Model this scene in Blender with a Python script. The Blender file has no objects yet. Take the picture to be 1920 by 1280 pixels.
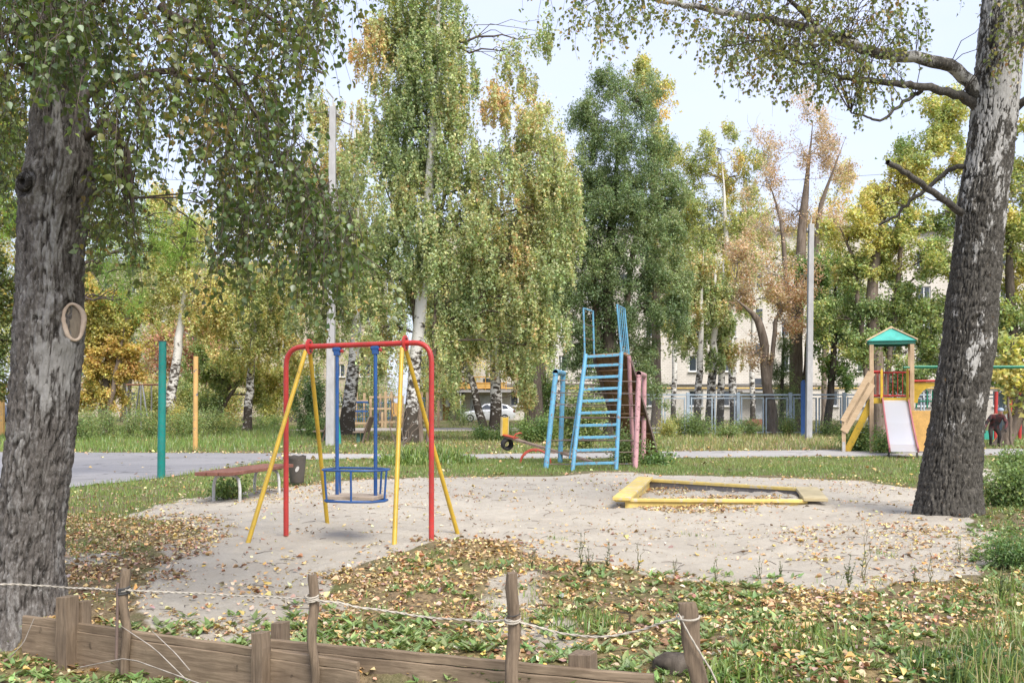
import bpy, bmesh, math, random
import numpy as np
from mathutils import Vector, Matrix

random.seed(7)
RNG = np.random.default_rng(11)
SC = bpy.context.scene
COL = SC.collection
R = math.radians

# ------------------------------------------------------------------ camera
F = 1867.0          # focal length in pixels of the 1920 px wide photograph (35 mm lens)
EYE = 1.5
HORIZON = 755.0
cam_d = bpy.data.cameras.new('camera')
cam_d.sensor_width = 36.0
cam_d.lens = 35.0
cam_d.shift_y = (HORIZON - 640.0) / 1920.0
cam_d.clip_start = 0.1
cam_d.clip_end = 4000
cam = bpy.data.objects.new('camera', cam_d)
COL.objects.link(cam)
cam.location = (0, 0, EYE)
cam.rotation_euler = (R(90), 0, 0)
SC.camera = cam

# ------------------------------------------------------------------ sky, sun, exposure
SUN_ELEV, SUN_AZ = 48.0, 152.0      # azimuth clockwise from +Y: behind the camera, to its right
world = bpy.data.worlds.new('World')
SC.world = world
world.use_nodes = True
wn, wl = world.node_tree.nodes, world.node_tree.links
wn.clear()
w_out = wn.new('ShaderNodeOutputWorld')
w_bg = wn.new('ShaderNodeBackground')
w_sky = wn.new('ShaderNodeTexSky')
w_sky.sky_type = 'NISHITA'
w_sky.sun_disc = False
w_sky.sun_elevation = R(SUN_ELEV)
w_sky.sun_rotation = R(SUN_AZ)
w_sky.air_density = 1.0
w_sky.dust_density = 2.0
w_co = wn.new('ShaderNodeTexCoord')
w_map = wn.new('ShaderNodeMapping')
w_map.inputs['Scale'].default_value = (1.0, 1.0, 2.6)
w_noise = wn.new('ShaderNodeTexNoise')
w_noise.inputs['Scale'].default_value = 2.2
w_noise.inputs['Detail'].default_value = 6
w_noise.inputs['Roughness'].default_value = 0.55
w_ramp = wn.new('ShaderNodeValToRGB')
w_ramp.color_ramp.elements[0].position = 0.30
w_ramp.color_ramp.elements[0].color = (0.62, 0.62, 0.62, 1)
w_ramp.color_ramp.elements[1].position = 0.72
w_ramp.color_ramp.elements[1].color = (0.97, 0.97, 0.97, 1)
w_mix = wn.new('ShaderNodeMixRGB')
w_mix.inputs['Color2'].default_value = (2.85, 3.05, 3.9, 1)     # thin veil of cloud
w_bg.inputs['Strength'].default_value = 0.088
wl.new(w_co.outputs['Generated'], w_map.inputs['Vector'])
wl.new(w_map.outputs['Vector'], w_noise.inputs['Vector'])
wl.new(w_noise.outputs['Fac'], w_ramp.inputs['Fac'])
wl.new(w_ramp.outputs['Color'], w_mix.inputs['Fac'])
wl.new(w_sky.outputs['Color'], w_mix.inputs['Color1'])
wl.new(w_mix.outputs['Color'], w_bg.inputs['Color'])
wl.new(w_bg.outputs['Background'], w_out.inputs['Surface'])

sun_d = bpy.data.lights.new('sun', 'SUN')
sun_d.energy = 1.5
sun_d.angle = R(30)
sun_d.color = (1.0, 0.95, 0.87)
sun = bpy.data.objects.new('sun', sun_d)
COL.objects.link(sun)
sd = Vector((math.sin(R(SUN_AZ)) * math.cos(R(SUN_ELEV)), math.cos(R(SUN_AZ)) * math.cos(R(SUN_ELEV)), math.sin(R(SUN_ELEV))))
sun.rotation_euler = (-sd).to_track_quat('-Z', 'Y').to_euler()
sun.location = (0, -10, 30)

SC.view_settings.view_transform = 'Standard'
SC.view_settings.look = 'None'
SC.view_settings.exposure = 1.92
SC.view_settings.gamma = 1.0
SC.view_settings.use_curve_mapping = False
SC.render.engine = 'CYCLES'
SC.cycles.use_denoising = True
SC.cycles.max_bounces = 7
SC.cycles.diffuse_bounces = 3
SC.cycles.glossy_bounces = 3
SC.cycles.transmission_bounces = 4
SC.cycles.transparent_max_bounces = 6
SC.cycles.caustics_reflective = False
SC.cycles.caustics_refractive = False

# ------------------------------------------------------------------ helpers
def hash3(ix, iy, iz, seed):
    h = (ix.astype(np.int64) * 374761393 + iy.astype(np.int64) * 668265263 + iz.astype(np.int64) * 2147483647 + seed * 974634777) & 0xffffffff
    h = ((h ^ (h >> 13)) * 1274126177) & 0xffffffff
    h = ((h ^ (h >> 16)) * 2246822519) & 0xffffffff
    return ((h ^ (h >> 15)) & 0xffffff) / float(0xffffff)

def noise3(x, y, z=0.0, seed=0):
    """smooth value noise in -1..1"""
    x, y = np.asarray(x, float), np.asarray(y, float)
    z = np.broadcast_to(np.asarray(z, float), x.shape)
    x0, y0, z0 = np.floor(x), np.floor(y), np.floor(z)
    fx, fy, fz = x - x0, y - y0, z - z0
    fx, fy, fz = (t * t * t * (t * (t * 6 - 15) + 10) for t in (fx, fy, fz))
    out = 0
    for dx in (0, 1):
        for dy in (0, 1):
            for dz in (0, 1):
                w = (fx if dx else 1 - fx) * (fy if dy else 1 - fy) * (fz if dz else 1 - fz)
                out = out + w * hash3(x0 + dx, y0 + dy, z0 + dz, seed)
    return out * 2 - 1

def fbm(x, y, z=0.0, seed=0, oct=4):
    s, a, t = 0, 1.0, 0
    x, y, z = np.asarray(x, float), np.asarray(y, float), np.asarray(z, float)
    for i in range(oct):
        s = s + a * noise3(x * 2 ** i, y * 2 ** i, z * 2 ** i, seed + i * 17)
        t += a
        a *= 0.5
    return s / t

def smooth(a, b, x):
    t = np.clip((np.asarray(x, float) - a) / (b - a), 0, 1)
    return t * t * (3 - 2 * t)

def at(px, py, Y):
    return np.array([(px - 960.0) / F * Y, Y, EYE - (py - HORIZON) / F * Y])

def gp(px, py, z=0.0):
    Y = (EYE - z) * F / (py - HORIZON)
    return ((px - 960.0) / F * Y, Y)

def poly_sd(x, y, poly):
    """signed distance to a polygon, positive inside"""
    x, y = np.asarray(x, float), np.asarray(y, float)
    d = np.full(x.shape, 1e9)
    ins = np.zeros(x.shape, bool)
    n = len(poly)
    for i in range(n):
        ax, ay = poly[i]
        bx, by = poly[(i + 1) % n]
        ex, ey = bx - ax, by - ay
        t = np.clip(((x - ax) * ex + (y - ay) * ey) / (ex * ex + ey * ey + 1e-12), 0, 1)
        d = np.minimum(d, np.hypot(x - ax - t * ex, y - ay - t * ey))
        if ay != by:
            c = ((ay > y) != (by > y)) & (x < (bx - ax) * (y - ay) / (by - ay) + ax)
            ins ^= c
    return np.where(ins, d, -d)

def fast_mesh(name, verts, faces, attr=None, mats=(), smooth_shade=False):
    """verts (N,3); faces (M,k) one size; attr {name: (M,3) colour per face}"""
    me = bpy.data.meshes.new(name)
    verts = np.ascontiguousarray(verts, dtype=np.float32)
    faces = np.ascontiguousarray(faces, dtype=np.int32)
    m, k = faces.shape
    me.vertices.add(len(verts))
    me.vertices.foreach_set('co', verts.ravel())
    me.loops.add(m * k)
    me.loops.foreach_set('vertex_index', faces.ravel())
    me.polygons.add(m)
    me.polygons.foreach_set('loop_start', np.arange(0, m * k, k, dtype=np.int32))
    if smooth_shade:
        me.polygons.foreach_set('use_smooth', np.ones(m, dtype=bool))
    if attr:
        for an, c in attr.items():
            a = me.attributes.new(an, 'FLOAT_COLOR', 'FACE')
            c4 = np.ones((m, 4), np.float32)
            c4[:, :3] = c
            a.data.foreach_set('color', c4.ravel())
    for mt in mats:
        me.materials.append(mt)
    me.update(calc_edges=True)
    return me

def vattr(me, name, vals):
    a = me.attributes.new(name, 'FLOAT', 'POINT')
    a.data.foreach_set('value', np.ascontiguousarray(vals, dtype=np.float32))

def link(name, me, parent=None, mat=None):
    o = bpy.data.objects.new(name, me)
    COL.objects.link(o)
    if mat is not None and me is not None and not me.materials:
        me.materials.append(mat)
    if parent is not None:
        o.parent = parent
    return o

def tag(o, label=None, cat=None, group=None, kind=None):
    if label: o['label'] = label
    if cat: o['category'] = cat
    if group: o['group'] = group
    if kind: o['kind'] = kind
    return o

def thing(name, label, cat, loc=(0, 0, 0), rz=0.0, group=None):
    o = bpy.data.objects.new(name, None)
    o.empty_display_size = 0.1
    COL.objects.link(o)
    o.location = loc
    o.rotation_euler = (0, 0, rz)
    return tag(o, label, cat, group)

def copy_tree(o, parent=None):
    c = o.copy()
    COL.objects.link(c)
    if parent is not None:
        c.parent = parent
    for ch in [x for x in COL.objects if x.parent == o]:
        copy_tree(ch, c)
    return c

def frame(t):
    t = t / (np.linalg.norm(t) + 1e-12)
    r = np.array([0, 0, 1.0]) if abs(t[2]) < 0.9 else np.array([1.0, 0, 0])
    a = np.cross(r, t); a /= np.linalg.norm(a)
    return a, np.cross(t, a)

class MB:
    """collects shapes into one mesh"""
    def __init__(s):
        s.V, s.Fc, s.n = [], [], 0
    def add(s, verts, faces):
        verts = np.asarray(verts, float)
        s.V.append(verts)
        b = s.n
        s.Fc.extend([tuple(int(i) + b for i in f) for f in faces])
        s.n += len(verts)
        return s
    def tube(s, pts, rad, sides=10, cap=True, flat=1.0):
        pts = np.asarray(pts, float)
        k = len(pts)
        rad = np.broadcast_to(np.asarray(rad, float), (k,))
        tg = np.gradient(pts, axis=0)
        ang = np.arange(sides) * 2 * math.pi / sides
        vs = []
        a0 = None
        for i in range(k):
            t = tg[i] / (np.linalg.norm(tg[i]) + 1e-12)
            if a0 is None:
                a, b = frame(t)
            else:
                a = a0 - t * np.dot(a0, t); a /= np.linalg.norm(a) + 1e-12
                b = np.cross(t, a)
            a0 = a
            vs.append(pts[i] + rad[i] * (np.cos(ang)[:, None] * a + flat * np.sin(ang)[:, None] * b))
        vs = np.concatenate(vs)
        fs = []
        for i in range(k - 1):
            for j in range(sides):
                j2 = (j + 1) % sides
                fs.append((i * sides + j, i * sides + j2, (i + 1) * sides + j2, (i + 1) * sides + j))
        if cap:
            fs.append(tuple(range(sides - 1, -1, -1)))
            fs.append(tuple((k - 1) * sides + j for j in range(sides)))
        return s.add(vs, fs)
    def bar(s, p0, p1, r, sides=10):
        return s.tube([p0, p1], r, sides)
    def hollow(s, p0, p1, r, t=0.006, sides=16):
        p0, p1 = np.asarray(p0, float), np.asarray(p1, float)
        d = (p1 - p0) / np.linalg.norm(p1 - p0)
        pts = [p1 - d * r * 1.2, p0, p0, p1, p1, p1 - d * r * 1.2] if False else None
        a, b = frame(d)
        ang = np.arange(sides) * 2 * math.pi / sides
        c = np.cos(ang)[:, None] * a + np.sin(ang)[:, None] * b
        rings = [p0 + d * 0.25 + c * (r - t), p0 + c * (r - t), p0 + c * r, p1 + c * r, p1 + c * (r - t), p1 - d * 0.25 + c * (r - t)]
        fs = []
        for i in range(5):
            for j in range(sides):
                j2 = (j + 1) % sides
                fs.append((i * sides + j, i * sides + j2, (i + 1) * sides + j2, (i + 1) * sides + j))
        return s.add(np.concatenate(rings), fs)
    def beam(s, p0, p1, w, h, up=(0, 0, 1)):
        """box from p0 to p1; w across, h along up"""
        p0, p1, up = np.asarray(p0, float), np.asarray(p1, float), np.asarray(up, float)
        d = p1 - p0; d /= np.linalg.norm(d)
        side = np.cross(d, up); side /= np.linalg.norm(side)
        u = np.cross(side, d)
        vs = []
        for p in (p0, p1):
            for a, b in ((-1, -1), (1, -1), (1, 1), (-1, 1)):
                vs.append(p + side * a * w / 2 + u * b * h / 2)
        return s.add(vs, [(3, 2, 1, 0), (4, 5, 6, 7), (0, 1, 5, 4), (1, 2, 6, 5), (2, 3, 7, 6), (3, 0, 4, 7)])
    def box(s, c, sz):
        x, y, z = c; a, b, d = (v / 2 for v in sz)
        vs = [(x + i * a, y + j * b, z + k * d) for k in (-1, 1) for i, j in ((-1, -1), (1, -1), (1, 1), (-1, 1))]
        return s.add(vs, [(3, 2, 1, 0), (4, 5, 6, 7), (0, 1, 5, 4), (1, 2, 6, 5), (2, 3, 7, 6), (3, 0, 4, 7)])
    def prism(s, poly, p0, ex, ey, ez, thick):
        """polygon (u,v) in plane ex,ey at p0, extruded along ez by thick"""
        p0, ex, ey, ez = (np.asarray(v, float) for v in (p0, ex, ey, ez))
        n = len(poly)
        a = [p0 + ex * u + ey * v for u, v in poly]
        b = [p + ez * thick for p in a]
        fs = [tuple(range(n - 1, -1, -1)), tuple(range(n, 2 * n))]
        fs += [(i, (i + 1) % n, n + (i + 1) % n, n + i) for i in range(n)]
        return s.add(np.array(a + b), fs)
    def lathe(s, prof, c=(0, 0, 0), sides=20):
        ang = np.arange(sides) * 2 * math.pi / sides
        vs, fs = [], []
        for r, z in prof:
            for a in ang:
                vs.append((c[0] + r * math.cos(a), c[1] + r * math.sin(a), c[2] + z))
        for i in range(len(prof) - 1):
            for j in range(sides):
                j2 = (j + 1) % sides
                fs.append((i * sides + j, i * sides + j2, (i + 1) * sides + j2, (i + 1) * sides + j))
        return s.add(vs, fs)
    def build(s, name, mat, parent=None, smooth_angle=None, bevel=0.0):
        me = bpy.data.meshes.new(name)
        me.from_pydata(np.concatenate(s.V).tolist(), [], s.Fc)
        me.materials.append(mat)
        if smooth_angle:
            me.polygons.foreach_set('use_smooth', np.ones(len(me.polygons), bool))
            try:
                me.set_sharp_from_angle(angle=R(smooth_angle))
            except Exception:
                pass
        me.update()
        o = link(name, me, parent)
        if bevel:
            m = o.modifiers.new('bevel', 'BEVEL')
            m.width = bevel; m.segments = 2; m.limit_method = 'ANGLE'
        return o

class Tubes:
    """many tapered four- to eight-sided tubes, quads only, collected with numpy"""
    def __init__(s):
        s.V, s.Q, s.n = [], [], 0
    def add(s, pts, rad, sides=5):
        pts = np.asarray(pts, float)
        k = len(pts)
        rad = np.asarray(rad, float)
        tg = np.gradient(pts, axis=0)
        tg /= np.linalg.norm(tg, axis=1)[:, None] + 1e-9
        ref = np.array([0.21, 0.93, 0.13])
        a = np.cross(tg, ref); a /= np.linalg.norm(a, axis=1)[:, None] + 1e-9
        b = np.cross(tg, a)
        ang = np.arange(sides) * 2 * math.pi / sides
        v = pts[:, None, :] + rad[:, None, None] * (np.cos(ang)[None, :, None] * a[:, None, :] + np.sin(ang)[None, :, None] * b[:, None, :])
        i = np.arange(k - 1)[:, None] * sides
        j = np.arange(sides)[None, :]
        j2 = (j + 1) % sides
        q = np.stack([i + j, i + j2, i + sides + j2, i + sides + j], -1).reshape(-1, 4) + s.n
        s.V.append(v.reshape(-1, 3)); s.Q.append(q); s.n += k * sides
    def build(s, name, mat, parent=None):
        me = fast_mesh(name, np.concatenate(s.V), np.concatenate(s.Q), mats=[mat], smooth_shade=True)
        return link(name, me, parent)

def curve(p0, p1, bend=0.0, sag=0.0, n=6, rnd=0.0):
    p0, p1 = np.asarray(p0, float), np.asarray(p1, float)
    t = np.linspace(0, 1, n)[:, None]
    p = p0 + (p1 - p0) * t
    L = np.linalg.norm(p1 - p0)
    p[:, 2] += (4 * t * (1 - t))[:, 0] * bend * L - (t[:, 0] ** 2) * sag * L + t[:, 0] * sag * L
    if rnd:
        p[1:-1] += RNG.normal(0, rnd * L, (n - 2, 3))
    return p

def unit(v):
    return v / (np.linalg.norm(v, axis=-1, keepdims=True) + 1e-9)

def leaf_faces(c, tip, nrm, size, shape='rhomb', wide=0.42, fold=0.12):
    """c: base points; tip direction; normals; size -> verts, quads, quads per leaf"""
    n = len(c)
    tip = unit(tip)
    side = unit(np.cross(tip, nrm))
    up = np.cross(side, tip)
    L = size[:, None]
    if shape == 'tri':
        v = np.stack([c - L * wide * side, c + L * wide * side, c + L * tip], 1)
        return v.reshape(-1, 3), np.arange(n * 3).reshape(n, 3), 1
    if shape == 'rhomb':
        v = np.stack([c, c + L * (0.42 * tip + wide * side + fold * up), c + L * tip, c + L * (0.42 * tip - wide * side + fold * up)], 1)
        q = np.arange(n * 4).reshape(n, 4)
        return v.reshape(-1, 3), q, 1
    p = [c, c + L * (0.18 * tip + 0.36 * wide / 0.42 * side + fold * up), c + L * (0.45 * tip + 0.36 * wide / 0.42 * side + 1.1 * fold * up), c + L * tip - L * 0.06 * up,
         c + L * (0.45 * tip - 0.36 * wide / 0.42 * side + 1.1 * fold * up), c + L * (0.18 * tip - 0.36 * wide / 0.42 * side + fold * up)]
    v = np.stack(p, 1)
    b = np.arange(n)[:, None] * 6
    q = np.concatenate([b + np.array([[0, 1, 2, 3]]), b + np.array([[0, 3, 4, 5]])], 1).reshape(-1, 4)
    return v.reshape(-1, 3), q, 2

def leaf_mesh(name, c, tip, nrm, size, col, mat, shape='rhomb', wide=0.42, fold=0.12):
    v, q, k = leaf_faces(c, tip, nrm, size, shape, wide, fold)
    return fast_mesh(name, v, q, {'col': np.repeat(col, k, 0)}, [mat])

def jitter_cols(pal, idx, amt=0.22):
    pal = np.asarray(pal, float)
    c = pal[idx]
    n = len(c)
    v = np.exp(RNG.normal(0, amt, (n, 1)))
    h = np.exp(RNG.normal(0, amt * 0.35, (n, 3)))
    return np.clip(c * v * h, 0.005, 0.9)

# ------------------------------------------------------------------ materials
MATS = {}
class NT:
    def __init__(s, name):
        s.m = bpy.data.materials.new(name)
        s.m.use_nodes = True
        s.n, s.l = s.m.node_tree.nodes, s.m.node_tree.links
        s.n.clear()
        s.out = s.n.new('ShaderNodeOutputMaterial')
    def new(s, t, **kw):
        x = s.n.new(t)
        for k, v in kw.items():
            if k in x.inputs: x.inputs[k].default_value = v
            else: setattr(x, k, v)
        return x
    def lk(s, a, b): s.l.new(a, b)
    def val(s, x): return x
    def noise(s, scale, detail=4, rough=0.55, vec=None, dist=0.0):
        t = s.new('ShaderNodeTexNoise', Scale=scale, Detail=detail, Roughness=rough, Distortion=dist)
        if vec is not None: s.lk(vec, t.inputs['Vector'])
        return t.outputs['Fac']
    def ramp(s, fac, stops):
        r = s.new('ShaderNodeValToRGB')
        e = r.color_ramp.elements
        while len(e) < len(stops): e.new(0.5)
        for i, (p, c) in enumerate(stops):
            e[i].position = p
            e[i].color = (c, c, c, 1) if isinstance(c, (int, float)) else (*c, 1)
        s.lk(fac, r.inputs['Fac'])
        return r.outputs['Color']
    def mix(s, fac, a, b, mode='MIX'):
        m = s.new('ShaderNodeMixRGB', blend_type=mode)
        for v, i in ((fac, 'Fac'), (a, 'Color1'), (b, 'Color2')):
            if hasattr(v, 'is_output') or hasattr(v, 'links'): s.lk(v, m.inputs[i])
            elif i == 'Fac': m.inputs[i].default_value = v
            else: m.inputs[i].default_value = (*v, 1)
        return m.outputs['Color']
    def obj(s, scale=(1, 1, 1), gen=False):
        c = s.new('ShaderNodeTexCoord')
        mp = s.new('ShaderNodeMapping')
        mp.inputs['Scale'].default_value = scale
        s.lk(c.outputs['Object'], mp.inputs['Vector'])
        return mp.outputs['Vector']
    def bump(s, h, strength=0.3, dist=0.01):
        b = s.new('ShaderNodeBump', Strength=strength, Distance=dist)
        s.lk(h, b.inputs['Height'])
        return b.outputs['Normal']
    def attr(s, name):
        return s.new('ShaderNodeAttribute', attribute_name=name)
    def principled(s, color, rough=0.6, normal=None, metal=0.0, spec=0.4, coat=0.0):
        p = s.new('ShaderNodeBsdfPrincipled', Metallic=metal)
        p.inputs['Specular IOR Level'].default_value = spec
        p.inputs['Coat Weight'].default_value = coat
        if hasattr(color, 'links'): s.lk(color, p.inputs['Base Color'])
        else: p.inputs['Base Color'].default_value = (*color, 1)
        if hasattr(rough, 'links'): s.lk(rough, p.inputs['Roughness'])
        else: p.inputs['Roughness'].default_value = rough
        if normal is not None: s.lk(normal, p.inputs['Normal'])
        s.lk(p.outputs['BSDF'], s.out.inputs['Surface'])
        return s.m

def paint(name, col, rough=0.4, chip=0.0, chipcol=(0.12, 0.07, 0.05), dirt=0.25, scale=1.0, fade=0.15):
    t = NT(name)
    v = t.obj()
    n1 = t.noise(3.0 * scale, 5, 0.6, v)
    c = t.mix(t.ramp(n1, [(0.3, 0.0), (0.75, 1.0)]), tuple(x * (1 - dirt) for x in col), tuple(min(0.9, x * (1 + fade) + 0.02 * fade) for x in col))
    n3 = t.noise(22.0 * scale, 4, 0.65, v)
    c = t.mix(t.ramp(n3, [(0.35, 0.22), (0.6, 0.0)]), c, (0.12, 0.1, 0.08))
    if chip > 0:
        n2 = t.noise(14.0 * scale, 6, 0.7, v)
        k = t.ramp(n2, [(0.5 + 0.22 * (1 - chip), 0.0), (0.53 + 0.22 * (1 - chip), 1.0)])
        c = t.mix(k, c, chipcol)
    nb = t.noise(60 * scale, 3, 0.5, v)
    return t.principled(c, rough, t.bump(nb, 0.12, 0.004), spec=0.45)

def wood(name, col, col2, grain=(60, 60, 3), rough=0.75, bump=0.4, axis_scale=None):
    t = NT(name)
    v = t.obj(grain)
    n1 = t.noise(1.0, 6, 0.65, v, 0.6)
    n2 = t.noise(2.3, 4, 0.6, t.obj())
    c = t.mix(t.ramp(n1, [(0.3, 0.0), (0.7, 1.0)]), col, col2)
    c = t.mix(t.ramp(n2, [(0.42, 0.0), (0.7, 0.55)]), c, tuple(x * 0.55 for x in col))
    n3 = t.noise(9, 3, 0.6, t.obj((1, 1, 1)))
    c = t.mix(t.ramp(n3, [(0.68, 0.0), (0.74, 0.6)]), c, tuple(x * 0.3 for x in col))
    return t.principled(c, rough, t.bump(n1, bump, 0.006), spec=0.25)

def leaf_material(name, trans=0.38, gloss=0.05, rough=0.45):
    t = NT(name)
    a = t.attr('col').outputs['Color']
    d = t.new('ShaderNodeBsdfDiffuse'); t.lk(a, d.inputs['Color'])
    tr = t.new('ShaderNodeBsdfTranslucent')
    c2 = t.mix(0.7, a, (1.25, 1.2, 0.55), 'MULTIPLY')
    t.lk(c2, tr.inputs['Color'])
    m1 = t.new('ShaderNodeMixShader', Fac=trans)
    t.lk(d.outputs[0], m1.inputs[1]); t.lk(tr.outputs[0], m1.inputs[2])
    g = t.new('ShaderNodeBsdfGlossy', Roughness=rough)
    g.inputs['Color'].default_value = (0.8, 0.85, 0.9, 1)
    m2 = t.new('ShaderNodeMixShader', Fac=gloss)
    t.lk(m1.outputs[0], m2.inputs[1]); t.lk(g.outputs[0], m2.inputs[2])
    t.lk(m2.outputs[0], t.out.inputs['Surface'])
    return t.m

M_LEAF = leaf_material('birch_leaf', 0.42, 0.06)
M_FAR = leaf_material('far_leaf', 0.42, 0.03, 0.5)
M_DRY = leaf_material('dry_leaf', 0.12, 0.03, 0.5)
M_GRASS = leaf_material('grass_blade', 0.3, 0.05, 0.4)

def bark_mat(name, dark, mid, white, wl0, wl1, band=False, lichen=False):
    """fissured bark; vertex attribute 'fis' = 0 in the cracks, 1 on the plates; 'wht' = where smooth white bark is left"""
    t = NT(name)
    f = t.attr('fis').outputs['Fac']
    w = t.attr('wht').outputs['Fac']
    v = t.obj((1, 1, 0.5))
    n1 = t.noise(28, 6, 0.7, v)
    n2 = t.noise(9, 5, 0.65, t.obj((1, 1, 0.6)))
    c = t.mix(t.ramp(n1, [(0.3, 0.0), (0.7, 1.0)]), dark, mid)
    fc = t.ramp(f, [(0.08, 0.0), (0.62, 1.0)])
    c = t.mix(fc, tuple(x * 0.42 for x in dark), c)
    mf = t.new('ShaderNodeMath', operation='MULTIPLY'); t.lk(w, mf.inputs[0]); t.lk(t.ramp(f, [(0.3, 0.5), (0.8, 1.1)]), mf.inputs[1])
    m = t.new('ShaderNodeMath', operation='MULTIPLY'); t.lk(mf.outputs[0], m.inputs[0]); t.lk(t.ramp(n2, [(0.3, 0.5), (0.7, 1.3)]), m.inputs[1])
    n5 = t.noise(55, 5, 0.75, t.obj((1, 1, 0.5)))
    m2 = t.new('ShaderNodeMath', operation='ADD'); t.lk(m.outputs[0], m2.inputs[0])
    m3 = t.new('ShaderNodeMath', operation='MULTIPLY_ADD'); t.lk(n5, m3.inputs[0]); m3.inputs[1].default_value = 0.9; m3.inputs[2].default_value = -0.45
    t.lk(m3.outputs[0], m2.inputs[1])
    n7 = t.noise(38, 6, 0.8, t.obj((1, 1, 0.55)), 0.8)
    c = t.mix(t.ramp(n7, [(0.54, 0.0), (0.63, 0.75)]), c, tuple(x * 0.72 for x in white) if not lichen else tuple(min(0.3, x * 1.9) for x in mid))
    c = t.mix(t.ramp(n7, [(0.36, 0.75), (0.45, 0.0)]), c, tuple(x * 0.4 for x in dark))
    wk = t.ramp(m2.outputs[0], [(wl0, 0.0), (wl1, 1.0)])
    wc = t.mix(t.ramp(n1, [(0.3, 0.0), (0.75, 1.0)]), tuple(x * 0.62 for x in white), white)
    c = t.mix(wk, c, wc)
    if lichen:
        n4 = t.noise(13, 5, 0.7, t.obj((1.1, 1.3, 0.9)))
        c = t.mix(t.ramp(n4, [(0.66, 0.0), (0.71, 0.75)]), c, (0.25, 0.13, 0.03))
    n6 = t.noise(90, 5, 0.7, t.obj((1, 1, 0.5)))
    return t.principled(c, 0.9, t.bump(t.mix(0.4, n7, n6), 0.9, 0.02), spec=0.15)

M_BARK_L = bark_mat('birch_bark_grey', (0.08, 0.07, 0.062), (0.175, 0.157, 0.142), (0.38, 0.365, 0.345), 0.36, 0.70)
M_BARK_R = bark_mat('birch_bark_dark', (0.042, 0.039, 0.034), (0.115, 0.105, 0.09), (0.50, 0.485, 0.455), 0.45, 0.60, lichen=True)

def far_birch_bark():
    t = NT('far_birch_bark')
    n = t.noise(1.0, 5, 0.7, t.obj((3, 3, 5.5)), 0.4)
    low = t.new('ShaderNodeSeparateXYZ')
    co = t.new('ShaderNodeTexCoord'); t.lk(co.outputs['Object'], low.inputs[0])
    mr = t.new('ShaderNodeMapRange'); t.lk(low.outputs['Z'], mr.inputs['Value'])
    mr.inputs['From Min'].default_value = 0.5; mr.inputs['From Max'].default_value = 5.5
    mr.inputs['To Min'].default_value = 0.15; mr.inputs['To Max'].default_value = -0.13
    ad = t.new('ShaderNodeMath', operation='ADD'); t.lk(n, ad.inputs[0]); t.lk(mr.outputs[0], ad.inputs[1])
    c = t.ramp(ad.outputs[0], [(0.50, (0.62, 0.60, 0.56)), (0.58, (0.06, 0.05, 0.04))])
    return t.principled(c, 0.85, t.bump(n, 0.4, 0.03), spec=0.15)
M_BIRCH_FAR = far_birch_bark()

def plain_bark(name, a, b):
    t = NT(name)
    n = t.noise(1.0, 5, 0.7, t.obj((9, 9, 2)), 0.3)
    return t.principled(t.mix(t.ramp(n, [(0.3, 0.0), (0.7, 1.0)]), a, b), 0.9, t.bump(n, 0.6, 0.03), spec=0.15)
M_BARK_DK = plain_bark('dark_bark', (0.035, 0.028, 0.022), (0.12, 0.10, 0.08))
M_BARK_BR = plain_bark('brown_bark', (0.10, 0.075, 0.055), (0.26, 0.21, 0.17))
M_TWIG = plain_bark('twig_bark', (0.05, 0.04, 0.033), (0.14, 0.11, 0.09))
M_TWIG_PALE = plain_bark('pale_twig_bark', (0.20, 0.17, 0.14), (0.42, 0.38, 0.34))
# ------------------------------------------------------------------ terrain
def GP(pts, z=0.0):
    return [gp(px, py, z) for px, py in pts]

SAND = GP([(265, 962), (330, 942), (400, 932), (470, 920), (560, 910), (640, 901), (760, 897), (900, 894), (1060, 891), (1110, 885), (1170, 885), (1240, 891),
           (1400, 893), (1530, 898), (1620, 902), (1720, 915), (1790, 935), (1850, 985), (1875, 1040), (1840, 1075), (1700, 1085), (1560, 1105), (1420, 1085),
           (1280, 1085), (1150, 1065), (1020, 1045), (950, 1022), (890, 1012), (820, 1024), (740, 1042), (660, 1060), (620, 1085), (640, 1120), (600, 1165), (500, 1195), (380, 1190),
           (230, 1150), (280, 1085), (330, 1040), (320, 1012), (390, 988), (330, 972)])
COURT = GP([(-420, 935), (125, 915), (303, 897), (420, 879), (530, 862.5), (530, 850), (-420, 846)])
PATH = GP([(530, 862.5), (700, 861), (900, 861), (1100, 860), (1300, 859), (1560, 857), (1800, 855), (2200, 853), (2200, 841), (1800, 842), (1560, 844), (1300, 846), (1100, 849.5), (900, 852), (700, 852), (530, 850)])
TRACK = [(-12, 53.5), (-4, 52.5), (2, 53), (9, 55), (14, 58), (13, 62), (6, 61), (-3, 59.5), (-12, 59)]
SIDEPATH = GP([(1830, 880), (1850, 873), (1885, 905), (1925, 960), (1890, 950), (1855, 905)])
SBOX = [gp(1172, 936, 0.13), gp(1512, 937, 0.10), gp(1500, 914, 0.17), gp(1214, 899, 0.17)]
FENCE_LINE = [(-3.45, 6.72), (-0.92, 5.52), (0.78, 5.0)]

def fence_side(x, y):
    """positive on the camera's side of the board edging"""
    fy = np.interp(x, [-30, -3.45, -0.92, 0.78, 3.0], [9.5, 6.72, 5.52, 5.0, 3.0])
    return fy - y

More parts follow.
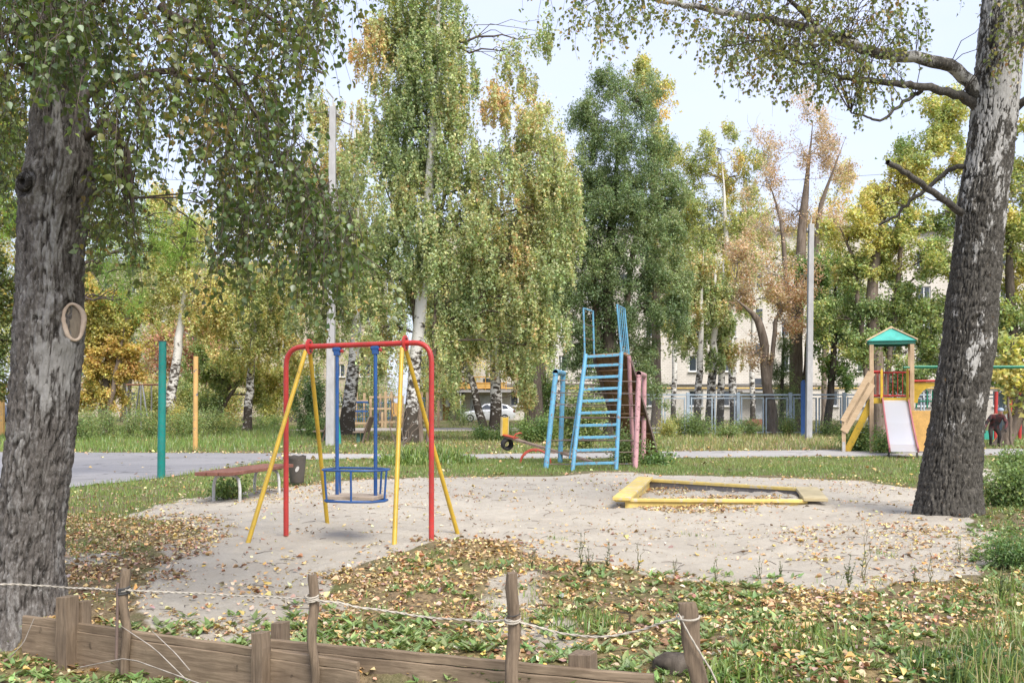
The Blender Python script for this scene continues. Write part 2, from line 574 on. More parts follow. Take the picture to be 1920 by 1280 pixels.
def H(x, y):
    x, y = np.asarray(x, float), np.asarray(y, float)
    A = 1 - smooth(13.5, 17.0, y)
    h = A * (0.045 * noise3(x * 0.35, y * 0.35, 0, 5) + 0.022 * noise3(x * 1.1, y * 1.1, 0, 6))
    h = h + A * 0.012 * noise3(x * 4.2, y * 4.2, 0, 8) + (1 - smooth(16, 18, y)) * (0.030 * (np.abs(noise3(x * 4.6, y * 4.6, 0, 12)) ** 1.4 - 0.3) + 0.010 * noise3(x * 9.5, y * 9.5, 0, 13))
    h = h - 0.085 * np.exp(-(((x + 1.75) / 1.0) ** 2 + ((y - 11.25) / 0.7) ** 2))
    h = h + 0.10 * np.exp(-(((x + 0.35) / 1.3) ** 2 + ((y - 10.2) / 0.55) ** 2))
    h = h + 0.05 * np.exp(-(((x - 6.1) / 1.2) ** 2 + ((y - 13.0) / 1.0) ** 2))
    h = h + 0.06 * np.exp(-(((x + 3.3) / 0.8) ** 2 + ((y - 7.0) / 0.7) ** 2))
    q = smooth(-0.02, 0.12, poly_sd(x, y, SBOX)) if np.any((y > 13) & (y < 19)) else 0.0
    h = h + q * (0.03 + 0.05 * smooth(2.0, 4.6, x))
    d = fence_side(x, y)
    h = h - 0.17 * smooth(-0.16, 0.0, d) * (1 - smooth(0.5, 1.3, x))
    return h

def Hs(x, y):
    return float(H(np.array([x]), np.array([y]))[0])

def grow(a, b, step, f, far):
    out = [b]
    s = step
    while out[-1] < far:
        s *= f
        out.append(out[-1] + s)
    return out

fine = np.arange(-8.5, 8.5001, 0.075)
gx = np.array([-v for v in grow(0, 8.5, 0.075, 1.22, 900)][:0:-1] + list(fine) + grow(0, 8.5, 0.075, 1.22, 900)[1:])
fy = np.arange(4.2, 18.001, 0.075)
back = [4.2]
s_ = 0.2
while back[-1] > -60:
    s_ *= 1.5
    back.append(back[-1] - s_)
gy = np.array(back[:0:-1] + list(fy) + grow(0, 18.0, 0.09, 1.12, 1500)[1:])
GX, GY = np.meshgrid(gx, gy)
nx, ny = len(gx), len(gy)
vx, vy = GX.ravel(), GY.ravel()
vz = H(vx, vy)
sd_ = poly_sd(vx, vy, SAND)
rag = 0.42 * fbm(vx * 1.1, vy * 1.1, 0, 21, 5)
sandv = smooth(-0.12, 0.12, sd_ + rag)
spd = poly_sd(vx, vy, SIDEPATH)
sandv = np.maximum(sandv, smooth(-0.1, 0.1, spd + 0.3 * rag))
# thin sand showing through the litter of the foreground
thin = smooth(0.15, 0.45, fbm(vx * 0.7 + 3, vy * 0.7, 0, 33, 4)) * (vy < 12) * 0.75
sandv = np.maximum(sandv, thin)
# trodden bare patches beyond the path
far_bare = smooth(0.25, 0.5, fbm(vx * 0.25, vy * 0.12, 0, 44, 4)) * (vy > 31) * (vy < 75) * 0.55
i_ = np.arange(ny - 1)[:, None] * nx
j_ = np.arange(nx - 1)[None, :]
quads = np.stack([i_ + j_, i_ + j_ + 1, i_ + nx + j_ + 1, i_ + nx + j_], -1).reshape(-1, 4)

def ground_mat():
    t = NT('ground_soil_and_sand')
    v = t.obj()
    s = t.attr('sand').outputs['Fac']
    b = t.attr('bare').outputs['Fac']
    li = t.attr('lit').outputs['Fac']
    n0 = t.noise(0.9, 6, 0.6, v)
    n1 = t.noise(7, 6, 0.65, v)
    n2 = t.noise(60, 5, 0.7, v)
    n3 = t.noise(350, 3, 0.7, v)
    grass = t.mix(t.ramp(n1, [(0.3, 0.0), (0.7, 1.0)]), (0.085, 0.11, 0.035), (0.16, 0.17, 0.065))
    soil = t.mix(t.ramp(n2, [(0.35, 0.0), (0.65, 1.0)]), (0.075, 0.055, 0.035), (0.30, 0.23, 0.15))
    soil = t.mix(t.ramp(n3, [(0.58, 0.0), (0.68, 0.7)]), soil, (0.40, 0.31, 0.20))
    c = t.mix(t.ramp(n0, [(0.40, 0.0), (0.62, 1.0)]), grass, soil)
    c = t.mix(b, c, soil)
    vo = t.new('ShaderNodeTexVoronoi', Scale=32.0); t.lk(v, vo.inputs['Vector'])
    lf = t.ramp(vo.outputs['Color'], [(0.2, (0.15, 0.095, 0.05)), (0.5, (0.34, 0.23, 0.12)), (0.8, (0.46, 0.33, 0.18))])
    c = t.mix(li, c, lf)
    sand = t.mix(t.ramp(n1, [(0.25, 0.0), (0.75, 1.0)]), (0.455, 0.405, 0.325), (0.54, 0.495, 0.415))
    sand = t.mix(t.ramp(n2, [(0.25, 0.45), (0.55, 0.0)]), sand, (0.30, 0.25, 0.195))
    sand = t.mix(t.ramp(n3, [(0.30, 0.35), (0.5, 0.0)]), sand, (0.22, 0.185, 0.15))
    sand = t.mix(t.ramp(n0, [(0.38, 0.35), (0.55, 0.0)]), sand, (0.32, 0.275, 0.225))
    ad = t.new('ShaderNodeMath', operation='MULTIPLY_ADD'); t.lk(n1, ad.inputs[0]); ad.inputs[1].default_value = 0.5
    t.lk(s, ad.inputs[2])
    k = t.ramp(ad.outputs[0], [(0.62, 0.0), (0.86, 1.0)])
    c = t.mix(k, c, sand)
    h = t.mix(0.35, n1, n2)
    h = t.mix(0.25, h, n3)
    return t.principled(c, 0.95, t.bump(h, 0.75, 0.05), spec=0.1)

me = fast_mesh('ground', np.stack([vx, vy, vz], 1), quads, mats=[ground_mat()], smooth_shade=True)
vattr(me, 'sand', sandv)
vattr(me, 'bare', far_bare)
GROUND_ME = me
tag(link('ground', me), kind='structure')

def asphalt_mat(name, a, b):
    t = NT(name)
    v = t.obj()
    n0 = t.noise(0.35, 5, 0.6, v)
    n1 = t.noise(18, 5, 0.7, v)
    n2 = t.noise(180, 3, 0.7, v)
    c = t.mix(t.ramp(n0, [(0.3, 0.0), (0.7, 1.0)]), a, b)
    c = t.mix(t.ramp(n1, [(0.3, 0.35), (0.6, 0.0)]), c, tuple(x * 0.6 for x in a))
    c = t.mix(t.ramp(n2, [(0.55, 0.0), (0.8, 0.4)]), c, (0.42, 0.40, 0.37))
    vo = t.new('ShaderNodeTexVoronoi', feature='DISTANCE_TO_EDGE', Scale=0.35)
    dv = t.new('ShaderNodeVectorMath', operation='ADD')
    nn = t.new('ShaderNodeTexNoise', Scale=1.2, Detail=5); t.lk(v, nn.inputs['Vector'])
    t.lk(v, dv.inputs[0]); t.lk(nn.outputs['Color'], dv.inputs[1]); t.lk(dv.outputs[0], vo.inputs['Vector'])
    c = t.mix(t.ramp(vo.outputs['Distance'], [(0.0, 0.7), (0.012, 0.0)]), c, tuple(x * 0.35 for x in a))
    return t.principled(c, 0.9, t.bump(n2, 0.4, 0.01), spec=0.2)

def sheet(name, poly, z, mat, sub=0.5):
    bm = bmesh.new()
    # ragged edge: resample the outline and jitter it a little
    pts = []
    n = len(poly)
    for i in range(n):
        a, b = np.array(poly[i]), np.array(poly[(i + 1) % n])
        k = max(1, int(np.linalg.norm(b - a) / sub))
        for q in range(k):
            p = a + (b - a) * q / k
            pts.append(p)
    P = np.array(pts)
    P = P + 0.10 * np.stack([noise3(P[:, 0] * 1.7, P[:, 1] * 1.7, 0, 3), noise3(P[:, 0] * 1.7, P[:, 1] * 1.7, 0, 4)], 1)
    vs = [bm.verts.new((x, y, z)) for x, y in P]
    f = bm.faces.new(vs)
    bmesh.ops.triangulate(bm, faces=[f])
    bmesh.ops.recalc_face_normals(bm, faces=bm.faces[:])
    me = bpy.data.meshes.new(name)
    bm.to_mesh(me); bm.free()
    if len(me.polygons) and me.polygons[0].normal.z < 0:
        me.flip_normals()
    me.materials.append(mat)
    return tag(link(name, me), kind='structure')

M_ASPH = asphalt_mat('old_asphalt', (0.22, 0.215, 0.22), (0.30, 0.29, 0.29))
M_TRACK = asphalt_mat('gravel_track', (0.34, 0.30, 0.26), (0.44, 0.40, 0.36))
sheet('sports_court', COURT, 0.012, M_ASPH)
sheet('path', PATH, 0.016, asphalt_mat('path_asphalt', (0.31, 0.295, 0.28), (0.42, 0.40, 0.38)))
sheet('gravel_road', TRACK, 0.012, M_TRACK)

# ------------------------------------------------------------------ scatter: grass, weeds, leaf litter
def wedge(n, y0, y1, power=1.0, side=0.57, pad=1.2):
    """n points over the strip y0..y1 that the lens (and a step to its side) can see"""
    u = RNG.random(n)
    a = 2.0 if power == 1.0 else power
    y = (y0 ** a + u * (y1 ** a - y0 ** a)) ** (1 / a)
    x = (RNG.random(n) * 2 - 1) * (side * y + pad)
    return x, y

def wedge_area(y0, y1, side=0.57, pad=1.2):
    return side * (y1 * y1 - y0 * y0) + 2 * pad * (y1 - y0)

def to_px(x, y, z=0.0):
    return 960 + x / y * F, HORIZON + (EYE - z) / y * F

def blades(name, x, y, h, w, col, mat, segs=2, lean=0.5, parent=None, z=None):
    n = len(x)
    z = H(x, y) if z is None else z
    az = RNG.random(n) * 2 * math.pi
    d = np.stack([np.cos(az), np.sin(az), np.zeros(n)], 1)
    fa = RNG.random(n) * 2 * math.pi
    s = np.stack([np.cos(fa), np.sin(fa), np.zeros(n)], 1)
    b = np.stack([x, y, z - 0.005], 1)
    ln = (RNG.random(n) ** 0.85 * lean)[:, None]
    hh = h[:, None]; ww = w[:, None]
    up = np.array([[0, 0, 1.0]])
    if segs == 1:
        v = np.stack([b - s * ww / 2, b + s * ww / 2, b + up * hh * np.sqrt(np.clip(1 - ln ** 2, 0.1, 1)) + d * hh * ln], 1).reshape(-1, 3)
        f = np.arange(n * 3).reshape(n, 3)
        return fast_mesh(name, v, f, {'col': col}, [mat])
    m = b + up * hh * (0.62 - 0.12 * ln) + d * hh * ln * 0.28
    tp = b + up * hh * (1 - 0.62 * ln) + d * hh * ln * 0.95
    v = np.stack([b - s * ww / 2, b + s * ww / 2, m + s * ww * 0.42, m - s * ww * 0.42, tp + s * ww * 0.06, tp - s * ww * 0.06], 1).reshape(-1, 3)
    o = np.arange(n)[:, None] * 6
    f = np.concatenate([o + np.array([[0, 1, 2, 3]]), o + np.array([[3, 2, 4, 5]])], 1).reshape(-1, 4)
    return fast_mesh(name, v, f, {'col': np.repeat(col, 2, 0)}, [mat])

GREEN = [(0.135, 0.225, 0.048), (0.195, 0.28, 0.068), (0.245, 0.30, 0.085), (0.31, 0.30, 0.11), (0.44, 0.36, 0.19)]

def no_road(x, y):
    ok = (poly_sd(x, y, COURT) < -0.02) & (poly_sd(x, y, PATH) < -0.02)
    return ok

def in_box(x, y):
    return False

def grass_near():
    A = wedge_area(4.6, 13.0)
    n = int(A * 1500)
    x, y = wedge(n, 4.6, 13.0)
    px, py = to_px(x, y)
    sdv = poly_sd(x, y, SAND) + 0.25 * fbm(x * 1.6, y * 1.6, 0, 51, 4)
    clump = smooth(0.02, 0.30, fbm(x * 1.25, y * 1.25, 0, 52, 4))
    fine_c = smooth(-0.1, 0.35, fbm(x * 4.5, y * 4.5, 0, 53, 3))
    lower_right = smooth(1300, 1560, px + 0.9 * (py - 1180)) * smooth(1060, 1130, py)
    right_edge = smooth(1780, 1880, px) * smooth(880, 940, py)
    left_lawn = (1 - smooth(330, 440, px)) * (1 - smooth(985, 1030, py + 60 * fbm(x, y, 0, 54, 3)))
    front = smooth(0.0, 0.15, fence_side(x, y)) * (x < 0.9)
    middle_low = smooth(1120, 1200, py) * smooth(560, 700, px) * 0.55
    dens = 0.40 * clump * fine_c + 0.06 * fine_c + 0.8 * lower_right * (0.45 + 0.55 * clump) * fine_c + 0.7 * right_edge * fine_c + 0.5 * left_lawn * (0.3 + 0.7 * clump) + 0.40 * front * fine_c + middle_low * 1.0 * clump * fine_c
    dens = dens * smooth(0.0, 0.25, -sdv)
    dens = np.where((front > 0.4), np.maximum(dens, 0.55 * fine_c), dens)
    # a few tufts out on the sand
    tuft = smooth(0.60, 0.68, fbm(x * 1.9, y * 1.9, 0, 57, 3)) * 0.35
    dens = np.maximum(dens, tuft * (sdv > 0))
    k = (RNG.random(n) < dens) & no_road(x, y)
    x, y, px, py, lr, re = x[k], y[k], px[k], py[k], lower_right[k], right_edge[k]
    n = len(x)
    h = (0.03 + 0.05 * RNG.random(n)) * (1 + 0.5 * lr + 0.8 * re)
    corner = smooth(1600, 1800, px) * smooth(1150, 1240, py)
    h = h * (1 + 0.9 * corner)
    w = 0.004 + 0.005 * RNG.random(n)
    dry = fbm(x * 0.9, y * 0.9, 0, 58, 3)
    idx = np.clip((RNG.random(n) * 3 + 1.4 * (dry > 0.1) * RNG.random(n)).astype(int), 0, 4)
    idx = np.where(RNG.random(n) < 0.07, 4, idx)
    return x, y, h, w, jitter_cols(GREEN, idx, 0.2)

gn = grass_near()
# lawn behind the sand pit up to the path
n = int(wedge_area(13.0, 28.5) * 600)
x, y = wedge(n, 13.0, 28.5)
px, py = to_px(x, y)
sdv = poly_sd(x, y, SAND) + 0.3 * fbm(x * 1.2, y * 1.2, 0, 61, 4)
dens = smooth(0.0, 0.5, -sdv) * (0.45 + 0.55 * smooth(-0.3, 0.3, fbm(x * 1.1, y * 1.1, 0, 62, 4)))
dens = dens * np.where(poly_sd(x, y, SIDEPATH) > 0, 0, 1)
k = (RNG.random(n) < dens) & no_road(x, y)
x, y = x[k], y[k]; n = len(x)
h = 0.04 + 0.06 * RNG.random(n)
edge = smooth(0.0, 0.5, -poly_sd(x, y, COURT)) 
h = h * (1 + 0.6 * (1 - edge))
dry = fbm(x * 0.5, y * 0.5, 0, 63, 4)
idx = np.clip((RNG.random(n) * 3 + 1.5 * smooth(-0.05, 0.45, dry) * RNG.random(n) + 0.2).astype(int), 0, 4)
lawn_mid = (x, y, h, 0.010 + 0.008 * RNG.random(n), jitter_cols(GREEN, idx, 0.2))
# rough grass beyond the path
n = int(wedge_area(28.5, 62) * 62)
x, y = wedge(n, 28.5, 62, 1.5)
px, py = to_px(x, y)
dens = 0.5 + 0.5 * smooth(-0.3, 0.25, fbm(x * 0.35, y * 0.2, 0, 71, 4))
dens = dens * np.where(poly_sd(x, y, TRACK) > -0.2, 0, 1)
k = (RNG.random(n) < dens) & no_road(x, y)
x, y, px = x[k], y[k], px[k]; n = len(x)
leftg = 1 - smooth(480, 640, px)
h = (0.08 + 0.12 * RNG.random(n)) * (0.8 + 0.6 * leftg)
dryr = smooth(1150, 1350, px) * (1 - smooth(1560, 1700, px))
h = h * (1 + 1.2 * dryr * RNG.random(n))
autumn = smooth(560, 700, px) * (1 - smooth(1000, 1200, px)) * smooth(32, 36, y)
idx = np.clip((RNG.random(n) * 2.9 + (1.0 - leftg) * RNG.random(n) * 1.2 + 2.6 * dryr * RNG.random(n) + 1.6 * autumn * RNG.random(n)).astype(int), 0, 4)
lawn_far = (x, y, h, 0.018 + 0.02 * RNG.random(n), jitter_cols(GREEN, idx, 0.2))

o = tag(link('grass', blades('grass', *gn, M_GRASS, segs=2, lean=1.0)), 'green grass tufts among fallen leaves round the sandy pit', 'grass', kind='stuff')
o = tag(link('lawn_grass', blades('lawn_grass', *lawn_mid, M_GRASS, segs=1, lean=0.6)), 'short green lawn between the sandy pit and the grey path', 'grass', kind='stuff')
o = tag(link('rough_grass', blades('rough_grass', *lawn_far, M_GRASS, segs=1, lean=0.6)), 'rough green and straw grass beyond the grey path', 'grass', kind='stuff')

# long leafy grass: lower corner beside the lens, and the clump at the foot of the middle birch
def tall_clump(name, cx, cy, r, n, h0, h1, label, w=0.012, pal=GREEN[:3]):
    a = RNG.random(n) * 6.283; q = np.sqrt(RNG.random(n)) * r
    x, y = cx + q * np.cos(a), cy + q * np.sin(a)
    h = (h0 + (h1 - h0) * RNG.random(n)) * (1 - 0.65 * (q / r) ** 2) * (0.75 + 0.5 * smooth(-0.3, 0.3, fbm(x * 1.7 / r, y * 1.7 / r, 0, 61, 3)))
    col = jitter_cols(pal, RNG.integers(0, len(pal), n), 0.2)
    return tag(link(name, blades(name, x, y, h, np.full(n, w) * (0.7 + 0.6 * RNG.random(n)), col, M_GRASS, segs=2, lean=1.25)), label, 'grass', kind='stuff')
tall_clump('long_grass', *gp(1880, 1265), 0.55, 1500, 0.10, 0.24, 'clump of long dark green grass in the lower corner by the lens', 0.010, [(0.075, 0.135, 0.04), (0.11, 0.18, 0.05)])
tall_clump('long_grass', *gp(1500, 1215), 0.4, 420, 0.10, 0.24, 'clump of long pale grass behind the roped leaning stake', 0.008)
tall_clump('long_grass', *gp(1390, 1275), 0.3, 260, 0.10, 0.2, 'clump of upright grass at the foot of the roped leaning stake', 0.012)
tall_clump('long_grass', *gp(1100, 1180), 0.3, 320, 0.07, 0.16, 'clump of fresh grass behind the sagging rope', 0.008)
tall_clump('long_grass', *gp(795, 868), 1.3, 1300, 0.25, 0.75, 'tall leafy grass clump behind the swing beside the path', 0.03)

# fallen leaves
ZONES = [  # pixel polygon, leaves per square metre
    ([(480, 1215), (560, 1160), (600, 1100), (640, 1065), (720, 1045), (890, 1006), (1080, 1058), (1300, 1092), (1560, 1110), (1860, 1070), (1960, 1010), (1980, 1290), (1250, 1290), (600, 1260)], 820),
    ([(300, 1120), (480, 1085), (600, 1100), (600, 1180), (420, 1205), (260, 1180)], 230),
    ([(1250, 1090), (1560, 1105), (1850, 1075), (1960, 1010), (1980, 1200), (1300, 1190)], 260),
    ([(90, 955), (420, 965), (430, 1000), (340, 1045), (330, 1090), (270, 1150), (90, 1165)], 1250),
    ([(-60, 1150), (60, 1190), (480, 1230), (760, 1275), (760, 1330), (-60, 1330)], 800),
    ([(1440, 1000), (1560, 975), (1720, 985), (1880, 1020), (1860, 1080), (1560, 1090)], 420),
    ([(1200, 942), (1300, 938), (1470, 944), (1475, 954), (1380, 964), (1210, 963)], 1300),
    ([(1205, 908), (1290, 908), (1310, 930), (1195, 932)], 900),
    ([(1470, 915), (1505, 915), (1515, 932), (1490, 932)], 260),
    ([(440, 915), (600, 905), (660, 905), (600, 930), (470, 945)], 190),
    ([(600, 893), (900, 888), (1200, 885), (1700, 895), (1700, 912), (1300, 893), (1000, 893), (620, 908)], 60),
]
LPAL = [(0.56, 0.41, 0.21), (0.62, 0.49, 0.27), (0.50, 0.34, 0.14), (0.34, 0.20, 0.11), (0.58, 0.38, 0.12), (0.48, 0.37, 0.27), (0.20, 0.12, 0.07)]
cx, cy, cs, cc = [], [], [], []
def scatter_zone(poly, dens, size=(0.022, 0.043), ragged=0.3, zz=0.0):
    p = np.array(GP(poly, zz))
    x0, y0 = p.min(0) - 0.3; x1, y1 = p.max(0) + 0.3
    n = int((x1 - x0) * (y1 - y0) * dens)
    x = x0 + RNG.random(n) * (x1 - x0); y = y0 + RNG.random(n) * (y1 - y0)
    s = poly_sd(x, y, GP(poly, zz)) + ragged * fbm(x * 1.5, y * 1.5, 0, 81, 4)
    pr = smooth(-0.12, 0.2, s) * (0.22 + 0.78 * smooth(-0.25, 0.25, fbm(x * 2.4, y * 2.4, 0, 82, 4)))
    k = RNG.random(n) < pr
    return x[k], y[k], size[0] + (size[1] - size[0]) * RNG.random(k.sum())
X, Yv, S = [], [], []
for zi, (poly, d) in enumerate(ZONES):
    a, b, c = scatter_zone(poly, d, zz=-0.17 if poly[0] == (-60, 1150) else 0.0)
    X.append(a); Yv.append(b); S.append(c)
# thin sprinkle everywhere near, thicker at the margins of the sand and of the path
n = int(wedge_area(4.8, 20) * 95)
x, y = wedge(n, 4.8, 20)
sdv = poly_sd(x, y, SAND)
pr = np.where(sdv > 0, 0.10 + 0.5 * np.exp(-np.abs(sdv) / 0.25) + 0.35 * smooth(0.2, 0.45, fbm(x * 1.2, y * 1.2, 0, 91, 4)), 0.35 + 0.4 * np.exp(-np.abs(sdv) / 0.4))
pr = np.where(poly_sd(x, y, COURT) > 0, 0.03, pr)
k = RNG.random(n) < pr
X.append(x[k]); Yv.append(y[k]); S.append(0.03 + 0.025 * RNG.random(k.sum()))
n = int(wedge_area(20, 46) * 34)
x, y = wedge(n, 20, 46)
e1 = np.minimum(np.abs(poly_sd(x, y, COURT)), np.abs(poly_sd(x, y, PATH)))
px, py = to_px(x, y)
aut = smooth(540, 680, px) * (1 - smooth(950, 1150, px)) * smooth(31, 35, y)
pr = 0.12 + 0.8 * np.exp(-e1 / 0.35) * (y > 24) + 0.55 * aut * smooth(-0.2, 0.2, fbm(x * 0.5, y * 0.3, 0, 93, 3))
pr = np.where((poly_sd(x, y, COURT) > 0.5) | (poly_sd(x, y, PATH) > 0.4), 0.015, pr)
k = RNG.random(n) < pr
X.append(x[k]); Yv.append(y[k]); S.append(0.055 + 0.045 * RNG.random(k.sum()))
# crumbs of leaf and bark trodden into the sand
n = int(wedge_area(6.5, 18.5) * 150)
x, y = wedge(n, 6.5, 18.5)
k = (poly_sd(x, y, SAND) > -0.2) & (RNG.random(n) < 0.12 + 0.6 * smooth(0.0, 0.4, fbm(x * 1.4, y * 1.4, 0, 97, 4)))
X.append(x[k]); Yv.append(y[k]); S.append(0.010 + 0.02 * RNG.random(k.sum()))
X, Yv, S = np.concatenate(X), np.concatenate(Yv), np.concatenate(S)
n = len(X)
z = H(X, Yv) + 0.006 + 0.014 * RNG.random(n)
onr = (poly_sd(X, Yv, COURT) > -0.3) | (poly_sd(X, Yv, PATH) > -0.3)
ppx, ppy = to_px(X, Yv)
z = z + 0.05 * RNG.random(n) * smooth(1300, 1500, ppx) * smooth(1080, 1150, ppy)
z = np.where(onr, 0.02 + 0.008 * RNG.random(n), z)
S = S * np.clip(np.exp(RNG.normal(0, 0.28, n)), 0.5, 1.9)
az = RNG.random(n) * 6.283
tilt = RNG.normal(0, 0.34, n)
tip = np.stack([np.cos(az), np.sin(az), tilt], 1)
nrm = unit(np.stack([RNG.normal(0, 0.33, n), RNG.normal(0, 0.33, n), np.ones(n)], 1))
patch = fbm(X * 0.8, Yv * 0.8, 0, 95, 3)
idx = RNG.choice(7, n, p=[0.22, 0.18, 0.16, 0.16, 0.06, 0.12, 0.10])
brown = np.exp(-(((X + 3.1) / 0.75) ** 2 + ((Yv - 9.3) / 0.9) ** 2))
idx = np.where(RNG.random(n) < brown * 0.9, RNG.choice([3, 6, 5], n), idx)
me = leaf_mesh('fallen_leaves', np.stack([X, Yv, z], 1), tip, nrm, S, jitter_cols(LPAL, idx, 0.27), M_DRY, 'leaf', 0.28 + 0.2 * RNG.random((n, 1)), RNG.normal(0.12, 0.16, (n, 1)))
tag(link('fallen_leaves', me), 'tan and yellow birch leaves fallen over the ground', 'leaves', kind='stuff')

# the same zones stain the soil under the litter
lit = np.zeros(len(vx))
near_ = (vy < 20) & (np.abs(vx) < 14)
for poly, d_ in [ZONES[0], ZONES[3], ZONES[4], ZONES[5]]:
    ssd = poly_sd(vx[near_], vy[near_], GP(poly, -0.17 if poly[0] == (-60, 1150) else 0.0)) + 0.3 * fbm(vx[near_] * 1.5, vy[near_] * 1.5, 0, 81, 4)
    lit[near_] = np.maximum(lit[near_], smooth(-0.1, 0.25, ssd) * min(0.75, d_ / 900) * (0.35 + 0.65 * smooth(-0.3, 0.2, fbm(vx[near_] * 2.4, vy[near_] * 2.4, 0, 82, 4))))
vattr(GROUND_ME, 'lit', lit)

# broad-leaved weeds in the litter
def rosettes(x, y, r0, r1, k=8):
    C, T, N, Sz = [], [], [], []
    for cx_, cy_ in zip(x, y):
        m = RNG.integers(k - 3, k + 4)
        a = RNG.random(m) * 6.283
        e = 0.25 + 0.7 * RNG.random(m)
        T.append(np.stack([np.cos(a), np.sin(a), e], 1))
        N.append(np.stack([-np.cos(a) * e, -np.sin(a) * e, np.ones(m)], 1) + RNG.normal(0, 0.15, (m, 3)))
        C.append(np.stack([cx_ + RNG.normal(0, 0.02, m), cy_ + RNG.normal(0, 0.02, m), np.full(m, Hs(cx_, cy_) + 0.005)], 1))
        Sz.append(r0 + (r1 - r0) * RNG.random(m))
    return np.concatenate(C), np.concatenate(T), unit(np.concatenate(N)), np.concatenate(Sz)
wp = []
for px0, px1, py0, py1, m in ((560, 1250, 1165, 1290, 120), (1250, 1920, 1110, 1290, 170), (-20, 480, 1205, 1290, 60), (1000, 1500, 1075, 1160, 45), (480, 640, 1130, 1190, 5), (300, 560, 1150, 1200, 3), (1820, 1930, 940, 1120, 60), (700, 1000, 1060, 1130, 14)):
    for _ in range(int(m * 2.4)):
        wp.append(gp(px0 + (px1 - px0) * random.random(), py0 + (py1 - py0) * random.random()))
for _ in range(150):
    wp.append(gp(random.uniform(-20, 900), random.uniform(1215, 1310), -0.17))
wp = np.array(wp)
C, T, N, Sz = rosettes(wp[:, 0], wp[:, 1], 0.035, 0.10)
idx = RNG.integers(0, 3, len(C))
me = leaf_mesh('broadleaf_weeds', C, T, N, Sz, jitter_cols([(0.15, 0.23, 0.07), (0.21, 0.29, 0.10), (0.27, 0.33, 0.14)], idx, 0.2), M_GRASS, 'leaf', 0.20, 0.05)
tag(link('broadleaf_weeds', me), 'low green dandelion leaves growing through the leaf litter', 'weeds', kind='stuff')

# twig litter on the sand
tw = Tubes()
for _ in range(420):
    px_, py_ = random.uniform(250, 1880), random.uniform(905, 1190)
    x_, y_ = gp(px_, py_)
    L = random.uniform(0.04, 0.22); a = random.uniform(0, 6.28)
    p0 = np.array([x_, y_, Hs(x_, y_) + 0.006]); x2, y2 = x_ + L * math.cos(a), y_ + L * math.sin(a)
    p1 = np.array([x2, y2, Hs(x2, y2) + 0.008])
    md = (p0 + p1) / 2 + np.array([random.uniform(-.02, .02), random.uniform(-.02, .02), 0.006])
    tw.add([p0, md, p1], [0.003, 0.0028, 0.0015], 4)
o = tw.build('twig_litter', M_TWIG)
tag(o, 'small dry twigs strewn over the sand', 'twigs', kind='stuff')
# ------------------------------------------------------------------ playground equipment
M_RED = paint('red_paint', (0.47, 0.035, 0.03), 0.42, 0.3, dirt=0.25)
M_YEL = paint('yellow_paint', (0.58, 0.38, 0.03), 0.42, 0.3, dirt=0.28)
M_BLUE = paint('blue_paint', (0.015, 0.085, 0.28), 0.42, 0.3)
M_SEATW = wood('seat_board', (0.30, 0.23, 0.17), (0.46, 0.38, 0.30), (6, 60, 60))
M_LBLUE = paint('chipped_sky_blue_paint', (0.11, 0.34, 0.50), 0.55, 0.68, (0.20, 0.13, 0.11), 0.25)
M_PINK = paint('chipped_pink_paint', (0.50, 0.27, 0.28), 0.55, 0.62, (0.15, 0.08, 0.07), 0.2)
M_TEAL = paint('teal_paint', (0.0, 0.20, 0.17), 0.4, 0.2, (0.04, 0.06, 0.06), 0.25)
M_TEAL2 = paint('light_teal_paint', (0.03, 0.33, 0.24), 0.45, 0.2)
M_PEEL = paint('peeling_yellow_paint', (0.60, 0.36, 0.12), 0.55, 0.62, (0.13, 0.13, 0.15), 0.2, 0.35)
M_DARKM = paint('dark_steel', (0.05, 0.045, 0.04), 0.5, 0.2)
M_BIN = paint('bin_steel', (0.075, 0.065, 0.055), 0.5, 0.35, (0.16, 0.10, 0.06))
M_WHITEM = paint('grey_white_paint', (0.50, 0.50, 0.48), 0.5, 0.3)
M_BENCH = wood('bench_red_brown', (0.15, 0.06, 0.04), (0.27, 0.13, 0.095), (60, 4, 60))
M_RUST = paint('rusty_rod', (0.16, 0.11, 0.09), 0.7, 0.5, (0.10, 0.16, 0.2))
M_RAMP = wood('ramp_board', (0.19, 0.115, 0.065), (0.34, 0.215, 0.125), (8, 8, 30))

def arc_path(a, corner, b, r, n=7):
    """path a -> rounded corner -> b"""
    a, c, b = (np.asarray(v, float) for v in (a, corner, b))
    d1 = (a - c) / np.linalg.norm(a - c); d2 = (b - c) / np.linalg.norm(b - c)
    p, q = c + d1 * r, c + d2 * r
    t = np.linspace(0, 1, n)[:, None]
    return [a] + list((1 - t) ** 2 * p + 2 * t * (1 - t) * c + t ** 2 * q) + [b]

def dense(path, k=2):
    return np.asarray(path, float)

# ---- swing
SL, SR = np.array([-2.61, 11.5, 0.0]), np.array([-0.89, 11.0, 0.0])
u_ = (SR - SL) / np.linalg.norm(SR - SL)
p_ = np.array([0.287, 0.958, 0.0])
sw = thing('swing_set', 'red and yellow tubular steel swing frame standing on the sand', 'swing', tuple((SL + SR) / 2))
o0 = (SL + SR) / 2
def L(v): return np.asarray(v, float) - o0
zl, zr = 2.14, 2.17
gl, gr = Hs(SL[0], SL[1]) - 0.05, Hs(SR[0], SR[1]) - 0.05
tl, trr = SL + [0, 0, zl], SR + [0, 0, zr]
path = [SL + [0, 0, gl]] + arc_path(SL + [0, 0, 1.0], tl, (tl + trr) / 2, 0.22)[0:-1] + arc_path((tl + trr) / 2, trr, SR + [0, 0, 1.0], 0.22) + [SR + [0, 0, gr]]
MB().tube([L(p) for p in path], 0.030, 14).build('frame', M_RED, sw, 60)
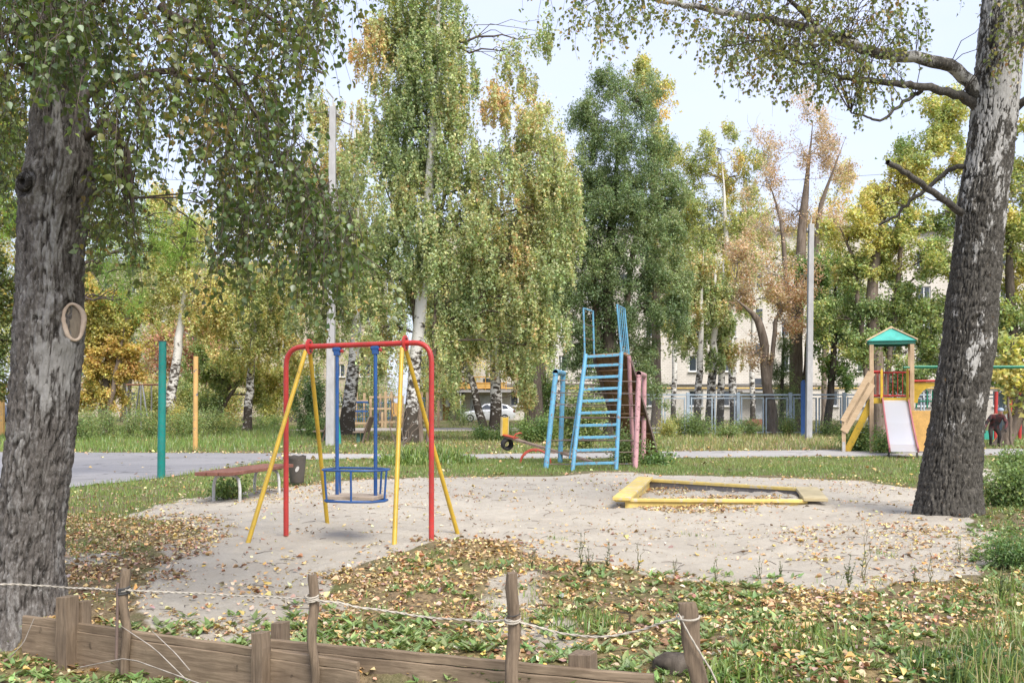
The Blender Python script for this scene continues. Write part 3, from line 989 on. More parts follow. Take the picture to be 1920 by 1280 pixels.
for apx, feet in ((580, ((-2.86, 10.73), (-2.30, 12.42))), (760, ((-1.205, 10.18), (-0.637, 11.9)))):
    k = (apx - 960) / F
    t = (k * SL[1] - SL[0]) / ((SR[0] - SL[0]) - k * (SR[1] - SL[1]))
    ap = SL + (SR - SL) * t + np.array([0, 0, zl + (zr - zl) * t])
    MB().tube([L(ap - u_ * 0.007), L(ap + u_ * 0.007)], 0.088, 20).build('bracket_plate', M_RED, sw, 40)
    for dz in (-0.055, 0.05):
        MB().tube([L(ap - u_ * 0.022 + np.array([0, 0, dz])), L(ap + u_ * 0.022 + np.array([0, 0, dz]))], 0.011, 6).build('bolt', M_DARKM, sw)
    for i, (fx, fy_) in enumerate(feet):
        f = np.array([fx, fy_, Hs(fx, fy_) - 0.05])
        top = ap + p_ * (0.05 if i else -0.05) + np.array([0, 0, -0.05]) - u_ * (0.02)
        MB().tube([L(f), L(top)], [0.026, 0.024], 14).build('leg', M_YEL, sw, 60)

hang = []
for hp in (632, 704):
    k = (hp - 960) / F
    t = (k * SL[1] - SL[0]) / ((SR[0] - SL[0]) - k * (SR[1] - SL[1]))
    hang.append(SL + (SR - SL) * t + np.array([0, 0, zl + (zr - zl) * t]))
st = thing('basket_swing', 'blue steel swing seat with guard rail hanging from the red frame', 'swing', tuple(hang[0] * [1, 1, 0]))
h0 = hang[0] * [1, 1, 0]
def L2(v): return np.asarray(v, float) - h0
ZB = 0.44
for h in hang:
    MB().tube([L2(h - [0, 0, 0.10]), L2(h * [1, 1, 0] + [0, 0, ZB + 0.01])], 0.021, 12).build('hanger', M_BLUE, st, 60)
    b = MB().box((0, 0, 0), (0.07, 0.05, 0.10))
    b.tube([(-0.05, 0, 0.02), (0.05, 0, 0.02)], 0.03, 12)
    o = b.build('bearing', M_BLUE, st, bevel=0.006)
    o.location = tuple(L2(h - [0, 0, 0.065])); o.rotation_euler = (0, 0, math.atan2(u_[1], u_[0]))
    o2 = MB().tube([L2(h - [0, 0, 0.062] + u_ * 0.05), L2(h - [0, 0, 0.062] + u_ * 0.075)], 0.022, 8).build('bearing_cap', M_RED, st)
def S(u, v, z): return L2(hang[0] * [1, 1, 0] + u_ * u - p_ * v + np.array([0, 0, z]))
def ring(z, k=1.0):
    pts = [(-0.07, -0.20), (0.46, -0.20), (0.60, -0.10), (0.62, 0.03), (0.53, 0.20), (0.30, 0.27), (-0.02, 0.27), (-0.09, 0.18)]
    return [S(0.24 + (a - 0.24) * k, b * k, z) for a, b in pts]
rt, rb_ = ring(ZB + 0.31), ring(ZB - 0.035, 0.93)
MB().tube(rt + [rt[0]], 0.013, 10, cap=False).build('guard_rail', M_BLUE, st, 60)
MB().tube(rb_ + [rb_[0]], 0.015, 10, cap=False).build('base_rail', M_BLUE, st, 60)
for i in (0, 1, 3, 5, 6):
    MB().tube([rt[i], (rt[i] + rb_[i]) / 2 + (np.array([0.0, 0, 0])), rb_[i]], 0.012, 10).build('spindle', M_BLUE, st, 60)
for j in range(3):
    v0 = -0.165 + j * 0.135
    b = MB().beam(S(-0.045, v0 + 0.03, ZB), S(0.53, v0 + 0.03, ZB), 0.125, 0.04)
    b.build('seat_slat', M_SEATW, st, bevel=0.005)

# ---- bench
ax = np.array([0.23, 0.973, 0.0]); bx = np.array([-0.973, 0.23, 0.0])
B0 = np.array([-4.44, 14.75, 0.0])
bn = thing('bench', 'backless bench with red brown planks on grey tube legs', 'bench', tuple(B0))
for j in range(3):
    s0 = (j - 1) * 0.185 * bx
    b = MB().beam(s0 + [0, 0, 0.445] - ax * (0.02 * j), s0 + ax * 2.15 + [0, 0, 0.445], 0.172, 0.055)
    b.build('plank', M_BENCH, bn, bevel=0.008)
for d in (0.42, 1.72):
    c = ax * d
    w = 0.19
    g0 = -0.06
    pa, pb = c - bx * (w + 0.03), c + bx * (w + 0.03)
    p = [pa + [0, 0, g0]] + arc_path(pa + [0, 0, 0.2], c - bx * w + [0, 0, 0.40], c + [0, 0, 0.40], 0.11)[0:-1] + arc_path(c + [0, 0, 0.40], c + bx * w + [0, 0, 0.40], pb + [0, 0, 0.2], 0.11) + [pb + [0, 0, g0]]
    MB().tube(p, 0.024, 12).build('leg', M_WHITEM, bn, 60)
    MB().beam(c - bx * 0.26 + [0, 0, 0.412], c + bx * 0.26 + [0, 0, 0.412], 0.04, 0.012).build('crossbar', M_DARKM, bn)

# ---- litter bin
BX, BY = -3.93, 18.2
bi = thing('litter_bin', 'small dark tapered steel litter bin with a ragged rim', 'bin', (BX, BY, 0))
sides = 28
prof = [(0.118, 0.04), (0.122, 0.05), (0.136, 0.18), (0.150, 0.34), (0.160, 0.46), (0.166, 0.545)]
vs, fs = [], []
for inner in (0, 1):
    for r, z in prof:
        for a in np.arange(sides) * 2 * math.pi / sides:
            rr = r - 0.006 * inner
            zz = z
            if z > 0.5:
                zz = z - 0.05 * max(0, math.cos(a - R(250))) ** 3 - 0.02 * math.sin(3 * a) ** 2
            vs.append((rr * math.cos(a), rr * math.sin(a), zz))
n_ = len(prof)
for inner in (0, 1):
    for i in range(n_ - 1):
        for j in range(sides):
            j2 = (j + 1) % sides; b = inner * n_ * sides
            q = (b + i * sides + j, b + i * sides + j2, b + (i + 1) * sides + j2, b + (i + 1) * sides + j)
            fs.append(q if not inner else q[::-1])
for j in range(sides):
    j2 = (j + 1) % sides
    fs.append(((n_ - 1) * sides + j, (n_ - 1) * sides + j2, (2 * n_ - 1) * sides + j2, (2 * n_ - 1) * sides + j))
fs.append(tuple(range(sides - 1, -1, -1)))
bb = MB().add(vs, fs).build('bucket', M_BIN, bi, 50)
for z, r in ((0.47, 0.161), (0.42, 0.157), (0.07, 0.126)):
    a = np.arange(29) * 2 * math.pi / 28
    MB().tube([(r * math.cos(t), r * math.sin(t), z) for t in a], 0.004, 6, cap=False).build('hoop', M_BIN, bi, 60)
lb = MB().prism([(0.035 * math.cos(t), 0.055 * math.sin(t)) for t in np.arange(14) * 0.449], (0.035, -0.150, 0.30), (0.94, 0.2, 0.05), (0.3, -0.08, 0.95), (0.2, -0.97, 0), 0.002)
lb.build('sticker', paint('white_sticker', (0.6, 0.58, 0.55), 0.5), bi)
b = MB().tube([(-0.185, 0.02, -0.05), (-0.185, 0.02, 0.46)], 0.018, 8)
b.tube([(-0.185, 0.02, 0.36), (-0.14, 0.01, 0.36)], 0.012, 8)
b.tube([(-0.185, 0.02, 0.14), (-0.12, 0.01, 0.14)], 0.012, 8)
b.build('post', M_DARKM, bi, 60)

# ---- standing poles on the court
def pole(name, label, base, top, r0, r1, mat, cat='pole', extra=None, cap=False, sides=18):
    base, top = np.asarray(base, float), np.asarray(top, float)
    t = thing(name, label, cat, tuple(base))
    n = 9
    pts = [(top - base) * k / (n - 1) for k in range(n)]
    pts[0] = pts[0] - np.array([0, 0, 0.08])
    rr = np.linspace(r0, r1, n)
    MB().tube(pts, rr, sides).build('shaft', mat, t, 50)
    return t
x_, y_ = gp(302, 896)
tp = pole('steel_post', 'thick dark teal steel post with hooks at the edge of the court', (x_, y_, 0), at(305, 640, y_), 0.078, 0.074, M_TEAL)
hz = at(305, 640, y_)[2]
o = MB().tube([(0.03, 0, hz - 0.004), (0.03, 0, hz + 0.014)], 0.08, 18).build('cap', M_DARKM, tp, 40)
for z in (hz - 0.1, hz - 0.37):
    for s in (-1, 1):
        MB().tube([(s * 0.07, -0.03, z), (s * 0.115, -0.03, z), (s * 0.115, -0.03, z + 0.06)], 0.006, 6).build('hook', M_DARKM, tp)
x_, y_ = gp(366, 845)
pole('steel_post', 'ochre yellow post with peeling paint behind the court', (x_, y_, 0), at(367, 668, y_), 0.078, 0.075, M_PEEL)
x_, y_ = gp(636, 832)
t = pole('steel_post', 'slim light teal post leaning beside the tall concrete pole', (x_, y_, 0), at(621, 672, y_), 0.085, 0.085, M_TEAL2)
MB().tube([at(621, 672, y_) - [x_, y_, 0] + [0, 0, -0.02], at(621, 670, y_) - [x_, y_, 0] + [0, 0, 0.04]], 0.13, 14).build('cap', M_TEAL2, t, 40)

def conc():
    t = NT('concrete')
    n = t.noise(5, 6, 0.65, t.obj((1, 1, 0.4)))
    c = t.mix(t.ramp(n, [(0.3, 0.0), (0.7, 1.0)]), (0.31, 0.305, 0.30), (0.44, 0.435, 0.43))
    n2 = t.noise(40, 4, 0.7, t.obj())
    return t.principled(c, 0.9, t.bump(n2, 0.3, 0.01), spec=0.15)
M_CONC = conc()
def concrete_pole(px, pyb, pyt, w0, w1, label):
    x_, y_ = gp(px, pyb)
    t = thing('concrete_pole', label, 'pole', (x_, y_, 0))
    top = at(px + 5, pyt, y_) - np.array([x_, y_, 0])
    vs, fs = [], []
    for i, (p, w) in enumerate(((np.array([0, 0, -0.2]), w0), (top, w1))):
        for a, b in ((-1, -1), (1, -1), (1, 1), (-1, 1)):
            vs.append(p + np.array([a * w / 2, b * w / 2, 0]))
    fs = [(3, 2, 1, 0), (4, 5, 6, 7), (0, 1, 5, 4), (1, 2, 6, 5), (2, 3, 7, 6), (3, 0, 4, 7)]
    MB().add(vs, fs).build('shaft', M_CONC, t, bevel=0.02)
    b = MB().tube([top + [-0.02, 0, -0.05], top + [0.02, 0, 0.3], top + [-0.2, -0.2, 0.55]], 0.03, 8)
    b.build('bracket', M_WHITEM, t)
    for s in (-1, 1):
        MB().lathe([(0.0, 0.0), (0.035, 0.01), (0.045, 0.05), (0.03, 0.09), (0.04, 0.12), (0.0, 0.14)], top + [s * 0.16, 0, -0.3], 10).build('insulator', M_WHITEM, t, 60)
    MB().beam(top + [-0.22, 0, -0.34], top + [0.22, 0, -0.34], 0.05, 0.05).build('crossarm', M_DARKM, t)
    return top + np.array([x_, y_, 0])
cp1 = concrete_pole(619, 835, 200, 0.29, 0.22, 'tall pale concrete pole behind the swing')
cp2 = concrete_pole(1516, 822, 420, 0.25, 0.21, 'pale concrete pole in front of the mesh fence')
x_, y_ = gp(1506, 818)
t = thing('blue_board', 'narrow blue upright board beside the concrete pole at the fence', 'board', (x_, y_, 0))
b = MB().prism([(-0.10, -0.05), (0.10, -0.05), (0.10, 2.35), (0.07, 2.52), (-0.03, 2.52), (-0.10, 2.4)], (0, 0, 0), (1, 0, 0), (0, 0, 1), (0, 1, 0), 0.035)
b.build('panel', M_BLUE, t, bevel=0.004)
MB().tube([(0.03, 0.06, -0.05), (0.03, 0.06, 2.3)], 0.025, 8).build('post', M_DARKM, t)

# ---- climbing frame with ladder and ramp
cf = thing('climbing_frame', 'rusty sky blue climbing frame with ladder, pink posts and wooden ramp', 'climbing frame', (1.8, 22.8, 0))
c0 = np.array([1.8, 22.8, 0.0])
def C3(px, py, Y): return at(px, py, Y) - c0
def ground(px, py, Y=None):
    x, y = gp(px, py); return np.array([x, y, -0.06]) - c0
fl, fr = ground(1073, 882), ground(1155, 880)
tlp, trp = C3(1098, 664, 23.0), C3(1165, 660, 23.0)
for a, b in ((fl, tlp), (fr, trp)):
    MB().tube([a, b], 0.048, 12).build('ladder_rail', M_LBLUE, cf, 60)
for yy in (667, 685, 707, 729, 751, 773, 796, 818, 841, 865):
    k = (882 - yy) / (882 - 662.0)
    a, b = fl + (tlp - fl) * k, fr + (trp - fr) * k
    MB().beam(a, b, 0.045, 0.062).build('rung', M_LBLUE, cf, bevel=0.008)
# side posts
lf0, lf1 = ground(1023, 878), C3(1042, 700, 23.2)
lr0, lr1 = np.array([(1050 - 960) / F * 25.0, 25.0, -0.06]) - c0, C3(1056, 702, 25.0)
rf0, rf1 = ground(1191, 877), C3(1198, 703, 23.4)
rr0, rr1 = np.array([(1206 - 960) / F * 25.4, 25.4, -0.06]) - c0, C3(1208, 706, 25.4)
for a, b, m in ((lf0, lf1, M_LBLUE), (lr0, lr1, M_LBLUE), (rf0, rf1, M_PINK), (rr0, rr1, M_PINK)):
    MB().tube([a, b], 0.062, 14).build('post', m, cf, 60)
for a, b, m in ((lf1, lr1, M_LBLUE), (rf1, rr1, M_PINK)):
    d = (b - a) / np.linalg.norm(b - a)
    MB().hollow(a - d * 0.08 + [0, 0, 0.03], b + d * 0.08 + [0, 0, 0.03], 0.068).build('top_pipe', m, cf, 60)
pl0, pl1 = ground(1188, 872), C3(1179, 668, 23.3)
MB().tube([pl0, pl1], 0.048, 12).build('brace', M_PINK, cf, 60)
MB().tube([ground(1070, 880) + [-0.02, 0.1, 0.3], C3(1096, 668, 23.1)], 0.02, 8).build('brace', M_LBLUE, cf, 60)
for k in (0.93, 0.80, 0.68, 0.55, 0.31, 0.19, 0.07):
    MB().tube([lf0 + (lf1 - lf0) * k, rf0 + (rf1 - rf0) * k], 0.013, 8).build('climbing_rod', M_RUST, cf)
    k2 = k - 0.03
    MB().tube([lr0 + (lr1 - lr0) * k2, rr0 + (rr1 - rr0) * k2], 0.013, 8).build('climbing_rod', M_RUST, cf)
# platform and ramp
pt = [tlp + [0, 0, -0.03], trp + [0, 0, -0.03]]
bk = [tlp + np.array([0.25, 0.55, -0.03]), trp + np.array([0.25, 0.55, -0.03])]
MB().beam((pt[0] + bk[0]) / 2 + [-0.02, 0, 0], (pt[1] + bk[1]) / 2, 0.5, 0.05).build('platform', M_RAMP, cf, bevel=0.006)
r0a, r0b = bk[0], bk[1]
r1a = np.array([3.02, 26.6, -0.02]) - c0; r1b = np.array([3.98, 26.9, -0.02]) - c0
for j in range(5):
    a0, b0 = r0a + (r0b - r0a) * (j + 0.5) / 5, r1a + (r1b - r1a) * (j + 0.5) / 5
    MB().beam(a0, b0, np.linalg.norm(r0b - r0a) / 5 * 0.98 + 0.0, 0.04).build('ramp_plank', M_RAMP, cf, bevel=0.004)
for k in (0.1, 0.3, 0.5, 0.7, 0.88):
    a0, b0 = r0a + (r1a - r0a) * k, r0b + (r1b - r0b) * k
    MB().beam(a0 - [0, 0, 0.065], b0 - [0, 0, 0.065], 0.09, 0.045).build('batten', M_RAMP, cf, bevel=0.004)
for a, b in ((r0a, r1a), (r0b, r1b)):
    MB().beam(a - [0, 0, 0.05], b - [0, 0, 0.05], 0.06, 0.10).build('ramp_beam', M_RUST, cf)
# hand rails above the platform
def rail_panel(a0, b0, h, n, skew):
    a1, b1 = a0 + np.array([skew, 0, h]), b0 + np.array([skew, 0, h * 1.0])
    MB().tube([a0, a1], 0.022, 8).build('rail_post', M_LBLUE, cf, 60)
    MB().tube([b0, b1], 0.022, 8).build('rail_post', M_LBLUE, cf, 60)
    MB().tube([a1, b1], 0.02, 8).build('hand_rail', M_LBLUE, cf, 60)
    for i in range(1, n + 1):
        k = i / (n + 1.0)
        MB().tube([a0 + (b0 - a0) * k, a1 + (b1 - a1) * k], 0.011, 6).build('baluster', M_LBLUE, cf)
    return a0, b0, a1, b1
a0, b0, a1, b1 = rail_panel(tlp + [-0.02, 0, 0], tlp + np.array([0.26, 0.75, 0]), 1.06, 0, -0.03)
for k in (0.35, 0.66):
    MB().tube([a0 + (a1 - a0) * k, b0 + (b1 - b0) * k], 0.011, 6).build('cross_rail', M_RUST, cf)
rail_panel(trp, trp + np.array([0.26, 0.75, -0.02]), 1.09, 3, -0.10)

# ---- seesaw
ss = thing('seesaw', 'seesaw with yellow backrest, tyre and red arched base', 'seesaw', (0.62, 25.0, 0))
s0 = np.array([0.62, 25.0, 0.0])
pL, pR = at(948, 818, 26.2) - s0, np.array([1.95, 24.4, 0.06]) - s0
d = (pR - pL) / np.linalg.norm(pR - pL)
MB().beam(pL, pR, 0.14, 0.055).build('beam', wood('seesaw_board', (0.22, 0.15, 0.11), (0.40, 0.31, 0.24), (8, 30, 30)), ss, bevel=0.006)
M_RED2 = paint('worn_orange_red', (0.50, 0.07, 0.035), 0.5, 0.25)
MB().beam(pL + [-0.04, 0, 0.045], pL + d * 0.38 + [0, 0, 0.045], 0.20, 0.03).build('seat', M_RED2, ss, bevel=0.006)
MB().beam(pL + [-0.03, 0.0, 0.02], pL + np.array([-0.02, 0.03, 0.50]), 0.24, 0.03, (d[0], d[1], 0)).build('backrest', M_YEL, ss, bevel=0.01)
sdv_ = np.array([-d[1], d[0], 0.0]) / np.hypot(d[0], d[1])
for s in (-1, 1):
    MB().beam(pL + sdv_ * s * 0.125 + [-0.03, 0, 0.02], pL + sdv_ * s * 0.125 + np.array([-0.02, 0.03, 0.52]), 0.03, 0.05, (d[0], d[1], 0)).build('backrest_post', paint('pale_wood_paint', (0.50, 0.40, 0.2), 0.6), ss)
hh = pL + d * 0.42
MB().tube([hh + [-0.10, -0.11, 0.03], hh + [-0.06, -0.11, 0.15], hh + [0.06, -0.10, 0.19], hh + [0.11, 0.0, 0.17], hh + [0.06, 0.10, 0.19], hh + [-0.06, 0.11, 0.15], hh + [-0.10, 0.11, 0.03]], 0.016, 8).build('handle', M_RED2, ss, 60)
M_TYRE = paint('tyre_rubber', (0.02, 0.02, 0.021), 0.8, 0.2, (0.06, 0.06, 0.06))
ty = pL + d * 0.05 + np.array([0, 0, -0.19])
ti = MB()
cs_ = [(0.0, -0.075), (-0.045, -0.07), (-0.07, -0.05), (-0.075, 0.0), (-0.07, 0.05), (-0.045, 0.07), (0.0, 0.075)]
vs, fs = [], []
NS = 28
for i in range(NS):
    a = i * 2 * math.pi / NS
    for dr, w in [(0.0, -0.045), (-0.02, -0.07), (0.045, -0.085), (0.075, -0.07), (0.082, 0.0), (0.075, 0.07), (0.045, 0.085), (-0.02, 0.07), (0.0, 0.045), (0.055, 0.0)]:
        r = 0.098 + dr * 0.8
        vs.append((r * math.cos(a), w, r * math.sin(a)))
k = 10
for i in range(NS):
    for j in range(k):
        fs.append((i * k + j, i * k + (j + 1) % k, ((i + 1) % NS) * k + (j + 1) % k, ((i + 1) % NS) * k + j))
o = MB().add(vs, fs).build('tyre', M_TYRE, ss, 40)
o.location = tuple(ty); o.rotation_euler = (R(12), 0, R(25))
for yo in (-0.28, 0.28):
    ctr = np.array([0.05, yo, -0.03]) + np.array([(1000 - 960) / F * 25 - 0.62, 0, 0])
    MB().tube([ctr + [0.38 * math.cos(t), 0, 0.36 * math.sin(t)] for t in np.linspace(math.pi, 0, 15)], 0.022, 10).build('base_arch', M_RED2, ss, 60)
MB().tube([np.array([0.05 + (1000 - 960) / F * 25 - 0.62, -0.3, 0.31]), np.array([0.05 + (1000 - 960) / F * 25 - 0.62, 0.3, 0.31])], 0.03, 10).build('pivot', M_RED2, ss, 60)

# ---- sandbox
M_SBOX = paint('worn_yellow_board', (0.60, 0.45, 0.13), 0.6, 0.75, (0.50, 0.43, 0.30), 0.15, 0.45, 0.3)
M_SBW = wood('bare_pale_board', (0.46, 0.38, 0.22), (0.60, 0.50, 0.30), (5, 60, 60))
sA, sB = np.array(gp(1172, 936, 0.13)), np.array(gp(1512, 937, 0.10))
sC, sD = np.array(gp(1500, 914, 0.17)), np.array(gp(1214, 899, 0.17))
so = np.array([*((sA + sC) / 2), 0.0])
sb = thing('sandbox', 'low yellow plank sandbox frame sunk in the sand', 'sandbox', tuple(so))
def S3(p, z): return np.array([p[0], p[1], z]) - so
MB().beam(S3(sA, 0.125) + [-0.15, 0, 0], S3(sB, 0.085), 0.12, 0.045).build('rim_board', M_SBOX, sb, bevel=0.008)
MB().beam(S3(sD, 0.165), S3(sC, 0.145), 0.12, 0.05).build('rim_board', M_SBOX, sb, bevel=0.008)
MB().beam(S3(sA, 0.15) + [-0.06, -0.1, 0], S3(sD, 0.195) + [-0.02, 0.1, 0], 0.26, 0.05).build('corner_seat', M_SBOX, sb, bevel=0.008)
MB().beam(S3(sB, 0.115) + [0.10, -0.12, 0], S3(sC, 0.15) + [0.14, 0.14, 0], 0.34, 0.05).build('corner_seat', M_SBW, sb, bevel=0.008)
MB().beam(S3(sD, 0.06) + [0.0, -0.03, 0], S3(sC, 0.05) + [0, -0.03, 0], 0.03, 0.15).build('side_board', paint('dark_worn_blue', (0.16, 0.15, 0.15), 0.7, 0.6, (0.34, 0.29, 0.22)), sb)
MB().beam(S3(sA, 0.02), S3(sB, 0.0), 0.03, 0.16).build('side_board', M_SBOX, sb)
MB().beam(S3(sA, 0.04) + [0.03, 0, 0], S3(sD, 0.06) + [0.03, 0, 0], 0.03, 0.18).build('side_board', M_SBOX, sb)
MB().beam(S3(sB, 0.03), S3(sC, 0.05), 0.03, 0.16).build('side_board', M_SBOX, sb)

# ---- slide tower
M_POSTW = wood('larch_post', (0.42, 0.29, 0.17), (0.56, 0.42, 0.27), (40, 40, 3))
M_PLANKW = wood('pale_plank', (0.47, 0.33, 0.19), (0.60, 0.45, 0.29), (4, 40, 40))
M_ROOF = paint('teal_roof', (0.06, 0.40, 0.32), 0.45, 0.1)
M_ROOFD = paint('dark_teal_roof', (0.012, 0.13, 0.09), 0.5, 0.1)
M_SLIDE = NT('slide_steel').principled((0.70, 0.68, 0.70), 0.32, None, 0.55)
M_ORANGE = paint('pale_orange_panel', (0.68, 0.40, 0.12), 0.45, 0.05)
M_GREENP = paint('green_tube', (0.01, 0.22, 0.12), 0.35, 0.05)
TY = 30.0
T0 = np.array([(1685 - 960) / F * TY, TY + 0.6, 0.0])
TROT = R(-19)
tw_ = thing('slide_tower', 'wooden slide tower with green pyramid roof and steel slide', 'slide', tuple(T0), TROT)
def T(px, py, Y): return at(px, py, Y) - T0
hw = 0.57
EZ, AZ, PZ = 3.36, 3.80, 1.60
for sx in (-1, 1):
    for sy in (-1, 1):
        MB().box((sx * hw, sy * 0.6, EZ / 2 - 0.05), (0.12, 0.12, EZ + 0.1)).build('post', M_POSTW, tw_, bevel=0.008)
ew = 0.70
def roof_tri(a, b, ap, m, nm):
    a, b, ap = (np.asarray(v, float) for v in (a, b, ap))
    n = np.cross(b - a, ap - a); n /= np.linalg.norm(n)
    MB().add([a, b, ap, a - n * 0.03, b - n * 0.03, ap - n * 0.03], [(0, 1, 2), (5, 4, 3), (0, 3, 4, 1), (1, 4, 5, 2), (2, 5, 3, 0)]).build(nm, m, tw_)
cor = [(-ew, -ew, EZ + 0.02), (ew, -ew, EZ + 0.02), (ew, ew, EZ + 0.02), (-ew, ew, EZ + 0.02)]
apx_ = (0, 0, AZ)
for i in range(4):
    roof_tri(cor[i], cor[(i + 1) % 4], apx_, M_ROOF, 'roof_panel')
    c = np.array(cor[i]); a_ = np.array(apx_)
    MB().beam(c + (c - a_) * 0.02 + [0, 0, 0.025], a_ + [0, 0, 0.025], 0.06, 0.03).build('roof_edge', M_PLANKW, tw_)
for i in range(4):
    a, b = np.array(cor[i]) * [0.93, 0.93, 1], np.array(cor[(i + 1) % 4]) * [0.93, 0.93, 1]
    MB().beam(a + [0, 0, -0.06], b + [0, 0, -0.06], 0.03, 0.11).build('eave_board', M_ROOFD, tw_)
MB().lathe([(0.07, -0.03), (0.06, 0.03), (0.0, 0.06)], apx_, 10).build('finial', M_PLANKW, tw_, 40)
MB().box((0, 0, PZ - 0.05), (1.1, 1.2, 0.06)).build('platform', M_PLANKW, tw_)
MB().beam((-hw + 0.06, -0.63, PZ - 0.03), (hw - 0.06, -0.63, PZ - 0.03), 0.04, 0.17).build('platform_edge', M_YEL, tw_)
def red_panel(p0, p1, nb):
    p0, p1 = np.asarray(p0, float), np.asarray(p1, float)
    for z in (0.12, 0.85):
        MB().tube([p0 + [0, 0, z], p1 + [0, 0, z]], 0.03, 8).build('guard_rail', M_RED, tw_, 60)
    for i in range(nb):
        k = (i + 0.5) / nb
        q = p0 + (p1 - p0) * k
        MB().tube([q + [0, 0, 0.12], q + [0, 0, 0.85]], 0.014, 6).build('guard_bar', M_RED, tw_, 60)
red_panel((-hw, 0.6, PZ), (hw, 0.6, PZ), 8)
red_panel((hw, -0.55, PZ), (hw, 0.55, PZ), 5)
red_panel((-hw, -0.6, PZ), (-0.26, -0.6, PZ), 3)
red_panel((0.44, -0.6, PZ), (hw, -0.6, PZ), 1)
SX0, SX1 = -0.26, 0.46
for sx in (SX0, SX1):
    MB().prism([(0, -0.06), (0.12, -0.06), (0.12, 0.86), (0.06, 0.96), (0.0, 0.86)], (sx - 0.06, -0.70, PZ), (0.6, 0.8, 0) if sx < 0 else (0.6, -0.8, 0), (0, 0, 1), (0, -1, 0), 0.04).build('slide_gate', M_YEL, tw_, bevel=0.01)
# chute
top = np.array([0, -0.66, PZ - 0.02]); kn = np.array([0.09, -3.3, 0.36]); bt = np.array([0.10, -4.0, 0.20])
prof = [top, top * 0.5 + kn * 0.5 + [0, 0, -0.05], kn, bt]
xc = 0.10
vs, fs = [], []
for p in prof:
    for dx in (-0.33, 0.33):
        vs.append((xc + p[0] + dx, p[1], p[2]))
for p in prof:
    for dx in (-0.33, 0.33):
        vs.append((xc + p[0] + dx, p[1], p[2] - 0.02))
for i in range(3):
    fs.append((2 * i, 2 * i + 1, 2 * i + 3, 2 * i + 2)); fs.append((8 + 2 * i + 2, 8 + 2 * i + 3, 8 + 2 * i + 1, 8 + 2 * i))
    fs.append((2 * i, 2 * i + 2, 8 + 2 * i + 2, 8 + 2 * i)); fs.append((2 * i + 3, 2 * i + 1, 8 + 2 * i + 1, 8 + 2 * i + 3))
fs += [(6, 7, 15, 14), (1, 0, 8, 9)]
MB().add(vs, fs).build('chute', M_SLIDE, tw_)
M_REDS = paint('faded_red_edge', (0.40, 0.13, 0.14), 0.5, 0.3)
for dx in (-0.36, 0.36):
    b = MB()
    for i in range(3):
        b.beam(np.array([xc + prof[i][0] + dx, prof[i][1], prof[i][2] + 0.04]), np.array([xc + prof[i + 1][0] + dx, prof[i + 1][1], prof[i + 1][2] + 0.03]), 0.035, 0.12)
    b.build('chute_side', M_REDS, tw_)
    MB().box((xc + 0.09 + dx, -3.5, 0.1), (0.05, 0.05, 0.3)).build('chute_foot', M_DARKM, tw_)
# steps on the side: two planks as hand rail, yellow stringer, newel
nx_ = -1.37
MB().box((nx_, -0.62, 0.46), (0.12, 0.10, 1.1)).build('newel_post', M_POSTW, tw_, bevel=0.006)
MB().box((nx_, -0.675, 0.10), (0.08, 0.012, 0.42)).build('post_anchor', M_WHITEM, tw_)
up_ = np.array([PZ + 0.62 - 0.85, 0, (hw + nx_) * -1.0])
for z0, z1 in ((0.92, 2.42), (0.62, 2.08)):
    MB().beam((nx_, -0.69, z0), (-hw, -0.69, z1), 0.035, 0.235, (-0.8, 0, 0.6)).build('handrail_plank', M_PLANKW, tw_, bevel=0.006)
    MB().beam((nx_, 0.62, z0), (-hw, 0.62, z1), 0.035, 0.235, (-0.8, 0, 0.6)).build('handrail_plank', M_PLANKW, tw_, bevel=0.006)
MB().beam((nx_ + 0.09, -0.55, 0.02), (-hw + 0.02, -0.55, PZ - 0.02), 0.04, 0.20, (-0.8, 0, 0.6)).build('stair_stringer', M_YEL, tw_, bevel=0.006)
MB().beam((nx_ + 0.09, 0.50, 0.02), (-hw + 0.02, 0.50, PZ - 0.02), 0.04, 0.20, (-0.8, 0, 0.6)).build('stair_stringer', M_YEL, tw_, bevel=0.006)
for i in range(1, 6):
    k = i / 6.0
    MB().box((nx_ + 0.09 + (-hw - nx_ - 0.07) * k, -0.02, 0.02 + (PZ - 0.04) * k), (0.2, 1.0, 0.03)).build('tread', M_PLANKW, tw_)
# arch bridge panel, orange board and overhead bars continuing behind the birch
MB().prism([(0, 0)] + [(1.15 * t, 0.0) for t in (0.08,)] + [(0.60 + 0.50 * math.cos(a), 0.5 * math.sin(a)) for a in np.linspace(math.pi, 0, 12)] + [(1.2, 0), (1.2, 0.62), (0, 0.62)], (hw + 0.07, -0.3, 1.5), (1, 0, 0), (0, 0, 1), (0, 1, 0), 0.03).build('arch_panel', M_YEL, tw_)
MB().tube([(hw + 0.06, -0.32, 2.16), (hw + 1.3, -0.32, 2.16)], 0.035, 8).build('arch_rail', M_RED, tw_, 60)
MB().prism([(0, 0.06), (0.85, 0.06), (0.85, 0.95), (0.7, 1.27), (0, 1.27)], (hw - 0.03, -0.67, 0.0), (1, 0, 0), (0, 0, 1), (0, 1, 0), 0.03).build('side_panel', M_ORANGE, tw_, bevel=0.006)
for xo in (0.15, 0.6):
    MB().tube([(hw + xo, -0.1, 1.35), (hw + xo, -0.12, 1.85), (hw + xo + 0.15, -0.12, 2.05), (hw + xo + 0.3, -0.12, 1.85), (hw + xo + 0.3, -0.1, 1.35)], 0.025, 8).build('hoop', M_GREENP, tw_, 60)
MB().tube([(hw + 0.1, -0.1, 1.55), (hw + 1.2, -0.1, 1.55)], 0.025, 8).build('hoop_rail', M_GREENP, tw_, 60)
XR = 17.4 - T0[0]
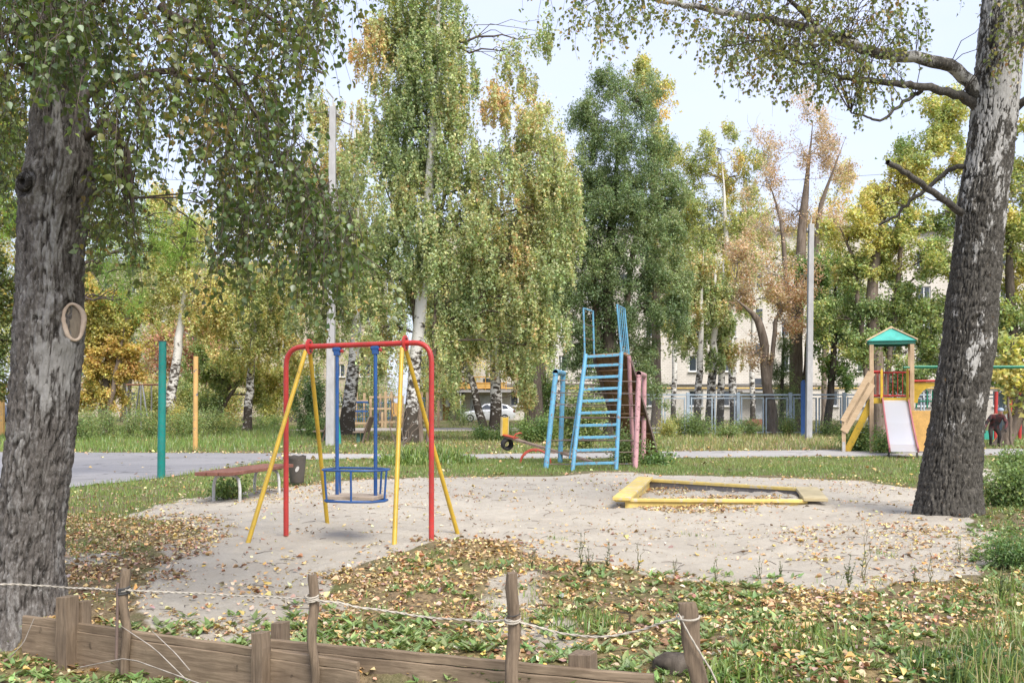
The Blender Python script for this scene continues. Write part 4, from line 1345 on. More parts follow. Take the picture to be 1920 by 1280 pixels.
def OB(x, y, z):
    c_, s_ = math.cos(-TROT), math.sin(-TROT)
    return (x * c_ - y * s_, x * s_ + y * c_, z)
for yo in (-0.35, 0.35):
    MB().tube([OB(hw - 0.05, yo, 2.60), OB(XR, yo, 2.60)], 0.035, 10).build('overhead_bar', M_GREENP, tw_, 60)
for k in np.arange(0.6, 4.9, 0.35):
    MB().tube([OB(hw + k, -0.35, 2.60), OB(hw + k, 0.35, 2.60)], 0.018, 8).build('overhead_rung', M_GREENP, tw_, 60)
for yo in (-0.35, 0.35):
    MB().box(OB(XR - 0.05, yo, 1.35), (0.12, 0.12, 2.8)).build('end_post', M_POSTW, tw_, bevel=0.008)

# ---- far wooden climbing set with blue nets
fw0 = np.array([(735 - 960) / F * 60.0, 60.0, 0.0])
fw = thing('wooden_playset', 'distant wooden playset with blue nets behind the swing', 'playset', tuple(fw0))
def W(px, z, dy=0.0): return np.array([(px - 960) / F * (60.0 + dy) - fw0[0], dy, z])
M_NET = paint('blue_net_rope', (0.03, 0.16, 0.34), 0.7)
for px, top in ((645, 2.0), (665, 2.1), (680, 2.05), (692, 1.7), (710, 2.0), (723, 2.15), (733, 2.15), (752, 1.9), (771, 2.1), (779, 2.1), (790, 2.1), (801, 2.1), (717, 0.9), (822, 1.6)):
    MB().box(W(px, top / 2) + [0, (px % 3) * 0.35, 0], (0.14, 0.14, top + 0.1)).build('post', M_POSTW, fw)
for p0, p1, z in ((645, 692, 0.28), (660, 690, 1.62), (692, 752, 1.85), (710, 752, 0.35), (752, 822, 0.8), (771, 801, 0.95), (692, 733, 1.15)):
    MB().beam(W(p0, z), W(p1, z), 0.08, 0.12).build('rail', M_POSTW, fw)
for p0, p1, z in ((663, 690, 1.0), (668, 690, 1.55)):
    MB().beam(W(p0, z, -0.12), W(p1, z, -0.12), 0.08, 0.1).build('blue_rail', M_BLUE, fw)
for p0, p1, z0, z1 in ((665, 690, 0.3, 1.5), (712, 732, 0.3, 1.8), (780, 800, 0.9, 1.8)):
    b = MB()
    for i in range(6):
        b.tube([W(p0 + (p1 - p0) * i / 5, z0, 0.1), W(p0 + (p1 - p0) * i / 5, z1, 0.1)], 0.016, 5)
    for i in range(6):
        b.tube([W(p0, z0 + (z1 - z0) * i / 5, 0.1), W(p1, z0 + (z1 - z0) * i / 5, 0.1)], 0.016, 5)
    o = b.build('net', M_NET, fw)
MB().box(W(743, 1.1), (0.5, 0.06, 0.8)).build('yellow_panel', M_ORANGE, fw)
MB().box(W(776, 1.3), (0.4, 0.06, 0.9)).build('red_panel', M_RED, fw)
MB().beam(W(770, 0.85), W(812, 0.12), 0.6, 0.06, (0, 0, 1)).build('slide_board', M_PLANKW, fw)

# ---- two small old benches seen from the side
def old_bench(px, py, label, m):
    x, y = gp(px, py)
    t = thing('old_bench', label, 'bench', (x, y, 0))
    MB().box((-0.05, 0, 0.42), (0.42, 1.5, 0.045)).build('seat', m, t, bevel=0.006)
    MB().beam((0.16, 0, 0.45), (0.34, 0, 0.98), 1.5, 0.04, (1, 0, 0.2)).build('backrest', m, t, bevel=0.006)
    for s in (-1, 1):
        MB().box((-0.08, s * 0.55, 0.2), (0.12, 0.08, 0.44)).build('leg', paint('green_leg', (0.06, 0.16, 0.12), 0.6), t)
        MB().beam((0.06, s * 0.55, -0.03), (0.3, s * 0.55, 0.92), 0.06, 0.06, (1, 0, 0)).build('back_leg', m, t)
    return t
M_OLDW = wood('old_grey_wood', (0.14, 0.10, 0.075), (0.27, 0.21, 0.165), (30, 4, 30))
old_bench(680, 830, 'old worn bench seen end-on between the blue swing hangers', M_OLDW)
old_bench(606, 828, 'old worn bench half hidden behind the tall concrete pole', M_OLDW)

# ---- far left swing frame and the frame by the left edge
f0 = np.array([(268 - 960) / F * 55, 55.0, 0])
ff = thing('far_swing_frame', 'thin rusty far swing frame in the weeds beside the teal post', 'swing', tuple(f0))
M_PALEM = paint('pale_rusty_tube', (0.38, 0.38, 0.37), 0.6, 0.5, (0.25, 0.13, 0.08))
def Q(px, z, dy=0): return np.array([(px - 960) / F * (55 + dy) - f0[0], dy, z])
MB().tube([Q(236, 2.5), Q(300, 2.5)], 0.05, 8).build('top_bar', paint('rust_bar', (0.30, 0.13, 0.07), 0.7), ff, 60)
for a, b in ((Q(238, 0), Q(238, 2.5)), (Q(264, 0), Q(264, 2.5)), (Q(280, 0, -1), Q(267, 2.5)), (Q(284, 0, 0.4), Q(284, 2.5)), (Q(250, 0, 1), Q(262, 2.5)), (Q(300, 0), Q(300, 2.5))):
    MB().tube([a, b], 0.045, 8).build('leg', M_PALEM, ff, 60)
e0 = np.array([(4 - 960) / F * 45, 45.0, 0])
ef = thing('goal_frame', 'orange wooden goal frame beside the thick trunk', 'frame', tuple(e0))
MB().box((0, 0, 1.1), (0.16, 0.16, 2.3)).build('post', M_PEEL, ef)
MB().box((-2.4, 0, 1.1), (0.16, 0.16, 2.3)).build('post', M_PEEL, ef)
MB().beam((-2.6, 0, 2.28), (0.9, 0, 2.28), 0.16, 0.2).build('crossbar', wood('rust_wood', (0.30, 0.13, 0.07), (0.42, 0.22, 0.13), (4, 40, 40)), ef)

# red play posts behind the right birch
for px, yy, lab in ((1866, 40.0, 'slim red steel post beside the stooping person'), (1893, 41.0, 'slim red steel post beside the leaning pale trunk'), (1912, 41.5, 'slim red steel post at the edge behind the leaning pale trunk')):
    x = (px - 960) / F * yy
    pole('red_post', lab, (x, yy, 0), (x + 0.05, yy, 1.95), 0.07, 0.07, M_RED, sides=10)
# low teal board
x, y = (1850 - 960) / F * 39, 39.0
t = thing('low_board', 'low teal board on the ground behind the stooping person', 'board', (x, y, 0))
MB().box((0, 0, 0.24), (0.55, 0.04, 0.34)).build('panel', M_TEAL2, t)
for s in (-1, 1):
    MB().box((s * 0.22, 0.05, 0.15), (0.06, 0.06, 0.4)).build('peg', M_POSTW, t)
# ------------------------------------------------------------------ the two near birches
def hero_trunk(name, prof, Y, parent, mat, na=220, dz=0.013, seed=1, fis=0.022, white_fn=None, knots=(), flr=0.10):
    """prof: (pixel y, left x, right x) from the base up; returns the object and a function z -> (centre, radius)"""
    prof = sorted(prof, key=lambda p: -p[0])
    zs = np.array([at(0, p[0], Y)[2] for p in prof]); cxs = np.array([((p[1] + p[2]) / 2 - 960) / F * Y for p in prof]); rs = np.array([(p[2] - p[1]) / 2 / F * Y for p in prof])
    zv = EYE + (HORIZON + 30) / F * Y
    z = np.concatenate([np.arange(zs[0], zv, dz), np.arange(zv, zs[-1], dz * 9)])
    def sm(v):
        a = np.interp(z, zs, v)
        zz = np.arange(zs[0] - 0.2, zs[-1] + 0.2, 0.02)
        b = np.convolve(np.interp(zz, zs, v), np.ones(13) / 13, 'same')
        return np.interp(z, zz[7:-7], b[7:-7])
    cx, r = sm(cxs), sm(rs)
    th = np.arange(na) * 2 * math.pi / na
    TH, Z = np.meshgrid(th, z)
    RR = r[:, None] * np.ones_like(TH)
    X0, Y0 = np.cos(TH), np.sin(TH)
    base = zs[0]
    flare = np.exp(-(Z - base) / 0.3) * flr * (1 + 0.6 * noise3(X0 * 1.6, Y0 * 1.6, 0 * Z, seed + 9))
    lump = 0.035 * fbm(X0 * 1.2, Y0 * 1.2, Z * 0.9, seed, 3)
    rm = float(np.mean(r))
    f1 = 10.5 * rm / 0.3
    wz = 6.0
    wob = 0.9 * fbm(X0 * 2.8, Y0 * 2.8, Z * 2.8, seed + 3, 4)
    a = np.abs(noise3(X0 * f1 + wob * 2, Y0 * f1 + wob * 2, Z * wz, seed + 20))
    b = np.abs(noise3(X0 * f1 * 2.1 + wob, Y0 * f1 * 2.1, Z * wz * 2.6, seed + 21))
    plate = np.clip(smooth(0.0, 0.34, a) * 0.6 + smooth(0.0, 0.4, b) * 0.4, 0, 1)
    gr = 0.6 * fbm(X0 * f1 * 3.2, Y0 * f1 * 3.2, Z * 20, seed + 30, 3)
    wht = white_fn(TH, Z) if white_fn else np.zeros_like(Z)
    rough = 1 - 0.75 * smooth(0.55, 1.0, wht)
    rad = RR * (0.945 + lump) + flare + rough * fis * (plate - 0.6 + gr)
    for (kt, kz, ks, kd) in knots:
        dth = np.angle(np.exp(1j * (TH - kt))) * rm
        q = np.sqrt((dth / ks) ** 2 + ((Z - kz) / (ks * 1.25)) ** 2)
        rad += kd * (np.exp(-(q - 1.0) ** 2 / 0.10) * 0.9 - 0.8 * np.exp(-q ** 2 / 0.5) * (kd > 0.02))
    P = np.stack([cx[:, None] + rad * X0, Y + rad * Y0, Z], -1)
    nz = len(z)
    i = np.arange(nz - 1)[:, None] * na; j = np.arange(na)[None, :]
    q = np.stack([i + j, i + (j + 1) % na, i + na + (j + 1) % na, i + na + j], -1).reshape(-1, 4)
    me = fast_mesh(name, P.reshape(-1, 3) - np.array(parent.location), q, mats=[mat], smooth_shade=True)
    vattr(me, 'fis', (plate + 0.25 * gr).ravel())
    vattr(me, 'wht', wht.ravel())
    o = link(name, me, parent)
    return o, (lambda zz: (np.array([np.interp(zz, z, cx), Y, zz]), float(np.interp(zz, z, r))))

# ---- left birch
LY = 7.0
lb = thing('birch_tree', 'huge rough grey birch with a sawn branch scar and hanging leaves', 'tree', ((45 - 960) / F * LY, LY, 0))
lb0 = np.array(lb.location)
PL = [(1215, -26, 122), (1150, -20, 112), (1080, -12, 110), (1000, 0, 114), (900, 8, 128), (800, 18, 140), (700, 24, 148), (640, 28, 153), (560, 33, 152), (480, 36, 155), (400, 38, 160), (340, 44, 174), (310, 52, 178), (280, 58, 170), (180, 62, 160), (60, 70, 158), (-100, 80, 152), (-300, 92, 150), (-700, 120, 160), (-1150, 160, 185)]
def white_l(TH, Z):
    front = np.cos(TH - R(-60))
    sc = np.exp(-(np.angle(np.exp(1j * (TH - R(-45)))) ** 2 / 0.55 + ((Z - 1.72) / 0.24) ** 2))
    return 0.30 + 0.62 * sc + 0.06 * front + 0.12 * smooth(1.9, 2.6, Z) + 0.34 * fbm(np.cos(TH) * 3.0, np.sin(TH) * 3.0, Z * 2.6, 77, 4)
ltr, lfun = hero_trunk('trunk', PL, LY, lb, M_BARK_L, 260, 0.0135, 3, 0.024, white_l, knots=[(R(-28), 2.06, 0.13, 0.019), (R(-117), 3.0, 0.085, 0.032)])
# sawn branch scar: pale callus ring round a grey wood face
M_CUT = wood('sawn_wood', (0.16, 0.13, 0.10), (0.28, 0.235, 0.18), (25, 25, 10))
M_CALL = wood('callus', (0.46, 0.35, 0.27), (0.62, 0.51, 0.41), (14, 14, 14))
c, r = lfun(2.06)
ang = R(-52)
nrm_ = np.array([math.cos(ang), math.sin(ang), 0.06]); nrm_ /= np.linalg.norm(nrm_)
tg = np.array([-math.sin(ang), math.cos(ang), 0.0]); upv = np.cross(nrm_, tg)
posd = np.array([math.cos(R(-24)), math.sin(R(-24)), 0.0])
cc_ = c + posd * (r + 0.008) - lb0
th = np.linspace(0, 2 * math.pi, 41)
ringp = [cc_ + tg * 0.066 * math.cos(t) * (1 + 0.08 * math.sin(3 * t)) + upv * 0.128 * math.sin(t) * (1 + 0.05 * math.cos(2 * t + 1)) for t in th]
b = MB(); b.tube(ringp, [0.015 + 0.005 * math.sin(2 * t + 1) for t in th], 10, cap=False)
b.build('callus_ring', M_CALL, ltr, 60)
b = MB()
vs = [cc_ + nrm_ * 0.002]
for k in (0.5, 1.0):
    vs += [cc_ - nrm_ * (0.012 * k) + tg * 0.065 * k * math.cos(t) + upv * 0.127 * k * math.sin(t) for t in th[:-1]]
fs = [(0, 1 + i, 1 + (i + 1) % 40) for i in range(40)] + [(1 + i, 41 + i, 41 + (i + 1) % 40, 1 + (i + 1) % 40) for i in range(40)]
b.add(vs, fs); b.build('sawn_face', M_CUT, ltr, 60)
# knot hole
c, r = lfun(3.0)
ang = R(-117); nrm2 = np.array([math.cos(ang), math.sin(ang), 0]); tg2 = np.array([-math.sin(ang), math.cos(ang), 0])
k0 = c + nrm2 * (r + 0.022) - lb0
b = MB(); b.tube([k0 + tg2 * 0.05 * math.cos(t) + np.array([0, 0, 0.044 * math.sin(t)]) for t in th], 0.024, 8, cap=False)
b.build('knot_rim', M_BARK_L, ltr, 60)
b = MB(); b.add([k0 - nrm2 * 0.02] + [k0 + nrm2 * 0.002 + tg2 * 0.04 * math.cos(t) + np.array([0, 0, 0.036 * math.sin(t)]) for t in th[:-1]], [(0, 1 + i, 1 + (i + 1) % 40) for i in range(40)])
b.build('knot_hole', NT('knot_dark').principled((0.012, 0.01, 0.008), 0.9), ltr)

def sample_poly(poly, n):
    p = np.array(poly, float)
    out = []
    x0, y0 = p.min(0); x1, y1 = p.max(0)
    while len(out) < n:
        x = x0 + RNG.random(400) * (x1 - x0); y = y0 + RNG.random(400) * (y1 - y0)
        k = poly_sd(x, y, poly) > 0
        out += list(zip(x[k], y[k]))
    return out[:n]

def strands(starts, Lr, step, size, pal, palp, parent, tw_obj, crown_name, out_dir=0.55, leafmat=None, shape='leaf', hang=1.0):
    """hanging twigs set with leaves: starts are world points"""
    C, T, N, Sz, I = [], [], [], [], []
    for s in starts:
        s = np.asarray(s, float)
        Ls = Lr[0] + (Lr[1] - Lr[0]) * RNG.random()
        az = RNG.random() * 6.283
        o = np.array([math.cos(az), math.sin(az), 0]) * out_dir * (0.3 + RNG.random())
        n = 4
        t = np.linspace(0, 1, n)[:, None]
        p = s + o * Ls * np.sqrt(t) * 0.9 + np.array([0, 0, -1.0]) * Ls * hang * t ** 1.25 + RNG.normal(0, 0.012, (n, 3)) * t
        tw_obj.add(p - lbase(parent), np.linspace(0.0032, 0.0010, n), 3)
        m = max(3, int(Ls / step))
        k = np.sort(RNG.random(m)) * (n - 1)
        i0 = np.minimum(k.astype(int), n - 2); f = (k - i0)[:, None]
        q = p[i0] * (1 - f) + p[i0 + 1] * f
        a = RNG.random(m) * 6.283
        dr = np.stack([np.cos(a), np.sin(a), -0.2 - 0.9 * RNG.random(m)], 1)
        q = q + unit(dr) * (0.012 + 0.02 * RNG.random((m, 1)))
        C.append(q); T.append(np.stack([0.6 * np.cos(a), 0.6 * np.sin(a), -0.25 - 0.8 * RNG.random(m)], 1) + RNG.normal(0, 0.4, (m, 3)))
        N.append(np.stack([np.cos(a), np.sin(a), 0.5 + 0.5 * RNG.random(m)], 1) + RNG.normal(0, 0.7, (m, 3)))
        Sz.append(size[0] + (size[1] - size[0]) * RNG.random(m))
    C, T, N, Sz = np.concatenate(C), np.concatenate(T), unit(np.concatenate(N)), np.concatenate(Sz)
    base = lbase(parent)
    nz = fbm(C[:, 0] * 1.6, C[:, 1] * 1.6, C[:, 2] * 1.6, 88, 3)
    pr = np.array(palp); cum = np.cumsum(pr / pr.sum())
    u = np.clip(RNG.random(len(C)) * 0.72 + 0.5 * (nz + 0.35), 0, 0.9999)
    idx = np.searchsorted(cum, u)
    me = leaf_mesh(crown_name, C - base, T, N, Sz, jitter_cols(pal, np.minimum(idx, len(pal) - 1), 0.18), leafmat or M_LEAF, shape, 0.42, 0.08)
    o = link(crown_name, me, parent)
    o['kind'] = 'stuff'
    return o

def lbase(parent):
    return np.array(parent.location)

HPAL = [(0.088, 0.135, 0.036), (0.125, 0.172, 0.04), (0.172, 0.205, 0.045), (0.25, 0.24, 0.05), (0.34, 0.23, 0.06)]
HPW = [0.30, 0.32, 0.24, 0.11, 0.03]
starts = []
def fill(poly, n, d0, d1):
    for px, py in sample_poly(poly, n):
        Y = d0 + (d1 - d0) * RNG.random()
        starts.append(at(px, py, Y))
fill([(-80, -260), (640, -260), (640, -20), (600, 90), (540, 150), (450, 190), (380, 210), (250, 190), (175, 230), (160, 150), (40, 60), (-80, 120)], 1250, 5.4, 9.2)
fill([(175, 230), (255, 215), (262, 330), (240, 430), (172, 430)], 130, 6.6, 8.6)
fill([(385, 180), (535, 140), (560, 240), (610, 330), (630, 400), (560, 390), (480, 400), (395, 340)], 290, 5.6, 8.2)
fill([(560, 330), (640, 330), (680, 440), (670, 480), (600, 490), (550, 440)], 130, 5.6, 7.2)
fill([(395, 340), (470, 380), (470, 480), (420, 480)], 50, 5.8, 7.2)
fill([(-80, 60), (50, 100), (42, 240), (25, 330), (-80, 360)], 170, 6.9, 9.5)
fill([(20, -60), (190, -60), (175, 90), (40, 60)], 90, 5.3, 6.3)
lt = Tubes()
# a wide part of the crown over the lens's left and above the frame, which keeps the trunk in shade
for _ in range(900):
    a = RNG.random() * 6.283; rr_ = 0.5 + 3.4 * math.sqrt(RNG.random())
    starts.append(np.array([-3.3 + rr_ * math.cos(a) * 1.1 + 0.4, 7.0 + rr_ * math.sin(a) * 0.8, 4.9 + 2.6 * RNG.random()]))
strands(starts, (0.25, 0.60), 0.029, (0.029, 0.052), HPAL, HPW, lb, lt, 'crown')
limbs = [
    [(120, 60), (200, -10), (330, -30), (460, 10), (560, 60), (610, 140)], [(150, 200), (210, 150), (330, 130), (420, 170), (470, 270), (500, 400)],
    [(130, -60), (260, -160), (420, -180), (560, -120), (640, -20)], [(70, 150), (20, 100), (-60, 90)], [(160, 260), (200, 230), (240, 280), (250, 400)],
    [(300, 10), (380, 60), (450, 160), (520, 280), (590, 380), (640, 450)], [(110, -200), (60, -300), (-60, -320)],
]
for i, lm in enumerate(limbs):
    d = np.linspace(LY, LY + random.uniform(-1.2, 1.0), len(lm))
    p = np.array([at(px, py, Y) for (px, py), Y in zip(lm, d)]) - lb0
    t = np.linspace(0, 1, 16); tt = np.linspace(0, 1, len(p))
    q = np.stack([np.interp(t, tt, p[:, k]) for k in range(3)], 1)
    q[1:-1] += RNG.normal(0, 0.012, (14, 3))
    lt.add(q, np.linspace(0.034 if i else 0.042, 0.006, 16), 6)
    for s in range(26):
        k = random.randint(2, 15)
        tgt = starts[random.randrange(len(starts))] - lb0
        best = min((starts[random.randrange(len(starts))] - lb0 for _ in range(60)), key=lambda v: abs(np.linalg.norm(v - q[k]) - 0.45))
        if np.linalg.norm(best - q[k]) < 1.2:
            lt.add(curve(q[k], best, 0.12, 0, 5, 0.03), np.linspace(0.007, 0.003, 5), 4)
o = lt.build('branches', M_TWIG, lb); o['kind'] = 'stuff'

# ---- right birch
RY = 13.0
rb = thing('birch_tree', 'leaning dark barked birch with white patches beside the sandy pit', 'tree', ((1778 - 960) / F * RY, RY, 0))
rb0 = np.array(rb.location)
PR = [(985, 1712, 1846), (965, 1716, 1840), (930, 1722, 1838), (880, 1729, 1838), (800, 1745, 1842), (720, 1756, 1852), (640, 1768, 1866), (560, 1777, 1870), (500, 1786, 1876), (440, 1792, 1880), (380, 1796, 1885), (300, 1812, 1896), (200, 1824, 1908), (120, 1832, 1914), (40, 1840, 1922), (-60, 1852, 1930), (-300, 1880, 1950), (-900, 1940, 1990)]
def white_r(TH, Z):
    w = 0.29 + 0.26 * smooth(2.4, 5.0, Z) + 0.5 * fbm(np.cos(TH) * 3.2, np.sin(TH) * 3.2, Z * 2.6, 78, 4)
    w += 0.55 * np.exp(-(np.angle(np.exp(1j * (TH - R(-95)))) ** 2 / 0.12 + ((Z - 2.0) / 0.28) ** 2))
    w += 0.50 * np.exp(-(np.angle(np.exp(1j * (TH - R(-90)))) ** 2 / 0.5 + ((Z - 5.5) / 0.5) ** 2))
    w -= 0.22 * (1 - smooth(0.2, 1.4, Z))
    return w
rtr, rfun = hero_trunk('trunk', PR, RY, rb, M_BARK_R, 240, 0.019, 5, 0.034, white_r, knots=[(R(-100), 2.55, 0.07, 0.03), (R(-120), 4.05, 0.08, 0.025)], flr=0.035)
rt = Tubes()
def limb(pts, r0, r1, Y0=RY, Y1=RY, sides=9, n=22, mat=None, name='branch', wob=0.012):
    d = np.linspace(Y0, Y1, len(pts))
    p = np.array([at(px, py, Y) for (px, py), Y in zip(pts, d)])
    tt = np.concatenate([[0], np.cumsum(np.linalg.norm(np.diff(p, axis=0), axis=1))]); tt /= tt[-1]
    t = np.linspace(0, 1, n)
    q = np.stack([np.interp(t, tt, p[:, k]) for k in range(3)], 1)
    ker = np.array([0.25, 0.5, 0.25])
    for _ in range(2):
        q[1:-1] = (q[:-2] * 0.25 + q[1:-1] * 0.5 + q[2:] * 0.25)
    q[1:-1] += RNG.normal(0, wob, (n - 2, 3))
    tb = Tubes(); tb.add(q - rb0, r0 + (r1 - r0) * t ** 0.8, sides)
    v = tb.V[0]; me = fast_mesh(name, v, tb.Q[0], mats=[mat or M_BARK_R], smooth_shade=True)
    zz = v[:, 2]
    nn = fbm(v[:, 0] * 7, v[:, 1] * 7, v[:, 2] * 7, 99, 3)
    vattr(me, 'fis', 0.6 + 0.4 * nn); vattr(me, 'wht', 0.42 + 0.4 * nn + (0.22 if r0 > 0.08 else -0.25))
    link(name, me, rb)
    return q
b1 = limb([(1835, 185), (1808, 140), (1775, 118), (1725, 108), (1660, 104), (1600, 85), (1520, 52), (1450, 40), (1380, 28), (1290, 10), (1190, -8)], 0.098, 0.026, RY, 12.2, 10, 40)
b2 = limb([(1830, 200), (1800, 178), (1740, 165), (1690, 156), (1640, 152), (1580, 148), (1530, 125), (1480, 112)], 0.07, 0.016, RY, 12.4, 9, 30)
b3 = limb([(1728, 170), (1700, 188), (1660, 218), (1640, 226), (1612, 214), (1596, 212)], 0.032, 0.010, 12.9, 12.6, 7, 20)
b4 = limb([(1815, 408), (1795, 392), (1760, 368), (1720, 340), (1690, 320), (1664, 304)], 0.055, 0.032, RY, 12.2, 10, 18, name='dead_branch')
b5 = limb([(1815, 310), (1790, 312), (1770, 325), (1740, 352), (1705, 380), (1675, 405), (1648, 422)], 0.036, 0.018, RY, 13.6, 8, 22, name='dead_branch')
b6 = limb([(1890, 210), (1915, 196), (1960, 160), (2040, 120)], 0.06, 0.03, RY, 12.6, 8, 14)
b7 = limb([(1560, 70), (1500, 20), (1440, -40), (1360, -90)], 0.04, 0.012, 12.6, 12.0, 7, 18)
b8 = limb([(1640, 100), (1580, 60), (1510, 95), (1440, 70), (1350, 90)], 0.028, 0.008, 12.7, 11.9, 6, 24)
for p0_, p1_ in (((1770, 380), (1720, 372)), ((1740, 352), (1690, 345)), ((1700, 385), (1640, 395)), ((1690, 392), (1672, 440)), ((1780, 398), (1740, 405))):
    limb([p0_, ((p0_[0] + p1_[0]) / 2, (p0_[1] + p1_[1]) / 2 + random.uniform(-12, 12)), p1_], 0.012, 0.003, 12.7, 12.9, 5, 8, M_TWIG, 'twig')
starts = []
fill([(1050, 60), (1110, -120), (1720, -120), (1690, 20), (1700, 80), (1590, 110), (1500, 120), (1420, 100), (1320, 60), (1200, 30), (1110, 80)], 560, 11.4, 13.4)
fill([(1280, 30), (1560, 60), (1640, 110), (1560, 160), (1420, 150), (1340, 110)], 170, 11.8, 13.0)
fill([(1600, 100), (1680, 110), (1690, 150), (1640, 190), (1590, 190)], 46, 12.3, 13.0)
fill([(1860, -80), (1940, -80), (1940, 60), (1890, 120)], 70, 12.0, 12.5)
fill([(1630, 20), (1700, 0), (1745, 15), (1720, 90)], 26, 12.2, 12.8)
for _ in range(500):
    starts.append(np.array([6.0 + RNG.normal(0, 2.2), 13.0 + RNG.normal(0, 2.0), 7.6 + 3.5 * RNG.random()]))
strands(starts, (0.25, 0.62), 0.040, (0.040, 0.062), [(0.14, 0.19, 0.05), (0.20, 0.235, 0.065), (0.27, 0.265, 0.07), (0.38, 0.29, 0.07), (0.42, 0.23, 0.09)], [0.30, 0.34, 0.24, 0.09, 0.03], rb, rt, 'crown', hang=0.8)
allb = [b1, b2, b3, b7, b8]
for s in starts[:1000]:
    if RNG.random() < 0.5:
        br = allb[RNG.integers(0, len(allb))]
        d = np.linalg.norm(br - s, axis=1); k = int(np.argmin(d))
        if d[k] < 1.1:
            rt.add(curve(br[k], s, 0.1, 0, 5, 0.04) - rb0, np.linspace(0.006, 0.0025, 5), 4)
o = rt.build('twigs', M_TWIG, rb); o['kind'] = 'stuff'
# ------------------------------------------------------------------ background trees
P_BIRCH = [(0.145, 0.185, 0.085), (0.19, 0.23, 0.105), (0.24, 0.265, 0.125), (0.30, 0.295, 0.14), (0.37, 0.26, 0.13)]
P_LIGHT = [(0.18, 0.21, 0.085), (0.24, 0.26, 0.10), (0.31, 0.30, 0.12), (0.38, 0.33, 0.13), (0.41, 0.29, 0.13)]
P_ELM = [(0.085, 0.12, 0.055), (0.12, 0.16, 0.072), (0.16, 0.20, 0.092), (0.21, 0.24, 0.12)]
P_MAPLE = [(0.135, 0.18, 0.07), (0.195, 0.235, 0.085), (0.245, 0.26, 0.09), (0.33, 0.31, 0.10), (0.38, 0.33, 0.11)]
P_GREENM = [(0.08, 0.135, 0.045), (0.12, 0.18, 0.055), (0.17, 0.225, 0.07), (0.25, 0.27, 0.08)]
P_RUST = [(0.28, 0.21, 0.14), (0.34, 0.26, 0.18), (0.38, 0.30, 0.21), (0.36, 0.22, 0.13)]
P_GOLD = [(0.20, 0.20, 0.06), (0.28, 0.24, 0.065), (0.33, 0.255, 0.075), (0.35, 0.225, 0.085)]
P_LARCH = [(0.10, 0.17, 0.03), (0.15, 0.22, 0.04), (0.20, 0.26, 0.06)]

